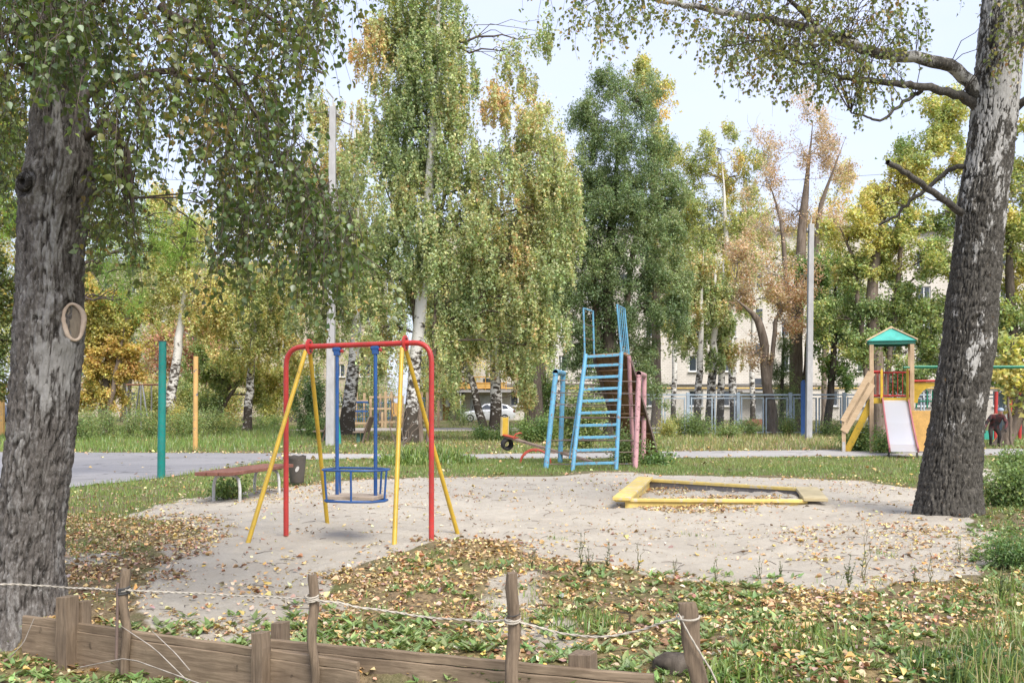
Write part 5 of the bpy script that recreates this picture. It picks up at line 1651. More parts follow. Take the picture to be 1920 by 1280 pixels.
def bg_tree(name, label, Y, trunks, blobs, pal, bark, leaves, lsize=0.085, droop=0.5, clump=0.42, dens=1.0, twigs=10, depth=0.9, cat='tree', shape='tri', wide=0.42, twigmat=None, bare=0.0, patch=0.55, group=None, seed=0):
    """trunks: list of [(px, py, radius px), ...]; blobs: (px, py, rx, ry[, palette shift]) in photo pixels at distance Y"""
    s = Y / F
    bx, by = trunks[0][0][0], trunks[0][0][1]
    base = np.array([(bx - 960) * s, Y, 0.0])
    t = thing(name, label, cat, tuple(base), group=group)
    tt_all = []
    for tr in trunks:
        p = np.array([at(px, py, Y) for px, py, _ in tr])
        p[0, 2] = -0.15
        p[:, 1] += np.linspace(0, RNG.normal(0, 0.3), len(p))
        rr = np.array([r for _, _, r in tr]) * s
        k = np.concatenate([[0], np.cumsum(np.linalg.norm(np.diff(p, axis=0), axis=1))]); k /= k[-1]
        u = np.linspace(0, 1, 18)
        q = np.stack([np.interp(u, k, p[:, i]) for i in range(3)], 1); r = np.interp(u, k, rr)
        q[1:-1] = q[:-2] * 0.25 + q[1:-1] * 0.5 + q[2:] * 0.25
        q[2:-1, :2] += RNG.normal(0, 0.02, (15, 2))
        r[0] *= 1.35
        r[-4:] *= np.array([0.8, 0.6, 0.4, 0.15])
        tb = Tubes(); tb.add(q - base, r, 10)
        tb.build('trunk' if tr is trunks[0] or tr[0][1] > 790 else 'limb', bark if tr is trunks[0] or tr[0][1] > 790 else M_BARK_BR, t)
        tt_all.append((q, r))
    tb = Tubes()
    area = sum(b[2] * b[3] for b in blobs)
    C, SH = [], []
    for b in blobs:
        px, py, rx, ry = b[:4]
        sh = b[4] if len(b) > 4 else 0.0
        c = at(px, py, Y); c[1] += RNG.normal(0, 0.25 * depth * rx * s)
        Rv = np.array([rx * s, min(rx, ry) * s * depth, ry * s])
        # limb from the nearest trunk point lower than the blob
        best = None
        for q, r in tt_all:
            d = np.linalg.norm(q - c, axis=1) + 1.5 * np.maximum(0, q[:, 2] - (c[2] - 0.15 * Rv[2]))
            k = int(np.argmin(d[3:])) + 3
            if best is None or d[k] < best[0]: best = (d[k], q[k], r[k])
        L = np.linalg.norm(c - best[1])
        lim = curve(best[1], c, 0.10, 0, 8, 0.035)
        r0 = min(best[2] * 0.6, 0.02 + 0.012 * L)
        tb.add(lim - base, np.linspace(r0, 0.012, 8), 6)
        ncl = max(4, int(b[2] * b[3] * s * s / (clump * clump) * 2.2 * dens))
        v = RNG.normal(0, 1, (ncl, 3)); v = unit(v) * (RNG.random((ncl, 1)) ** 0.45)
        cl = c + v * Rv
        cl += RNG.normal(0, clump * 0.35, cl.shape)
        for i in range(min(ncl, int(twigs * (1 + 2.2 * bare)))):
            k = RNG.integers(2, 8)
            tb.add(curve(lim[k], cl[i], 0.12, 0, 6, 0.05) - base, np.linspace(0.016, 0.005, 6) * (1 + 0.4 * bare), 4)
        if bare:
            for i in range(int(ncl * bare)):
                e = cl[i % ncl]
                for _ in range(3):
                    d = unit(RNG.normal(0, 1, 3) + np.array([0, 0, 0.7])) * clump * (0.8 + 1.2 * RNG.random())
                    tb.add(curve(e, e + d, 0.05, 0, 4, 0.05) - base, np.linspace(0.010, 0.004, 4), 3)
        n = max(10, int(leaves * b[2] * b[3] / area))
        w = RNG.random(ncl) ** 1.5 + 0.15
        which = RNG.choice(ncl, n, p=w / w.sum())
        sg = np.array([clump * 0.55, clump * 0.55, clump * (0.5 + 0.55 * droop)])
        off = RNG.normal(0, 1, (n, 3)) * sg
        off[:, 2] -= droop * clump * 0.5
        # fine sprays inside each clump
        spr = np.floor(RNG.random(n) * 7)
        hx = hash3(which.astype(float), spr, np.zeros(n), 5 + seed) - 0.5; hy = hash3(which.astype(float), spr, np.ones(n), 6 + seed) - 0.5; hz_ = hash3(which.astype(float), spr, np.ones(n) * 2, 7 + seed) - 0.5
        off = 0.45 * off + np.stack([hx, hy, hz_], 1) * sg * 3.0
        if droop >= 0.55 and wide > 0.3:
            ln_ = clump * (0.9 + 1.6 * hash3(which.astype(float), spr, np.ones(n) * 4, 8 + seed))
            off = np.stack([hx * sg[0] * 4.2, hy * sg[1] * 4.2, hz_ * sg[2] * 2.4 - RNG.random(n) ** 0.8 * ln_], 1) + RNG.normal(0, 0.055, (n, 3))
        C.append(cl[which] + off); SH.append(np.full(n, sh) + 0.25 * (hash3(which.astype(float), np.zeros(n), np.ones(n) * 9, 3 + seed) - 0.5))
    C, SH = np.concatenate(C), np.concatenate(SH)
    keep = C[:, 2] > 0.15
    C, SH = C[keep], SH[keep]
    n = len(C)
    nz = fbm(C[:, 0] * 0.55, C[:, 1] * 0.55, C[:, 2] * 0.55, 120 + seed, 3)
    u = np.clip(0.36 + SH + patch * nz + RNG.normal(0, 0.16, n), 0, 0.999)
    idx = (u * len(pal)).astype(int)
    T = RNG.normal(0, 1, (n, 3)) + np.array([0, 0, -1.3 * droop])
    N = RNG.normal(0, 0.75, (n, 3)) + np.array([0, -0.25, 0.75])
    sz = lsize * 1.25 * (0.65 + 0.7 * RNG.random(n))
    me = leaf_mesh('crown', C - base, T, unit(N), sz, jitter_cols(np.array(pal) * 1.85, idx, 0.2), M_FAR, shape, wide, 0.08)
    o = link('crown', me, t); o['kind'] = 'stuff'
    if tb.V:
        o = tb.build('branches', twigmat or M_TWIG, t); o['kind'] = 'stuff'
    return t

# the tall middle birch behind the swing
bg_tree('birch_tree', 'tall middle birch with white trunk and hanging green and rusty foliage', 37.0,
    [[(768, 832, 15), (771, 760, 13), (776, 690, 12), (786, 620, 11.5), (791, 540, 11), (800, 440, 10), (804, 360, 9), (812, 280, 8), (817, 180, 7), (822, 60, 5), (826, -120, 3)],
     [(790, 560, 5), (770, 470, 4.5), (740, 400, 3.5), (715, 330, 2.5)], [(802, 400, 4), (830, 345, 3.5), (870, 310, 2.5), (940, 285, 1.5)]],
    [(742, 60, 48, 90, 0.1), (705, 90, 30, 80, 0.35), (830, 60, 52, 100), (790, -60, 90, 110), (735, 190, 55, 70), (850, 175, 52, 80), (790, 140, 60, 100), (700, 290, 55, 60, -0.05),
     (745, 330, 55, 60, -0.1), (870, 300, 70, 60), (945, 300, 55, 55, 0.05), (1005, 345, 55, 50, 0.12), (1060, 345, 36, 38, 0.15), (935, 400, 80, 60, 0.05), (860, 430, 80, 65), (940, 480, 80, 60, 0.05), (1010, 440, 50, 50, 0.1), (720, 430, 60, 65),
     (690, 520, 45, 55), (750, 540, 55, 50, -0.05), (850, 530, 70, 50), (905, 580, 60, 45), (975, 560, 45, 60, 0.05), (700, 620, 30, 45), (800, 300, 60, 60, -0.05), (810, 420, 60, 60), (800, 230, 55, 60), (790, 500, 55, 50), (1040, 300, 40, 50, 0.12), (1050, 420, 40, 50, 0.05), (1020, 500, 45, 50, 0.05), (830, 600, 45, 40, 0.05), (1040, 590, 36, 46, 0.0), (1000, 650, 40, 36, 0.0), (735, 620, 36, 36, 0.1), (830, 660, 34, 30, 0.1), (965, 100, 26, 55, 0.15), (1000, 70, 20, 40, 0.1), (935, 180, 36, 45, 0.25), (1010, 230, 40, 50, 0.2)],
    P_BIRCH, M_BIRCH_FAR, 190000, 0.078, 0.8, 0.42, twigs=9, depth=1.2, seed=1, patch=0.4)
bg_tree('birch_tree', 'dark stemmed birch leaning behind the left swing hanger', 46.0,
    [[(648, 816, 15), (655, 740, 13), (664, 670, 11), (668, 600, 9), (674, 480, 7), (668, 330, 5), (660, 200, 3)]],
    [(650, 260, 50, 80, 0.2), (610, 330, 50, 70, 0.15), (660, 400, 55, 70, 0.1), (610, 470, 45, 60), (665, 500, 50, 60), (640, 580, 50, 55), (590, 590, 40, 50, 0.15), (690, 640, 30, 40, 0.1), (600, 220, 40, 60, .25)],
    P_BIRCH, M_BIRCH_FAR, 42000, 0.085, 0.7, 0.45, seed=2)
bg_tree('birch_tree', 'twin stemmed birch in front of the parked white car', 55.0,
    [[(928, 806, 12), (930, 740, 10.5), (928, 680, 9.5), (934, 580, 7), (940, 480, 4)], [(909, 806, 9), (897, 765, 7.5), (886, 720, 6.5), (872, 660, 5), (862, 590, 3)]],
    [(900, 640, 55, 40, 0.05), (955, 640, 45, 50), (858, 640, 40, 40, 0.1), (985, 680, 22, 55, 0.05), (940, 560, 70, 55), (880, 560, 60, 45, 0.1), (990, 590, 35, 50), (850, 720, 22, 24, 0.3), (822, 640, 26, 40, 0.15), (990, 730, 18, 40, 0.05), (820, 700, 20, 24, 0.2), (960, 690, 26, 26, 0.0)],
    P_BIRCH, M_BIRCH_FAR, 42000, 0.09, 0.8, 0.42, seed=3)
bg_tree('tree', 'thick dark trunked tree behind the seesaw', 60.0,
    [[(1002, 800, 20), (1000, 740, 17), (996, 660, 15), (990, 560, 11), (985, 440, 6)]],
    [(1000, 500, 50, 60), (1020, 420, 50, 50, 0.2), (960, 420, 40, 50, 0.2), (1000, 620, 35, 50, -0.1), (1030, 560, 35, 50, -0.1)], P_BIRCH, M_BARK_DK, 22000, 0.10, 0.6, 0.5, seed=4)
bg_tree('birch_tree', 'slim white birch trunk left of the climbing frame rails', 64.0,
    [[(1046, 798, 7), (1044, 700, 6.5), (1041, 600, 6), (1038, 520, 4.5), (1034, 420, 2.5)]], [(1035, 470, 30, 40, 0.1), (1030, 390, 35, 45, 0.2), (1050, 540, 22, 36)], P_BIRCH, M_BIRCH_FAR, 9000, 0.10, 0.6, 0.45, seed=5)
# the dark elm
bg_tree('elm_tree', 'dense dark green elm behind the blue climbing frame', 44.0,
    [[(1150, 820, 17), (1146, 740, 15), (1142, 640, 13), (1138, 520, 10), (1150, 380, 7), (1165, 220, 3)], [(1142, 600, 7), (1110, 500, 5), (1090, 400, 4), (1100, 300, 2)], [(1142, 560, 7), (1190, 450, 5), (1215, 330, 3)]],
    [(1150, 165, 45, 48, 0.05), (1205, 190, 36, 50, 0.1), (1105, 225, 40, 48), (1160, 260, 70, 60), (1225, 270, 28, 50, 0.05), (1110, 330, 55, 60, -0.02), (1190, 350, 70, 65), (1130, 420, 75, 60, -0.08), (1215, 440, 55, 55, -0.05), (1100, 500, 60, 55, -0.1),
     (1170, 500, 80, 55, -0.12), (1240, 510, 45, 45, 0.0), (1130, 580, 75, 50, -0.12), (1210, 580, 75, 50, -0.08), (1275, 580, 32, 36, 0.1), (1190, 650, 70, 45, -0.1), (1120, 660, 60, 45, -0.1), (1210, 720, 42, 36, 0.0), (1150, 730, 50, 40, -0.1), (1085, 620, 40, 50, -0.05), (1075, 400, 30, 50, 0.0), (1260, 430, 30, 50, 0.1), (1265, 360, 26, 40, 0.1), (1245, 340, 36, 50, 0.0), (1150, 380, 60, 60, 0.0), (1075, 540, 36, 50, 0.0), (1270, 520, 34, 44, 0.1)],
    P_ELM, M_BARK_DK, 190000, 0.080, 0.45, 0.40, wide=0.26, seed=6)
bg_tree('poplar_tree', 'pale yellow poplar top showing behind the dark elm', 62.0,
    [[(1232, 800, 10), (1230, 600, 8), (1225, 300, 5), (1222, 120, 2)]], [(1205, 145, 40, 40, 0.2), (1238, 195, 26, 60, 0.2), (1240, 300, 30, 60), (1250, 420, 36, 60), (1255, 540, 34, 50)], P_LIGHT, M_BARK_BR, 15000, 0.11, 0.2, 0.5, seed=7)
# yellowish trees before the flats
bg_tree('birch_tree', 'pale yellow birch between the dark elm and the bare tree', 58.0,
    [[(1378, 806, 8), (1372, 700, 7), (1366, 560, 6), (1358, 420, 4), (1350, 280, 2)]],
    [(1290, 325, 36, 40, 0.1), (1345, 285, 46, 44, 0.1), (1395, 330, 42, 46, 0.12), (1310, 390, 56, 42, 0.05), (1385, 410, 56, 46, 0.05), (1320, 460, 50, 42), (1285, 520, 44, 40), (1350, 500, 46, 40, 0.05), (1300, 300, 20, 26, 0.1), (1270, 430, 30, 44, 0.05), (1400, 470, 40, 36, 0.1), (1300, 570, 36, 30, 0.0), (1345, 570, 36, 26, 0.1), (1420, 290, 22, 30, 0.1)],
    P_LIGHT, M_BIRCH_FAR, 44000, 0.085, 0.5, 0.42, dens=0.8, seed=8)
for i, (px, w, blobs, lab) in enumerate(((1306, 6.5, [(1298, 560, 32, 40, 0.0), (1285, 620, 30, 34), (1310, 500, 26, 36, 0.1)], 'thin pale birch in front of the flats, first of three together'),
                                    (1330, 8.0, [(1330, 590, 34, 34, -0.05), (1335, 520, 32, 36), (1320, 660, 26, 26)], 'dark stemmed birch in front of the flats, middle of three together'),
                                    (1349, 6.5, [(1362, 600, 30, 36, 0.05), (1372, 540, 32, 34, 0.1), (1360, 660, 24, 26, 0.1)], 'thin dark birch in front of the flats, last of three together'))):
    bg_tree('birch_tree', lab, 51.0 + i * 0.6, [[(px, 812, w * 1.15), (px + 4, 720, w), (px + 8, 640, w * 0.85), (px + 8, 560, w * 0.6), (px + 12, 480, w * 0.35)]], blobs, P_BIRCH, M_BIRCH_FAR, 9000, 0.085, 0.6, 0.40, dens=0.8, twigs=8, seed=20 + i)
# half bare brown trees
bg_tree('bare_tree', 'tall half bare tree with thin rusty leaves before the flats', 50.0,
    [[(1494, 812, 15), (1493, 740, 12.5), (1492, 640, 11.5), (1498, 520, 10), (1503, 420, 8), (1512, 330, 5), (1522, 230, 3)], [(1502, 440, 6), (1535, 380, 4.5), (1560, 320, 3), (1580, 260, 1.5)], [(1500, 470, 5), (1465, 400, 4), (1440, 330, 2.5)]],
    [(1500, 215, 48, 32, 0.1), (1450, 260, 40, 40, 0.1), (1545, 255, 36, 42, 0.1), (1500, 300, 60, 46), (1430, 340, 40, 40), (1570, 320, 36, 46), (1500, 390, 66, 40), (1440, 430, 40, 40), (1545, 430, 40, 44)],
    P_RUST, M_BARK_BR, 17000, 0.062, 0.2, 0.55, dens=0.8, twigs=16, twigmat=M_TWIG_PALE, bare=0.9, seed=9)
bg_tree('bare_tree', 'brown curved tree with dry rusty leaves bending over the mesh fence', 47.0,
    [[(1448, 822, 13), (1446, 770, 10), (1434, 700, 8.5), (1432, 630, 8), (1420, 598, 7), (1396, 575, 5), (1370, 555, 3)], [(1432, 640, 5), (1455, 590, 4), (1490, 550, 2)]],
    [(1400, 545, 44, 30, 0.0), (1455, 570, 46, 40, 0.05), (1490, 600, 40, 40, 0.2), (1440, 500, 55, 40, 0.0), (1510, 530, 40, 40, 0.1), (1390, 470, 46, 36, 0.0), (1420, 660, 36, 30, -0.1)],
    P_RUST, M_BARK_BR, 12000, 0.075, 0.4, 0.45, dens=0.8, twigs=14, twigmat=M_TWIG_PALE, bare=0.6, seed=10)
bg_tree('spruce_tree', 'young dark spruce between the two brown trunks at the fence', 49.0,
    [[(1465, 815, 5), (1466, 760, 4), (1468, 680, 3), (1470, 600, 1)]], [(1468, 640, 20, 22), (1466, 690, 34, 22), (1466, 730, 46, 18), (1462, 765, 50, 16)], P_ELM, M_BARK_DK, 12000, 0.09, 0.6, 0.34, wide=0.12, seed=11)
bg_tree('tree', 'slim dark trunk left of the slide tower', 48.0,
    [[(1549, 816, 8), (1556, 760, 7), (1563, 690, 6), (1566, 600, 5), (1570, 500, 3)]], [(1575, 560, 50, 44, -0.1), (1560, 620, 44, 40, -0.1), (1600, 640, 40, 36, -0.05), (1580, 690, 46, 24, 0.0), (1540, 500, 40, 40, 0.1)], P_GREENM, M_BARK_DK, 22000, 0.085, 0.5, 0.42, seed=12)
bg_tree('maple_tree', 'broad yellow and green maple behind the slide tower', 42.0,
    [[(1652, 830, 15), (1648, 740, 13), (1640, 620, 12), (1632, 560, 11), (1642, 500, 9), (1655, 420, 6), (1680, 300, 3)], [(1640, 540, 6), (1600, 470, 4), (1570, 410, 2.5)], [(1650, 460, 6), (1700, 390, 4), (1750, 300, 2.5)]],
    [(1650, 370, 60, 46, 0.30), (1600, 430, 56, 46, 0.28), (1690, 430, 60, 44, 0.28), (1720, 300, 50, 60, 0.12), (1765, 240, 46, 60, 0.12), (1690, 340, 46, 50, 0.2), (1660, 480, 70, 40, 0.18), (1740, 490, 50, 46, 0.0), (1590, 500, 50, 40, 0.12),
     (1690, 560, 66, 42, -0.22), (1620, 580, 56, 40, -0.12), (1740, 600, 56, 46, -0.25), (1670, 630, 60, 40, -0.25), (1610, 650, 46, 36, -0.15), (1740, 670, 50, 36, -0.25), (1790, 190, 36, 50, 0.15), (1790, 430, 40, 50, 0.1), (1800, 520, 40, 46, 0.0), (1790, 600, 40, 46, -0.15), (1560, 600, 36, 40, -0.1), (1690, 700, 46, 30, -0.25), (1800, 330, 30, 60, 0.15)],
    P_MAPLE, M_BARK_BR, 110000, 0.08, 0.3, 0.42, seed=13)
bg_tree('maple_tree', 'golden brown maple behind the dark barked birch', 46.0,
    [[(1905, 815, 14), (1900, 700, 12), (1895, 560, 9), (1890, 400, 5)]],
    [(1890, 420, 44, 50, 0.25), (1920, 340, 46, 50, 0.2), (1900, 520, 44, 50, 0.2), (1950, 460, 60, 80, 0.2), (1880, 600, 40, 44, -0.2), (1930, 620, 46, 50, -0.25), (1960, 300, 60, 80, 0.1), (1990, 560, 60, 80, -0.1), (1870, 690, 30, 36, -0.25), (1930, 720, 40, 36, -0.2)],
    P_MAPLE, M_BARK_DK, 34000, 0.105, 0.3, 0.5, twigmat=M_TWIG_PALE, bare=0.3, seed=14)
bg_tree('maple_sapling', 'young bright yellow maple sapling with large leaves at the leaning pale trunk', 34.0,
    [[(1898, 838, 3), (1897, 780, 2.5), (1893, 720, 2), (1888, 640, 1)]], [(1893, 650, 22, 24, 0.3), (1886, 690, 22, 18, 0.25), (1908, 722, 24, 16, 0.1), (1920, 680, 24, 30, 0.2), (1938, 740, 20, 20, 0.1)], P_MAPLE, M_BARK_BR, 1500, 0.13, 0.5, 0.34, wide=0.5, seed=15)
lt_ = thing('leaning_trunk', 'pale bare trunk leaning to the side behind the dark barked birch', 'tree trunk', (gp(1882, 836)[0], gp(1882, 836)[1], 0))
y0 = gp(1882, 836)[1]
tb = Tubes(); q = np.array([at(px, py, y0) for px, py in ((1874, 842), (1884, 826), (1900, 795), (1914, 768), (1935, 725), (1975, 640), (2030, 520))])
tb.add(q - np.array([gp(1882, 836)[0], y0, 0]), np.array([17, 15, 13.5, 12.5, 11, 9, 6]) * y0 / F, 12)
tb.build('trunk', M_BARK_BR, lt_)

# ---- left background
bg_tree('larch_tree', 'feathery green larch behind the huge rough birch', 19.0,
    [[(95, 890, 22), (98, 700, 19), (105, 450, 15), (112, 200, 11), (118, -200, 6)]],
    [(215, 350, 60, 24), (250, 395, 70, 22), (310, 430, 70, 22, 0.1), (360, 455, 48, 26, 0.1), (230, 450, 60, 26), (190, 300, 50, 40), (290, 470, 60, 18), (200, 510, 44, 40), (170, 420, 40, 50), (225, 560, 26, 40), (20, 400, 30, 60), (15, 250, 36, 60)],
    P_LARCH, M_BARK_DK, 30000, 0.055, 0.7, 0.20, dens=1.2, twigs=26, wide=0.07, depth=0.6, seed=16)
bg_tree('maple_tree', 'golden orange maple at the edge of the weeds behind the court', 48.0,
    [[(190, 800, 9), (195, 740, 8), (200, 660, 6), (205, 580, 3)], [(196, 720, 5), (230, 660, 4), (245, 610, 2)]],
    [(200, 620, 50, 44, 0.1), (175, 680, 46, 40, 0.12), (235, 650, 40, 44, 0.05), (195, 730, 50, 30, 0.3), (245, 700, 32, 30, 0.3), (160, 740, 36, 26, 0.2), (150, 620, 36, 50, 0.1), (215, 755, 30, 16, 0.3), (180, 560, 50, 40, 0.0), (240, 590, 34, 36, 0.0)],
    P_GOLD, M_BARK_DK, 42000, 0.085, 0.3, 0.36, seed=17)
bg_tree('maple_tree', 'dull golden tree beyond the huge rough birch at the edge', 40.0,
    [[(-20, 820, 14), (-15, 700, 12), (-5, 500, 9), (5, 300, 5)]],
    [(15, 300, 40, 70, 0.1), (20, 420, 30, 60, 0.1), (-30, 380, 50, 90, 0.0), (10, 540, 30, 60, -0.1), (20, 640, 26, 50, -0.2), (-30, 560, 50, 90, -0.2), (10, 220, 50, 50, 0.1), (5, 700, 30, 30, -0.2)],
    [(0.07, 0.09, 0.025), (0.14, 0.13, 0.03), (0.26, 0.18, 0.035), (0.36, 0.22, 0.04)], M_BARK_DK, 26000, 0.09, 0.4, 0.45, seed=18)
bg_tree('birch_tree', 'white birch leaning behind the thick teal post', 49.0,
    [[(316, 792, 11), (320, 745, 9.5), (328, 690, 8.5), (338, 625, 7.5), (346, 560, 5.5), (352, 470, 3)]],
    [(345, 500, 60, 50, 0.0), (395, 545, 44, 50, 0.05), (300, 550, 34, 50, 0.05), (360, 430, 60, 50, 0.05), (400, 610, 40, 36, 0.05), (310, 470, 40, 40, 0.0), (300, 370, 40, 50, 0.1), (430, 560, 36, 40, 0.0), (360, 590, 30, 26, 0.05)],
    P_LIGHT, M_BIRCH_FAR, 36000, 0.085, 0.6, 0.40, seed=19)
bg_tree('birch_tree', 'speckled birch between the ochre post and the swing', 53.0,
    [[(463, 800, 9), (467, 740, 7.5), (472, 680, 6.5), (478, 620, 5.5), (484, 540, 3)]],
    [(480, 540, 60, 60, 0.0), (440, 600, 44, 50, 0.1), (520, 590, 50, 50, 0.05), (490, 640, 40, 36, 0.05), (545, 660, 34, 40, 0.1), (430, 660, 30, 34, 0.1), (540, 520, 40, 50, 0.05)], P_LIGHT, M_BIRCH_FAR, 32000, 0.09, 0.6, 0.42, seed=30)
bg_tree('curved_tree', 'small dark tree with two bent stems behind the weeds', 57.0,
    [[(402, 790, 5), (408, 760, 5), (424, 728, 4.5), (448, 714, 3), (470, 700, 2)], [(405, 792, 5), (416, 765, 4.5), (434, 735, 3.5), (455, 712, 2)]],
    [(440, 690, 40, 26, 0.1), (490, 700, 44, 26, 0.2), (400, 720, 34, 30, -0.1), (530, 715, 36, 26, 0.2), (380, 680, 34, 34, -0.1), (500, 740, 40, 16, 0.2), (390, 760, 26, 26, -0.2)], P_MAPLE, M_BARK_BR, 24000, 0.09, 0.3, 0.36, seed=31)
bg_tree('reddish_tree', 'loose reddish brown tree behind the leaning white birch', 66.0,
    [[(345, 795, 6), (350, 720, 5), (360, 640, 4), (365, 560, 2)]], [(300, 670, 34, 46, 0.0), (350, 690, 46, 50), (400, 650, 44, 50), (310, 620, 34, 36), (430, 720, 40, 30)], [(0.22, 0.15, 0.10), (0.30, 0.16, 0.12), (0.24, 0.20, 0.09), (0.36, 0.20, 0.14)], M_BARK_DK, 20000, 0.11, 0.3, 0.5, twigmat=M_TWIG_PALE, bare=0.3, seed=32)
# thin pale crowns before the flats
bg_tree('birch_tree', 'airy pale yellow birch between the elm and the middle fence posts', 70.0,
    [[(1262, 800, 5), (1264, 700, 5), (1268, 560, 4), (1275, 420, 2)]],
    [(1275, 400, 34, 40, 0.1), (1255, 470, 34, 44, 0.05), (1290, 460, 36, 44, 0.1), (1270, 540, 40, 40, 0.0), (1250, 610, 26, 30, 0.0)], P_LIGHT, M_BIRCH_FAR, 15000, 0.09, 0.6, 0.5, seed=60)
bg_tree('birch_tree', 'airy pale green birch behind the brown curved tree', 70.0,
    [[(1412, 800, 5), (1410, 700, 5), (1414, 560, 4), (1420, 400, 2)]],
    [(1420, 400, 40, 40, 0.15), (1395, 450, 40, 40, 0.05), (1440, 450, 40, 40, 0.1), (1415, 510, 44, 36, 0.0), (1470, 490, 36, 40, 0.1), (1405, 570, 34, 34, -0.1), (1450, 560, 36, 30, 0.05)], P_LIGHT, M_BIRCH_FAR, 16000, 0.09, 0.5, 0.5, seed=61)
bg_tree('birch_tree', 'airy yellow green tree behind the concrete pole at the fence', 68.0,
    [[(1545, 800, 5), (1546, 700, 5), (1550, 560, 4), (1556, 400, 2)]],
    [(1560, 390, 44, 40, 0.2), (1530, 440, 40, 44, 0.15), (1580, 440, 44, 44, 0.15), (1545, 500, 46, 40, 0.1), (1600, 490, 40, 40, 0.05), (1550, 560, 44, 36, 0.0), (1590, 330, 34, 36, 0.2), (1600, 570, 36, 40, -0.05)], P_LIGHT, M_BARK_BR, 20000, 0.09, 0.4, 0.5, seed=62)
bg_tree('poplar_tree', 'pale yellow poplar between the middle birch and the dark elm', 66.0,
    [[(1018, 796, 7), (1018, 600, 6), (1016, 400, 4), (1012, 220, 2)]],
    [(1010, 215, 32, 40, 0.3), (1035, 280, 32, 44, 0.25), (990, 280, 30, 44, 0.25), (1045, 350, 30, 44, 0.1), (1010, 360, 40, 44, 0.1), (1050, 440, 32, 50, 0.0), (1020, 460, 40, 50, 0.0), (1050, 540, 30, 50, 0.0)], P_LIGHT, M_BARK_BR, 30000, 0.095, 0.3, 0.5, seed=63)
# row of trees behind everything, closing the view to the left
for i, (px, Y, top, w, pal, lab) in enumerate(((70, 74, 330, 95, P_LIGHT, 'pale crown far behind the golden maple'), (235, 78, 420, 80, P_BIRCH, 'olive crown in the far row behind the thick teal post'), (390, 80, 380, 90, P_LIGHT, 'pale yellow crown in the far row behind the ochre post'),
                                          (545, 78, 300, 85, P_LIGHT, 'pale crown in the far row behind the swing'), (700, 84, 330, 85, P_BIRCH, 'olive crown in the far row behind the middle birch'), (850, 86, 430, 70, P_LIGHT, 'pale crown in the far row above the parked white car'))):
    bl = []
    for k in range(9):
        a = k / 8.0
        yy = top + 40 + (690 - top - 40) * a
        for sx in (-0.5, 0.5):
            bl.append((px + sx * w + random.uniform(-14, 14), yy + random.uniform(-14, 14), w * (0.42 + 0.30 * math.sin(math.pi * (a * 0.8 + 0.15))), 44, random.uniform(-0.1, 0.15)))
    if px in (700, 850): bl = [b for b in bl if b[1] < 675]
    bg_tree('far_tree', lab, float(Y), [[(px, 793, 9), (px + 3, 700, 8), (px + 4, 560, 6), (px + 6, top + 60, 2)]], bl, pal, M_BARK_DK, 24000, 0.105, 0.4, 0.65, twigs=5, seed=40 + i)

# ---- bushes and weeds
def bush(name, label, px, py, rx, ry, Y, n, pal, lsize=0.07, cat='bush', wide=0.4, clump=0.22):
    s = Y / F
    base = np.array([(px - 960) * s, Y, 0.0])
    t = thing(name, label, cat, tuple(base))
    h = (HORIZON + EYE / s - (py - ry)) * s        # height over the ground
    tb = Tubes()
    m = max(7, int(rx * s * 9))
    C = []
    for i in range(m):
        a = RNG.random() * 6.283; rr_ = rx * s * math.sqrt(RNG.random())
        top = np.array([rr_ * math.cos(a), rr_ * math.sin(a) * 0.7, h * (0.55 + 0.45 * math.sqrt(max(0, 1 - (rr_ / (rx * s)) ** 2)) * RNG.random() ** 0.4)])
        q = curve(np.array([rr_ * 0.45 * math.cos(a), rr_ * 0.4 * math.sin(a), -0.03]), top, 0.06, 0, 6, 0.03)
        tb.add(q, np.linspace(0.012, 0.004, 6), 4)
        k = int(n / m)
        u = RNG.random(k) ** 0.7
        i0 = np.minimum((u * 5).astype(int), 4); f = (u * 5 - i0)[:, None]
        C.append(q[i0] * (1 - f) + q[i0 + 1] * f + RNG.normal(0, clump, (k, 3)) * (0.35 + 0.65 * u[:, None]))
    C = np.concatenate(C); C = C[C[:, 2] > 0.02]
    k = len(C)
    nz = fbm(C[:, 0] * 1.6 + px, C[:, 1] * 1.6, C[:, 2] * 1.6, 201, 3)
    idx = (np.clip(0.42 + 0.5 * nz + RNG.normal(0, 0.16, k), 0, 0.999) * len(pal)).astype(int)
    me = leaf_mesh('foliage', C, RNG.normal(0, 1, (k, 3)) + [0, 0, 0.1], unit(RNG.normal(0, 0.7, (k, 3)) + [0, -0.2, 0.8]), lsize * (0.65 + 0.7 * RNG.random(k)), jitter_cols(np.array(pal) * 1.6, idx, 0.2), M_FAR, 'tri', wide, 0.08)
    o = link('foliage', me, t); o['kind'] = 'stuff'
    o = tb.build('stems', M_TWIG, t); o['kind'] = 'stuff'
    return t
P_WEED = [(0.09, 0.135, 0.045), (0.13, 0.18, 0.06), (0.18, 0.22, 0.08), (0.28, 0.26, 0.11)]
bush('bush', 'round dark green bush left of the tall concrete pole', 576, 748, 36, 52, 44.0, 13000, [(0.06, 0.10, 0.035), (0.09, 0.14, 0.05), (0.13, 0.18, 0.065)])
bush('bush', 'green bush at the foot of the twin stemmed birch', 925, 822, 40, 18, 40.0, 5000, P_GREENM, 0.06)
bush('bush', 'wide green bush behind the seesaw and blue ladder', 1010, 812, 56, 30, 38.0, 8000, P_GREENM, 0.065)
bush('bush', 'leafy yellow green bush behind the blue ladder rungs', 1085, 790, 46, 58, 33.0, 9000, P_MAPLE[:3], 0.075)
bush('bush', 'leafy bush growing between the blue ladder and pink posts', 1172, 850, 20, 30, 24.0, 3000, P_WEED[:3], 0.05)
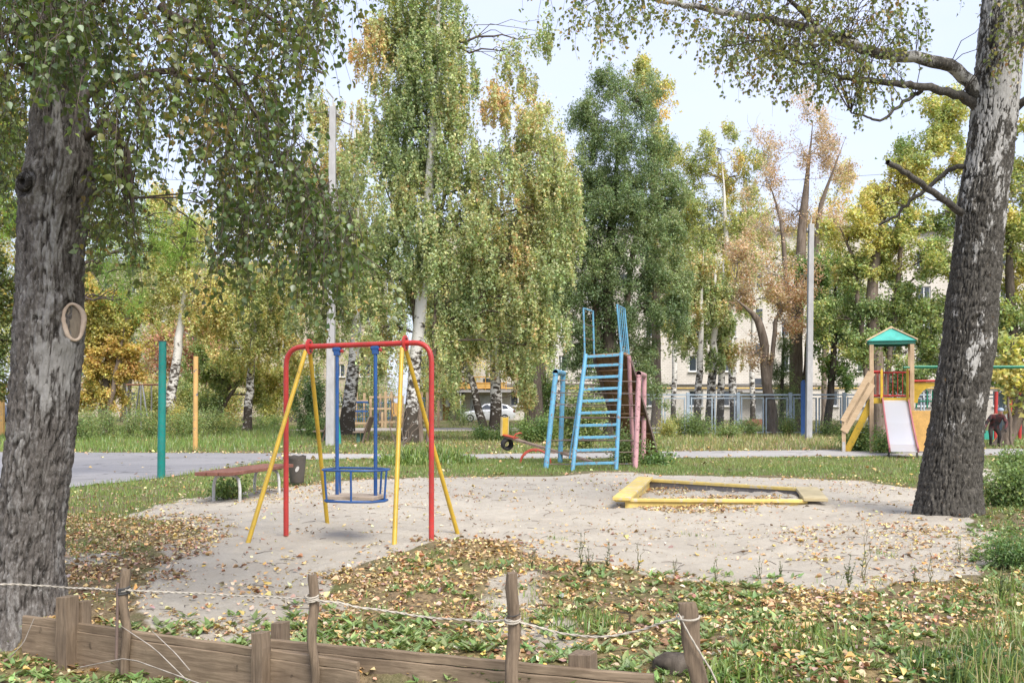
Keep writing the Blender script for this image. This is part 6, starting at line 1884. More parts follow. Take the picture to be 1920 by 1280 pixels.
bush('bush', 'low leafy bush at the foot of the wooden ramp', 1228, 874, 26, 9, 24.0, 2200, P_GREENM, 0.06)
bush('bush', 'low green bush under the slide tower steps', 1625, 832, 44, 22, 31.0, 5200, P_GREENM, 0.06)
bush('bush', 'low green bush under the steel slide', 1665, 842, 26, 20, 29.5, 2600, P_GREENM, 0.06)
bush('bush', 'leafy green bush beside the dark barked birch at the edge', 1895, 930, 52, 50, 14.2, 6500, P_WEED[:3], 0.04, clump=0.14)
bush('bush', 'tall green weeds at the edge beyond the side path', 1915, 890, 34, 40, 18.5, 3800, P_WEED[:3], 0.045, clump=0.16)
bush('bush', 'dark leafy weeds at the edge below the leafy bush', 1905, 1075, 50, 60, 9.2, 4200, P_GREENM[:3], 0.034, clump=0.10, wide=0.2)
bush('bush', 'small leafy weed under the near end of the bench', 432, 925, 34, 16, 15.6, 1500, P_GREENM, 0.045, clump=0.12)
for i, (px, py, rx, ry, Y, pal, lab) in enumerate(((175, 785, 40, 28, 43, P_WEED, 'pale green weeds at the foot of the golden maple'), (235, 790, 44, 34, 42, P_WEED, 'tall grey green weeds below the far swing frame'),
        (290, 795, 36, 26, 42, P_WEED, 'tall weeds between the teal post and the far swing frame'), (340, 795, 36, 26, 43, P_WEED, 'weeds at the foot of the leaning white birch'), (385, 790, 40, 34, 45, P_MAPLE[:3], 'yellow green weeds behind the ochre post'),
        (425, 795, 34, 20, 46, P_WEED, 'weeds at the foot of the small bent tree'), (150, 800, 40, 24, 40, P_WEED, 'weeds showing beside the huge rough birch'), (330, 770, 16, 22, 47, P_MAPLE[2:], 'small bright yellow bush beside the leaning white birch'),
        (1285, 800, 30, 24, 45, P_WEED, 'weeds at the fence right of the wooden ramp'), (1260, 808, 22, 18, 44, P_MAPLE[1:], 'yellowish weeds at the near end of the mesh fence'), (1400, 808, 26, 18, 45, P_WEED, 'weeds at the foot of the middle fence posts'),
        (1310, 812, 24, 30, 44.5, P_WEED, 'tall weeds below the three birches at the fence'), (1480, 808, 16, 22, 45.5, P_WEED, 'weeds beside the blue upright board'), (1360, 815, 30, 14, 43, P_WEED, 'low weeds along the middle of the mesh fence'),
        (870, 775, 46, 16, 66, P_GREENM, 'low hedge of green weeds before the flat entrance'), (1560, 812, 30, 18, 44, P_WEED, 'weeds left of the slide tower at the fence'), (600, 795, 20, 18, 42, P_GREENM, 'low green bush at the foot of the tall concrete pole'),
        (500, 787, 40, 8, 62, P_GREENM, 'low dark hedge before the far fence'))):
    bush('weed_clump', lab, px, py, rx, ry, float(Y), 2600, pal, 0.075, 'weeds', 0.25)
for lab, px, py, rx, ry, Y, pal in (('yellow green shrub behind the thick teal post', 285, 742, 40, 36, 62.0, P_LIGHT), ('light green shrub between the leaning white birch and the ochre post', 350, 745, 34, 34, 62.0, P_MAPLE[:4]), ('olive shrub left of the speckled birch', 425, 745, 36, 30, 64.0, P_LIGHT), ('yellowish shrub right of the speckled birch', 520, 745, 44, 28, 66.0, P_MAPLE[1:]), ('tall green shrub before the white flats beside the thick dark trunk', 1032, 735, 30, 62, 66.0, P_GREENM), ('olive shrub behind the wooden playset', 690, 735, 60, 40, 70.0, P_BIRCH), ('yellow green shrub behind the right end of the wooden playset', 800, 725, 34, 46, 72.0, P_LIGHT),
        ('dark green shrub behind the elm trunk at the fence', 1175, 750, 40, 50, 56.0, P_ELM)):
    bush('bush', lab, px, py, rx, ry, Y, 6500, pal, 0.11, clump=0.4)
# bare stems at the foot of the middle birch
t = thing('bare_shrub', 'bare pale stems at the foot of the middle birch', 'shrub', ((752 - 960) / F * 33, 33.0, 0))
tb = Tubes()
for px, py in ((715, 690), (735, 745), (745, 720), (790, 770), (805, 780), (760, 765), (728, 790), (775, 785)):
    q = at(px, py, 33.0) - np.array([(752 - 960) / F * 33, 33.0, 0])
    tb.add(curve((RNG.normal(0, 0.08), RNG.normal(0, 0.08), -0.05), q, 0.05, 0, 8, 0.03), np.linspace(0.022, 0.005, 8), 5)
tb.build('stems', M_BARK_BR, t)
# ------------------------------------------------------------------ flats behind the trees
def brick_mat(name, a, b, mortar):
    t = NT(name)
    co = t.new('ShaderNodeTexCoord'); sp = t.new('ShaderNodeSeparateXYZ'); cb = t.new('ShaderNodeCombineXYZ')
    t.lk(co.outputs['Object'], sp.inputs[0])
    ad = t.new('ShaderNodeMath', operation='ADD'); t.lk(sp.outputs['X'], ad.inputs[0]); t.lk(sp.outputs['Y'], ad.inputs[1])
    t.lk(ad.outputs[0], cb.inputs['X']); t.lk(sp.outputs['Z'], cb.inputs['Y'])
    br = t.new('ShaderNodeTexBrick', Scale=1.0)
    br.inputs['Brick Width'].default_value = 0.30; br.inputs['Row Height'].default_value = 0.15; br.inputs['Mortar Size'].default_value = 0.012
    br.inputs['Color1'].default_value = (*a, 1); br.inputs['Color2'].default_value = (*b, 1); br.inputs['Mortar'].default_value = (*mortar, 1)
    t.lk(cb.outputs[0], br.inputs['Vector'])
    n = t.noise(0.35, 5, 0.6, t.obj())
    c = t.mix(t.ramp(n, [(0.35, 0.25), (0.6, 0.0)]), br.outputs['Color'], tuple(x * 0.6 for x in a))
    return t.principled(c, 0.9, t.bump(br.outputs['Fac'], -0.3, 0.02), spec=0.15)
M_BRICK = brick_mat('white_silicate_brick', (0.56, 0.52, 0.46), (0.63, 0.59, 0.53), (0.42, 0.39, 0.35))
M_BRICK2 = brick_mat('beige_brick', (0.46, 0.39, 0.30), (0.52, 0.45, 0.36), (0.36, 0.31, 0.26))
M_GLASS = NT('window_glass').principled((0.035, 0.045, 0.055), 0.06, None, 0.0, 0.8)
M_UPVC = paint('white_window_frame', (0.72, 0.72, 0.71), 0.4, 0.0, dirt=0.08)
M_DOORG = paint('grey_steel_door', (0.52, 0.54, 0.57), 0.5, 0.05)
M_DOORB = wood('brown_door', (0.30, 0.13, 0.05), (0.42, 0.21, 0.09), (30, 30, 3))
M_PIPE = paint('yellow_gas_pipe', (0.62, 0.40, 0.06), 0.45, 0.1)
M_SLAB = paint('grey_slab', (0.36, 0.35, 0.34), 0.85)

def flats(name, label, x0, x1, Y, floors, cols, stairs, sto, sill0, brick, ww=1.25, wh=1.4):
    t = thing(name, label, 'building', ((x0 + x1) / 2, Y, 0))
    O = np.array([(x0 + x1) / 2, Y, 0.0])
    D = 0.45
    Ht = sill0 + floors * sto + 0.2
    wall = MB()
    def wb(xa, xb, za, zb):
        if xb - xa > 0.01 and zb - za > 0.01:
            wall.box(((xa + xb) / 2 - O[0], D / 2, (za + zb) / 2), (xb - xa, D, zb - za))
    openings = []
    for f in range(floors):
        za = sill0 + f * sto
        wb(x0, x1, -0.5 if f == 0 else za - sto + wh, za)
        xs = sorted([(c - ww / 2, c + ww / 2, c) for c in cols])
        cur = x0
        for a, b, c in xs:
            wb(cur, a, za, za + wh); cur = b
            openings.append((c, za))
        wb(cur, x1, za, za + wh)
    wb(x0, x1, sill0 + (floors - 1) * sto + wh, Ht)
    wall.build('wall', brick, t)
    b = MB(); b.box((0, 6.3, Ht / 2 - 0.25), (x1 - x0 - 0.02, 11.6, Ht + 0.4)); b.build('rear_wall', brick, t)
    MB().box((0, 6.0, Ht + 0.12), (x1 - x0 + 0.9, 13.2, 0.22)).build('roof', M_SLAB, t)
    # one window, copied
    fr = MB(); fw_ = 0.09
    for bx_ in ((-ww / 2 + fw_ / 2, wh / 2, fw_, wh), (ww / 2 - fw_ / 2, wh / 2, fw_, wh), (0, fw_ / 2, ww - 2 * fw_, fw_), (0, wh - fw_ / 2, ww - 2 * fw_, fw_), (0.08, wh / 2, fw_, wh - 2 * fw_)):
        fr.box((bx_[0], 0, bx_[1]), (bx_[2], 0.07, bx_[3]))
    w0 = fr.build('window', M_UPVC, t)
    pa = MB().box((0, 0, 0), (ww / 2 + 0.08 - 1.5 * fw_, 0.02, wh - 2 * fw_)).build('pane', M_GLASS, w0); pa.location = (-ww / 4 + 0.04 + fw_ / 4, 0.01, wh / 2)
    pb = MB().box((0, 0, 0), (ww / 2 - 0.08 - 1.5 * fw_, 0.02, wh - 2 * fw_)).build('pane', M_GLASS, w0); pb.location = (ww / 4 + 0.04 - fw_ / 4, 0.01, wh / 2)
    si = MB().box((0, -0.22, -0.03), (ww + 0.16, 0.36, 0.05)).build('sill', M_UPVC, w0)
    for i, (c, za) in enumerate(openings):
        o = w0 if i == 0 else w0.copy()
        if i:
            COL.objects.link(o)
            for ch in (pa, pb, si):
                k = ch.copy(); COL.objects.link(k); k.parent = o
        o.location = (c - O[0], 0.17, za)
    return t, O
MY = 87.0
k_ = MY / F
per = 254
offs, st_ = [], []
for m in range(-2, 5):
    b0 = 1224 + m * per
    offs += [b0, b0 + 81, b0 + 143]
    st_.append(b0 + 198)
cols = [(p - 960) * k_ for p in offs if 790 < p < 2230]
ap_, O = flats('apartment_block', 'long white brick apartment block behind the mesh fence', (800 - 960) * k_, (2290 - 960) * k_, MY, 5, cols, st_, 3.03, 1.2, M_BRICK)
X0, X1 = (800 - 960) * k_ - O[0], (2290 - 960) * k_ - O[0]
MB().tube([(X0 + 1, -0.12, 2.78), (X1 - 1, -0.12, 2.78)], 0.05, 8).build('gas_pipe', M_PIPE, ap_, 60)
MB().box(((X0 + X1) / 2, -0.07, 3.05), (X1 - X0 - 0.1, 0.13, 0.08)).build('ledge', M_SLAB, ap_)
MB().tube([(X0 + 1, -0.2, 3.18), (-12, -0.2, 3.1), (0, -0.2, 3.2), (14, -0.2, 3.12), (X1 - 1, -0.2, 3.2)], 0.03, 6).build('cable', M_DARKM, ap_)
for p in st_:
    if not 840 < p < 2200: continue
    x = (p - 960) * k_ - O[0]
    MB().box((x, -0.9, 2.45), (3.6, 1.8, 0.16)).build('entrance_canopy', M_SLAB, ap_)
    d = MB().box((x - 0.1, -0.04, 1.02), (1.1, 0.08, 2.08)).build('entrance_door', M_DOORG, ap_)
    MB().box((x - 0.5, -0.12, 1.05), (0.05, 0.1, 0.2)).build('door_handle', M_DARKM, d)
    MB().box((x + 0.9, -0.02, 1.55), (0.5, 0.04, 0.7)).build('notice_board', M_UPVC, ap_)
    for f in range(1, 5):
        o = MB().box((x, -0.03, 1.2 + f * 3.03 - 1.2), (0.7, 0.06, 1.2)).build('stair_window', M_GLASS, ap_)
        q = MB().box((x, -0.05, 1.2 + f * 3.03 - 1.83), (0.8, 0.12, 0.06)).build('stair_sill', M_UPVC, ap_)
# entrance with brown and grey doors and the yellow railing, behind the white car
xe = (872 - 960) * k_ - O[0]
MB().box((xe - 3.4, -0.03, 1.1), (0.9, 0.06, 2.3)).build('meter_recess', NT('recess_dark').principled((0.06, 0.06, 0.06), 0.9), ap_)
d = MB().box((xe - 1.2, -0.06, 1.0), (1.5, 0.08, 2.1)).build('entrance_door', M_DOORB, ap_)
MB().box((xe - 1.3, -0.115, 1.55), (0.8, 0.02, 0.8)).build('notice', M_UPVC, d)
MB().box((xe - 0.35, -0.12, 1.75), (0.25, 0.02, 0.5)).build('notice', paint('pink_notice', (0.5, 0.2, 0.22), 0.6), d)
d2 = MB().box((xe + 1.3, -0.06, 1.05), (1.7, 0.08, 2.2)).build('entrance_door', M_DOORG, ap_)
MB().box((xe + 0.65, -0.13, 1.1), (0.06, 0.08, 0.25)).build('door_handle', M_DARKM, d2)
MB().box((xe + 0.7, -1.1, 2.5), (8.2, 2.2, 0.18)).build('entrance_canopy', M_SLAB, ap_)
M_AMB = paint('amber_rail_paint', (0.60, 0.30, 0.04), 0.5, 0.1)
for z in (2.75, 3.2, 3.7):
    MB().tube([(xe - 2.6, -2.0, z), (xe + 3.6, -2.0, z)], 0.05, 6).build('canopy_rail', M_AMB, ap_)
for i in range(8):
    MB().tube([(xe - 2.6 + i * 0.886, -2.0, 2.6), (xe - 2.6 + i * 0.886, -2.0, 3.7)], 0.035, 6).build('canopy_post', M_AMB, ap_)
MB().box((xe + 0.5, -1.98, 2.95), (6.0, 0.03, 0.5)).build('canopy_panel', paint('pale_amber_sheet', (0.60, 0.36, 0.10), 0.6), ap_)
for xo in (-0.3, 3.2):
    MB().tube([(xe + xo, -2.05, -0.1), (xe + xo, -2.05, 2.4)], 0.05, 8).build('canopy_column', M_WHITEM, ap_)

k2 = 108.0 / F
cols2 = [(p - 960) * k2 for p in range(60, 690, 48)]
flats('apartment_block', 'beige apartment block far behind the birches by the court', (30 - 960) * k2, (700 - 960) * k2, 108.0, 5, cols2, [], 3.0, 1.3, M_BRICK2)

# low dark railing before the beige flats
rl = thing('garden_railing', 'low dark garden railing far behind the swing', 'railing', ((490 - 960) / F * 78, 78.0, 0))
for z in (0.25, 0.95):
    MB().beam((-6, 0, z), (6, 0, z), 0.04, 0.05).build('rail', M_DARKM, rl)
for i in range(41):
    MB().beam((-6 + i * 0.3, 0, -0.05), (-6 + i * 0.3, 0, 1.1), 0.03, 0.03, (0, 1, 0)).build('bar', M_DARKM, rl)

# ------------------------------------------------------------------ mesh fence
M_FEN = paint('blue_grey_fence_paint', (0.36, 0.44, 0.52), 0.5, 0.15)
M_WIRE = paint('galvanised_wire', (0.20, 0.21, 0.22), 0.5)
FY = 46.7
fk = FY / F
fx0 = (1440 - 960) * fk
fe = thing('mesh_fence', 'blue grey steel fence with wire mesh bays before the flats', 'fence', (fx0, FY, 0))
def fx(p): return (p - 960) * fk - fx0
thick = [1196, 1290, 1384, 1482, 1583, 1680, 1778, 1876, 1974]
for p in thick:
    MB().box((fx(p), 0, 0.96), (0.15, 0.12, 2.06)).build('post', M_FEN, fe)
    for dd in (-0.16, 0.16):
        MB().box((fx(p) + dd, 0, 0.9), (0.06, 0.06, 1.75)).build('bay_frame', M_FEN, fe)
for a, b in zip(thick[:-1], thick[1:]):
    mid = (a + b) / 2
    MB().beam((fx(a), -0.02, 1.88), (fx(b), -0.02, 1.88), 0.06, 0.07).build('top_rail', M_FEN, fe)
    for m_ in (-0.05, 0.09):
        MB().box((fx(mid) + m_, 0, 0.88), (0.06, 0.06, 1.72)).build('bay_frame', M_FEN, fe)
    for xa, xb in ((fx(a) + 0.16, fx(mid) - 0.05), (fx(mid) + 0.09, fx(b) - 0.16)):
        for z in (0.12, 1.72):
            MB().beam((xa, 0, z), (xb, 0, z), 0.05, 0.05).build('bay_rail', M_FEN, fe)
        V, Q, n = [], [], 0
        W_, H_, stp, w = xb - xa, 1.6, 0.085, 0.0035
        for s in (-1, 1):
            u = -H_
            while u < W_:
                pts = []
                for z in (0.0, H_):
                    x = u + z if s > 0 else u + H_ - z
                    pts.append((x, z))
                (xA, zA), (xB, zB) = pts
                if xA > xB: xA, zA, xB, zB = xB, zB, xA, zA
                if xB > 0 and xA < W_:
                    def cut(xc): return zA + (zB - zA) * (xc - xA) / (xB - xA)
                    if xA < 0: zA, xA = cut(0), 0.0
                    if xB > W_: zB, xB = cut(W_), W_
                    d = np.array([xB - xA, 0, zB - zA]); d /= np.linalg.norm(d) + 1e-9
                    nrm = np.array([-d[2], 0, d[0]]) * w
                    A_, B_ = np.array([xa + xA, 0.004 * s, 0.12 + zA]), np.array([xa + xB, 0.004 * s, 0.12 + zB])
                    V += [A_ - nrm, A_ + [0, -w, 0], A_ + nrm, B_ - nrm, B_ + [0, -w, 0], B_ + nrm]
                    Q += [(n, n + 3, n + 4, n + 1), (n + 1, n + 4, n + 5, n + 2), (n + 2, n + 5, n + 3, n)]
                    n += 6
                u += stp
        me = fast_mesh('wire_mesh', np.array(V), np.array(Q), mats=[M_WIRE])
        o = link('wire_mesh', me, fe); o['kind'] = 'stuff'

# firewood and green crate behind the fence
t = thing('brick_heap', 'low heap of red bricks behind the mesh fence', 'bricks', ((1450 - 960) / F * 62, 62.0, 0))
M_RB = paint('red_brick', (0.32, 0.13, 0.08), 0.85, 0.3)
bm0 = None
for r in range(4):
    for i in range(14 - r):
        x = -1.75 + i * 0.26 + r * 0.13 + random.uniform(-.01, .01)
        if bm0 is None:
            bm0 = MB().box((0, 0, 0), (0.24, 0.12, 0.12)).build('brick', M_RB, t); o = bm0
        else:
            o = bm0.copy(); COL.objects.link(o)
        o.location = (x, random.uniform(-.03, .03), 0.06 + r * 0.125); o.rotation_euler = (0, 0, random.uniform(-.1, .1))

# ------------------------------------------------------------------ parked cars
def make_car(label, loc, rz, col):
    t = thing('parked_car', label, 'car', loc, rz)
    m = NT('car_paint').principled(col, 0.25, None, 0.0, 0.6, 0.6)
    st = [(-2.12, 0.42, 0.60, 0.55), (-2.02, 0.28, 0.70, 0.74), (-1.6, 0.22, 0.82, 0.84), (-0.9, 0.20, 0.93, 0.86), (0.3, 0.20, 0.97, 0.87), (1.3, 0.22, 1.0, 0.86), (1.85, 0.28, 1.0, 0.80), (2.08, 0.36, 0.92, 0.70), (2.14, 0.45, 0.75, 0.62)]
    vs, fs = [], []
    for x, zl, zh, w in st:
        zm = (zl + zh) / 2
        vs += [(x, -w * 0.9, zl), (x, -w, zm - 0.08), (x, -w * 0.97, zh - 0.08), (x, -w * 0.86, zh), (x, w * 0.86, zh), (x, w * 0.97, zh - 0.08), (x, w, zm - 0.08), (x, w * 0.9, zl)]
    for i in range(len(st) - 1):
        for j in range(8):
            fs.append((i * 8 + j, i * 8 + (j + 1) % 8, (i + 1) * 8 + (j + 1) % 8, (i + 1) * 8 + j))
    fs += [tuple(range(7, -1, -1)), tuple((len(st) - 1) * 8 + j for j in range(8))]
    o = MB().add(vs, fs).build('body', m, t, 40, bevel=0.02)
    gs = [(-1.0, 0.92, 0.78, 0.93, 0.78), (-0.25, 0.95, 0.80, 1.40, 0.62), (0.2, 0.96, 0.80, 1.46, 0.62), (1.0, 0.98, 0.80, 1.44, 0.60), (1.55, 0.99, 0.78, 1.30, 0.56), (1.98, 0.98, 0.70, 1.0, 0.66)]
    vs, fs = [], []
    for x, z0, w0_, z1, w1 in gs:
        vs += [(x, -w0_, z0 - 0.03), (x, -w1, z1), (x, w1, z1), (x, w0_, z0 - 0.03)]
    for i in range(len(gs) - 1):
        for j in range(3):
            fs.append((i * 4 + j, i * 4 + j + 1, (i + 1) * 4 + j + 1, (i + 1) * 4 + j))
    MB().add(vs, fs).build('cabin', m, t, 50)
    gl = M_GLASS
    def side_win(pts):
        for s in (-1, 1):
            v = [(x, s * (0.80 - (z - 0.95) * 0.40 + 0.012), z) for x, z in pts]
            MB().add(v, [tuple(range(len(v))) if s < 0 else tuple(range(len(v) - 1, -1, -1))]).build('side_window', gl, t)
    side_win([(-0.72, 1.0), (0.22, 1.0), (0.22, 1.38), (-0.18, 1.34)])
    side_win([(0.30, 1.0), (1.08, 1.02), (1.05, 1.36), (0.30, 1.39)])
    side_win([(1.15, 1.04), (1.62, 1.06), (1.45, 1.25), (1.12, 1.34)])
    MB().add([(-0.93, -0.66, 0.97), (-0.93, 0.66, 0.97), (-0.30, 0.56, 1.375), (-0.30, -0.56, 1.375)], [(0, 1, 2, 3)]).build('windscreen', gl, t).location = (-0.02, 0, 0.012)
    MB().add([(1.93, 0.58, 1.04), (1.93, -0.58, 1.04), (1.58, -0.5, 1.29), (1.58, 0.5, 1.29)], [(0, 1, 2, 3)]).build('rear_window', gl, t).location = (0.025, 0, 0.012)
    M_T, M_RIM = M_TYRE, paint('alloy', (0.5, 0.5, 0.5), 0.35)
    for x in (-1.38, 1.30):
        for s in (-1, 1):
            w = MB(); w.tube([(x, s * 0.66, 0.31), (x, s * 0.875, 0.31)], 0.31, 22)
            wo = w.build('wheel', M_T, t, 40)
            b = MB(); b.tube([(x, s * 0.87, 0.31), (x, s * 0.885, 0.31)], 0.20, 18); b.build('rim', M_RIM, wo, 40)
            for q in range(5):
                a = q * 1.2566
                MB().beam((x, s * 0.887, 0.31), (x + 0.18 * math.cos(a), s * 0.887, 0.31 + 0.18 * math.sin(a)), 0.05, 0.012, (0, 1, 0)).build('spoke', M_DARKM, wo)
    for s in (-1, 1):
        MB().box((-1.98, s * 0.56, 0.66), (0.22, 0.3, 0.12)).build('headlight', NT('lamp_glass').principled((0.5, 0.52, 0.55), 0.1), t, bevel=0.03)
        MB().box((2.02, s * 0.62, 0.84), (0.16, 0.26, 0.16)).build('tail_light', paint('tail_red', (0.25, 0.03, 0.03), 0.2), t, bevel=0.03)
        MB().box((-0.62, s * 0.92, 0.99), (0.12, 0.14, 0.1)).build('mirror', m, t, bevel=0.03)
        for x in (0.12, 1.0):
            MB().box((x, s * 0.865, 0.82), (0.16, 0.03, 0.03)).build('door_handle', m, t)
    return t
make_car('white hatchback parked before the entrance behind the twin birch', ((915 - 960) / F * 78, 78.0, 0.01), 0.02, (0.70, 0.71, 0.72))
make_car('dark blue car parked beyond the goal frame at the edge', ((-25 - 960) / F * 72, 72.0, 0.01), 0.1, (0.03, 0.04, 0.07))

# ------------------------------------------------------------------ overhead wires
def wire(label, p0, p1, sag, r, name='overhead_wire'):
    p0, p1 = np.asarray(p0, float), np.asarray(p1, float)
    t = np.linspace(0, 1, 30)[:, None]
    p = p0 + (p1 - p0) * t; p[:, 2] -= 4 * sag * (t * (1 - t))[:, 0]
    tb = Tubes(); tb.add(p - p0, np.full(30, r), 5)
    o = tb.build(name, M_DARKM); o.location = tuple(p0)
    return tag(o, label, 'wire')
wire('thin dark overhead wire sagging across behind the elm', at(-700, 230, 56), at(2250, 268, 56), 3.1, 0.012)
wire('pale overhead cable running to the tall concrete pole', cp1 + [-0.16, 0, -0.2], at(-300, 150, 30), 0.4, 0.012)

# ------------------------------------------------------------------ person
def person(loc):
    t = thing('person', 'person in dark jacket and pale blue cap bending forward', 'person', loc)
    V = {'hip': (0, 0.12, 0.70, .15, .12), 'waist': (0.01, 0.06, 0.84, .14, .11), 'chest': (0.03, -0.08, 1.02, .17, .12), 'neck': (0.06, -0.17, 1.13, .06, .06), 'head': (0.08, -0.21, 1.21, .08, .09), 'crown': (0.085, -0.22, 1.29, .07, .075),
         'lh': (-0.10, 0.12, 0.64, .09, .09), 'lk': (-0.15, -0.02, 0.40, .065, .065), 'la': (-0.12, 0.06, 0.08, .045, .045), 'lt': (-0.14, -0.09, 0.04, .04, .035),
         'rh': (0.11, 0.12, 0.64, .09, .09), 'rk': (0.15, -0.03, 0.40, .065, .065), 'ra': (0.13, 0.05, 0.08, .045, .045), 'rt': (0.15, -0.10, 0.04, .04, .035),
         'ls': (-0.17, -0.08, 1.05, .075, .075), 'le': (-0.32, -0.06, 0.82, .055, .055), 'lw': (-0.42, -0.14, 0.62, .038, .038), 'lp': (-0.45, -0.17, 0.56, .032, .022),
         'rs': (0.23, -0.10, 1.04, .075, .075), 're': (0.30, -0.20, 0.80, .055, .055), 'rw': (0.20, -0.32, 0.64, .038, .038), 'rp': (0.17, -0.35, 0.59, .032, .022)}
    E = [('hip', 'waist'), ('waist', 'chest'), ('chest', 'neck'), ('neck', 'head'), ('head', 'crown'), ('hip', 'lh'), ('lh', 'lk'), ('lk', 'la'), ('la', 'lt'), ('hip', 'rh'), ('rh', 'rk'), ('rk', 'ra'), ('ra', 'rt'),
         ('chest', 'ls'), ('ls', 'le'), ('le', 'lw'), ('lw', 'lp'), ('chest', 'rs'), ('rs', 're'), ('re', 'rw'), ('rw', 'rp')]
    for h, s in (('lp', -1), ('rp', 1)):
        p = np.array(V[h][:3])
        for i, L_ in enumerate((0.06, 0.075, 0.08, 0.072, 0.055)):
            a = p + np.array([(i - 2) * 0.016 * 1.0, -0.012, -0.02 if i else 0.01]); b = a + np.array([(i - 2) * 0.006 - (0.02 if i == 0 else 0), -0.02, -L_ * 0.8])
            V[f'{h}{i}a'] = (*a, .010, .010); V[f'{h}{i}b'] = (*b, .008, .008)
            E += [(h, f'{h}{i}a'), (f'{h}{i}a', f'{h}{i}b')]
    names = list(V)
    me = bpy.data.meshes.new('body')
    me.from_pydata([V[n][:3] for n in names], [(names.index(a), names.index(b)) for a, b in E], [])
    o = link('body', me, t)
    sk = o.modifiers.new('skin', 'SKIN')
    for i, n in enumerate(names):
        me.skin_vertices[0].data[i].radius = V[n][3:]
    me.skin_vertices[0].data[0].use_root = True
    sb_ = o.modifiers.new('sub', 'SUBSURF'); sb_.levels = 1; sb_.render_levels = 2
    T_ = NT('clothes_and_skin')
    co = T_.new('ShaderNodeTexCoord'); sp = T_.new('ShaderNodeSeparateXYZ'); T_.lk(co.outputs['Object'], sp.inputs[0])
    jac = T_.mix(T_.ramp(T_.noise(9, 4, 0.6, T_.obj()), [(0.45, 0.0), (0.6, 1.0)]), (0.02, 0.02, 0.022), (0.12, 0.035, 0.035))
    leg = T_.mix(T_.ramp(sp.outputs['Z'], [(0.63, 0.0), (0.64, 1.0)]), (0.035, 0.028, 0.025), jac)
    c = T_.mix(T_.ramp(sp.outputs['Z'], [(0.995, 0.0), (1.0, 0.0)]), leg, leg)
    mp = T_.new('ShaderNodeMath', operation='GREATER_THAN'); T_.lk(sp.outputs['Z'], mp.inputs[0]); mp.inputs[1].default_value = 1.125
    c = T_.mix(mp.outputs[0], c, (0.46, 0.27, 0.19))
    me.materials.append(T_.principled(c, 0.85))
    cap = MB(); cap.lathe([(0.098, 0.0), (0.10, 0.03), (0.085, 0.075), (0.05, 0.10), (0.0, 0.108)], (0.085, -0.21, 1.235), 18)
    cap.build('cap', paint('pale_blue_cap', (0.30, 0.38, 0.48), 0.8), t, 60)
    for s in (-1, 1):
        MB().lathe([(0.0, -0.01), (0.010, 0.0), (0.0, 0.01)], (0.08 + s * 0.032, -0.298, 1.215), 8).build('eye', M_DARKM, t)
    MB().lathe([(0.016, -0.02), (0.012, 0.0), (0.004, 0.02)], (0.08, -0.305, 1.185), 8).build('nose', NT('skin').principled((0.46, 0.27, 0.19), 0.7), t, 60)
    return t
person(((1866 - 960) / F * 33.6, 33.6, 0.0))

# ------------------------------------------------------------------ foreground edging, stakes and rope
M_PLANK = wood('weathered_plank', (0.14, 0.10, 0.066), (0.31, 0.235, 0.16), (4, 45, 45), 0.85, 0.5)
M_STAKE = wood('weathered_stake', (0.11, 0.08, 0.055), (0.26, 0.195, 0.135), (60, 60, 5), 0.85, 0.6)
M_ROPE = wood('pale_rope', (0.36, 0.32, 0.26), (0.58, 0.53, 0.45), (90, 90, 90), 0.9, 0.4)
M_ROPED = paint('dark_cord', (0.05, 0.05, 0.05), 0.8)
def fYat(px, off=0.0):
    k = (px - 960) / F
    for (ax_, ay), (bx2, by2) in zip(FENCE_LINE[:-1], FENCE_LINE[1:]):
        t = (k * ay - ax_) / ((bx2 - ax_) - k * (by2 - ay))
        if t <= 1 or (bx2, by2) == FENCE_LINE[-1]:
            return ay + (by2 - ay) * t + off
def board(name, label, p0, p1, topz0, topz1, off, h=0.20):
    a = at(p0, 1000, fYat(p0, off)); b = at(p1, 1000, fYat(p1, off))
    a[2], b[2] = topz0, topz1
    t = thing(name, label, 'board', (a[0], a[1], 0))
    o = np.array([a[0], a[1], 0.0])
    d = b - a
    rz = math.atan2(d[1], d[0])
    t.rotation_euler = (0, 0, rz)
    L_ = math.hypot(d[0], d[1])
    def plank(z0, z1, th, nm, yo=0.0):
        n = 24
        vs, fs = [], []
        for i in range(n + 1):
            x = L_ * i / n
            w = 0.004 * math.sin(i * 1.7) + RNG.normal(0, 0.0012)
            zt = topz0 + (topz1 - topz0) * i / n
            e = RNG.normal(0, 0.0018)
            for yy, zz in ((-th / 2, zt - z1), (-th / 2, zt - z0 + e - 0.006), (-th / 2 + 0.006, zt - z0 + e), (th / 2 - 0.006, zt - z0 + e), (th / 2, zt - z0 + e - 0.006), (th / 2, zt - z1)):
                vs.append((x, yy + w + yo, zz))
        for i in range(n):
            for j in range(6):
                fs.append((i * 6 + j, (i + 1) * 6 + j, (i + 1) * 6 + (j + 1) % 6, i * 6 + (j + 1) % 6))
        fs += [(0, 1, 2, 3, 4, 5), tuple(n * 6 + j for j in (5, 4, 3, 2, 1, 0))]
        MB().add(vs, fs).build(nm, M_PLANK, t, 35)
    plank(0.0, 0.048, 0.032, 'upper_plank')
    plank(0.052, h + 0.14, 0.036, 'lower_plank', -0.003)
    return t
board('edging_board', 'weathered edging board from the huge birch to the middle stake', 46, 672, 0.090, 0.075, 0.0)
board('edging_board', 'weathered edging board running to the roped leaning stake', 498, 1226, 0.118, 0.108, 0.09)
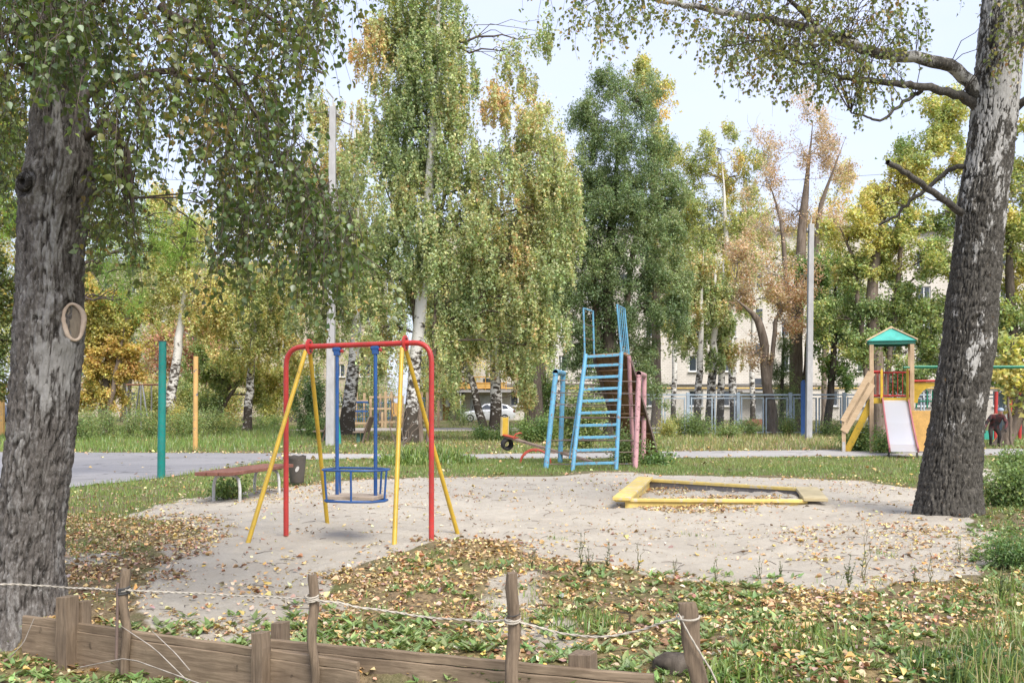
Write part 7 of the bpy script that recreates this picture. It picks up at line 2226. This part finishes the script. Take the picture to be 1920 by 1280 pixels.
def square_stake(label, px, pyt, w, off, lean=0.0):
    Y = fYat(px, off)
    p = at(px, pyt, Y)
    t = thing('square_stake', label, 'stake', (p[0], p[1], 0), R(-24))
    ww_ = w * Y / F
    b = MB()
    n = 7
    vs, fs = [], []
    for i in range(n + 1):
        z = -0.4 + (p[2] + 0.4) * i / n
        e = RNG.normal(0, 0.0015, 2)
        s = 0.5 * ww_ * (0.97 if i == n else 1)
        for a, c in ((-1, -1), (1, -1), (1, 1), (-1, 1)):
            vs.append((a * s + e[0] + lean * z, c * s + e[1], z + (0.004 * a if i == n else 0)))
    for i in range(n):
        for j in range(4):
            fs.append((i * 4 + j, i * 4 + (j + 1) % 4, (i + 1) * 4 + (j + 1) % 4, (i + 1) * 4 + j))
    fs += [(3, 2, 1, 0), tuple(n * 4 + j for j in range(4))]
    b.add(vs, fs).build('shaft', M_STAKE, t, bevel=0.004)
square_stake('square stake on the near side of the boards by the huge birch', 126, 1117, 29, -0.07)
square_stake('shorter square stake behind the boards by the huge birch', 154, 1126, 23, 0.07)
square_stake('square stake on the near side where the two boards overlap', 489, 1184, 26, -0.07)
square_stake('short square stake behind the overlap of the two boards', 526, 1165, 26, 0.20)
square_stake('short square stake behind the board near the sagging rope', 1093, 1222, 44, 0.18)
def round_stake(label, px, pyt, pxb, r, off, flat=1.0, knob=True, seed=0):
    Y = fYat(px, off)
    top = at(px, pyt, Y); bot = at(pxb, 1270, Y); bot[2] = -0.35
    bot[0] = (pxb - 960) / F * Y
    t = thing('round_stake', label, 'stake', (bot[0], bot[1], 0))
    n = 26
    s = 14
    vs, fs = [], []
    o = np.array([bot[0], bot[1], 0.0])
    for i in range(n + 1):
        c = bot + (top - bot) * i / n - o
        c = c + np.array([0.008 * math.sin(i * 0.5 + seed), 0.006 * math.cos(i * 0.43 + seed), 0])
        for j in range(s):
            a = j * 2 * math.pi / s
            rr_ = r * (1 + 0.09 * math.sin(2 * a + i * 0.2 + seed) + 0.05 * RNG.normal()) * (0.88 if i == n else 1)
            vs.append(c + np.array([rr_ * math.cos(a), rr_ * math.sin(a) * flat, (RNG.normal(0, 0.004) if i == n else 0)]))
    for i in range(n):
        for j in range(s):
            fs.append((i * s + j, i * s + (j + 1) % s, (i + 1) * s + (j + 1) % s, (i + 1) * s + j))
    fs.append(tuple(n * s + j for j in range(s)))
    MB().add(vs, fs).build('shaft', M_STAKE, t, 50)
    return t, Y
def coils(t, Y, px, py, r, k, mat, name='rope_wrap', thick=0.005):
    c0_ = at(px, py, Y) - np.array(t.location)
    a = np.linspace(0, 2 * math.pi * k, 18 * k)
    p = np.stack([c0_[0] + (r + thick) * np.cos(a), c0_[1] + (r + thick) * np.sin(a), c0_[2] + 0.011 * a / 6.283 * 1.0 + 0.008 * np.sin(a)], 1)
    MB().tube(p, thick, 6).build(name, mat, t, 60)
s1, Y1 = round_stake('dark round stake bound with cord next to the huge birch', 233, 1066, 236, 0.030, -0.06, seed=1)
coils(s1, Y1, 231, 1112, 0.033, 4, M_ROPED, 'cord_wrap', 0.006)
coils(s1, Y1, 232, 1106, 0.034, 1, M_ROPE)
o = MB().tube([at(221, 1092, Y1 - 0.03) - np.array(s1.location), at(218, 1235, Y1 - 0.03) - np.array(s1.location)], 0.010, 8).build('steel_rod', M_RUST, s1, 60)
s2, Y2 = round_stake('slim round stake standing at the overlap of the boards', 586, 1077, 590, 0.026, -0.06, seed=3)
coils(s2, Y2, 585, 1126, 0.030, 3, M_ROPE)
s3, Y3 = round_stake('pale round stake in the middle with the rope tied round it', 962, 1073, 962, 0.032, -0.06, seed=5)
coils(s3, Y3, 961, 1166, 0.035, 2, M_ROPE)
coils(s3, Y3, 961, 1152, 0.034, 1, M_ROPED, 'cord_wrap', 0.003)
s4, Y4 = round_stake('leaning flat stake with white rope looped over its top', 1286, 1130, 1338, 0.048, -0.02, 0.5, seed=8)
coils(s4, Y4, 1290, 1158, 0.052, 1, M_ROPE)
def rope(label, pts, r=0.0045, name='rope', twist=True):
    p = np.array([at(px, py, Y) for px, py, Y in pts])
    k = np.concatenate([[0], np.cumsum(np.linalg.norm(np.diff(p, axis=0), axis=1))])
    n = int(k[-1] / 0.02)
    u = np.linspace(0, k[-1], n)
    q = np.stack([np.interp(u, k, p[:, i]) for i in range(3)], 1)
    for _ in range(8):
        q[1:-1] = q[:-2] * 0.25 + q[1:-1] * 0.5 + q[2:] * 0.25
    q[1:-1] += 0.004 * np.stack([noise3(u[1:-1] * 9, u[1:-1] * 0, 0, 7), noise3(u[1:-1] * 9, u[1:-1] * 0 + 5, 0, 7), noise3(u[1:-1] * 9, u[1:-1] * 0 + 9, 0, 7)], 1)
    t = thing(name, label, 'rope', tuple(q[0]))
    for ph in (0, math.pi):
        a = u * 2 * math.pi / 0.11 + ph
        h = q - q[0] + np.stack([0 * a, np.cos(a), np.sin(a)], 1) * r * 0.8
        tb = Tubes(); tb.add(h, np.full(n, r * 0.85), 6)
        tb.build('strand', M_ROPE, t)
rope('pale twisted rope strung along the stakes and sagging at the end', [(-60, 1091, 6.55), (60, 1096, 6.52), (140, 1101, 6.42), (231, 1106, Y1 - 0.035), (330, 1109, 6.1), (460, 1116, 5.85), (585, 1122, Y2 - 0.032), (700, 1142, 5.5), (820, 1158, 5.4), (900, 1165, 5.3), (961, 1162, Y3 - 0.038), (1010, 1176, 5.2), (1080, 1192, 5.15), (1130, 1195, 5.12), (1200, 1180, 5.08), (1282, 1156, Y4 - 0.03)])
rope('white rope end hanging from the leaning flat stake', [(1272, 1150, Y4 - 0.03), (1290, 1185, Y4 - 0.06), (1312, 1220, Y4 - 0.06), (1332, 1255, Y4 - 0.06), (1352, 1300, Y4 - 0.05)], 0.0045)
# stump of rotten wood by the leaning stake, pale stone by the right birch
def lump(name, label, cat, px, py, sz, mat, seed):
    x, y = gp(px, py)
    bm = bmesh.new(); bmesh.ops.create_icosphere(bm, subdivisions=4, radius=1.0)
    P = np.array([v.co[:] for v in bm.verts])
    d = 1 + 0.28 * fbm(P[:, 0] * 1.6, P[:, 1] * 1.6, P[:, 2] * 1.6, seed, 4)
    for v, k in zip(bm.verts, d):
        v.co = Vector((v.co.x * sz[0] * k, v.co.y * sz[1] * k, v.co.z * sz[2] * k))
    me = bpy.data.meshes.new(name); bm.to_mesh(me); bm.free()
    me.materials.append(mat); me.polygons.foreach_set('use_smooth', np.ones(len(me.polygons), bool))
    o = link(name, me); o.location = (x, y, Hs(x, y) + sz[2] * 0.45)
    tag(o, label, cat)
lump('rotten_log', 'lump of dark rotten wood at the foot of the leaning stake', 'log', 1268, 1262, (0.13, 0.10, 0.08), M_BARK_DK, 4)
lump('pale_stone', 'small round pale stone beside the dark barked birch', 'stone', 1719, 950, (0.045, 0.045, 0.04), M_CONC, 6)

# upright weeds at the edge of the sand, dry stalks before the boards
def weed(px, py, hpx, leafy, label, group=None):
    x, y = gp(px, py)
    h = hpx * y / F
    t = thing('weed_plant', label, 'weed', (x, y, Hs(x, y)), group=group)
    tb = Tubes(); C, T_, N, S_ = [], [], [], []
    for b in range(1 + (leafy > 0) * 2):
        a = RNG.random() * 6.283
        top = np.array([math.cos(a) * 0.18 * h * (b > 0), math.sin(a) * 0.18 * h * (b > 0), h * (1 - 0.25 * b * RNG.random())])
        q = curve((0, 0, -0.02), top, 0.05, 0, 8, 0.025)
        tb.add(q, np.linspace(0.0035, 0.0012, 8), 4)
        m = int(leafy * (1 if b == 0 else 0.6))
        if m:
            u = 0.15 + 0.85 * RNG.random(m); i0 = np.minimum((u * 7).astype(int), 6); f = (u * 7 - i0)[:, None]
            C.append(q[i0] * (1 - f) + q[i0 + 1] * f)
            az_ = RNG.random(m) * 6.283
            T_.append(np.stack([np.cos(az_), np.sin(az_), 0.3 + 0.6 * RNG.random(m)], 1)); N.append(np.stack([-np.cos(az_), -np.sin(az_), np.ones(m)], 1)); S_.append((0.05 - 0.03 * u) * (0.7 + 0.6 * RNG.random(m)) * (h / 0.3) ** 0.5)
    tb.build('stem', M_GRASSTEM, t)
    if C:
        C, T_, N, S_ = np.concatenate(C), np.concatenate(T_), unit(np.concatenate(N)), np.concatenate(S_)
        me = leaf_mesh('leaves', C, T_, N, S_, jitter_cols([(0.08, 0.12, 0.05), (0.12, 0.16, 0.06)], RNG.integers(0, 2, len(C)), 0.2), M_GRASS, 'leaf', 0.18, 0.05)
        o = link('leaves', me, t); o['kind'] = 'stuff'
M_GRASSTEM = plain_bark('weed_stem', (0.10, 0.11, 0.05), (0.22, 0.18, 0.10))
for px, py, h, lf, lab in ((1088, 1075, 68, 26, 'tallest leafy weed on the sand edge right of the middle stake'), (1104, 1080, 48, 24, 'shorter leafy weed leaning on the tallest one at the sand edge'), (1140, 1075, 52, 26, 'dark leafy weed second from the tallest one at the sand edge'),
        (1197, 1078, 56, 4, 'bare thin weed stalk between the leafy weeds at the sand edge'), (1268, 1085, 36, 18, 'small leafy weed on the sand edge behind the leaning stake'), (1340, 1090, 50, 16, 'thin weed on the sand below the front corner of the sandbox'),
        (1424, 1085, 46, 10, 'sparse weed stalk on the sand below the middle of the sandbox'), (1462, 1075, 30, 22, 'squat green weed standing alone on the sand'), (1592, 1100, 62, 34, 'bushy weed at the bottom edge of the leaf strewn sand'),
        (1620, 1085, 110, 6, 'tall bare dry weed stalk in the leaf strewn sand'), (1716, 1090, 40, 26, 'leafy weed on the sand edge below the dark barked birch'), (1745, 1085, 60, 6, 'bare dry stalk below the dark barked birch'),
        (998, 1085, 44, 22, 'leafy weed just right of the middle stake'), (1880, 1130, 80, 50, 'tall bushy weed at the edge below the dark leafy weeds'), (1800, 1050, 46, 14, 'thin weed in the litter right of the dark barked birch'), (1830, 1190, 62, 4, 'pale seeding dandelion stalk in the grassy corner')):
    weed(px, py, h, lf, lab)
for i, (pts, lab) in enumerate((([(215, 1165), (290, 1215), (366, 1290)], 'long pale dry stalk leaning over the first edging board'), ([(285, 1182), (330, 1225), (356, 1256)], 'short pale dry stalk lying behind the long dry stalk'),
                  ([(64, 1158), (44, 1205), (10, 1240)], 'pale dry stalk leaning beside the huge birch'), ([(150, 1250), (240, 1232), (400, 1290)], 'thin pale dry stalk lying low across the weeds before the boards'))):
    Yb = 5.9 if i != 2 else 6.3
    q = np.array([at(px, py, fYat(max(60, px), -0.10 - 0.1 * (i == 3))) for px, py in pts])
    t_ = np.linspace(0, 1, 10); q2 = np.stack([np.interp(t_, np.linspace(0, 1, len(q)), q[:, k]) for k in range(3)], 1)
    tb = Tubes(); tb.add(q2 - q2[-1], np.linspace(0.0025, 0.0045, 10), 5)
    o = tb.build('dry_stalk', M_TWIG_PALE); o.location = tuple(q2[-1]); tag(o, lab, 'stalk')
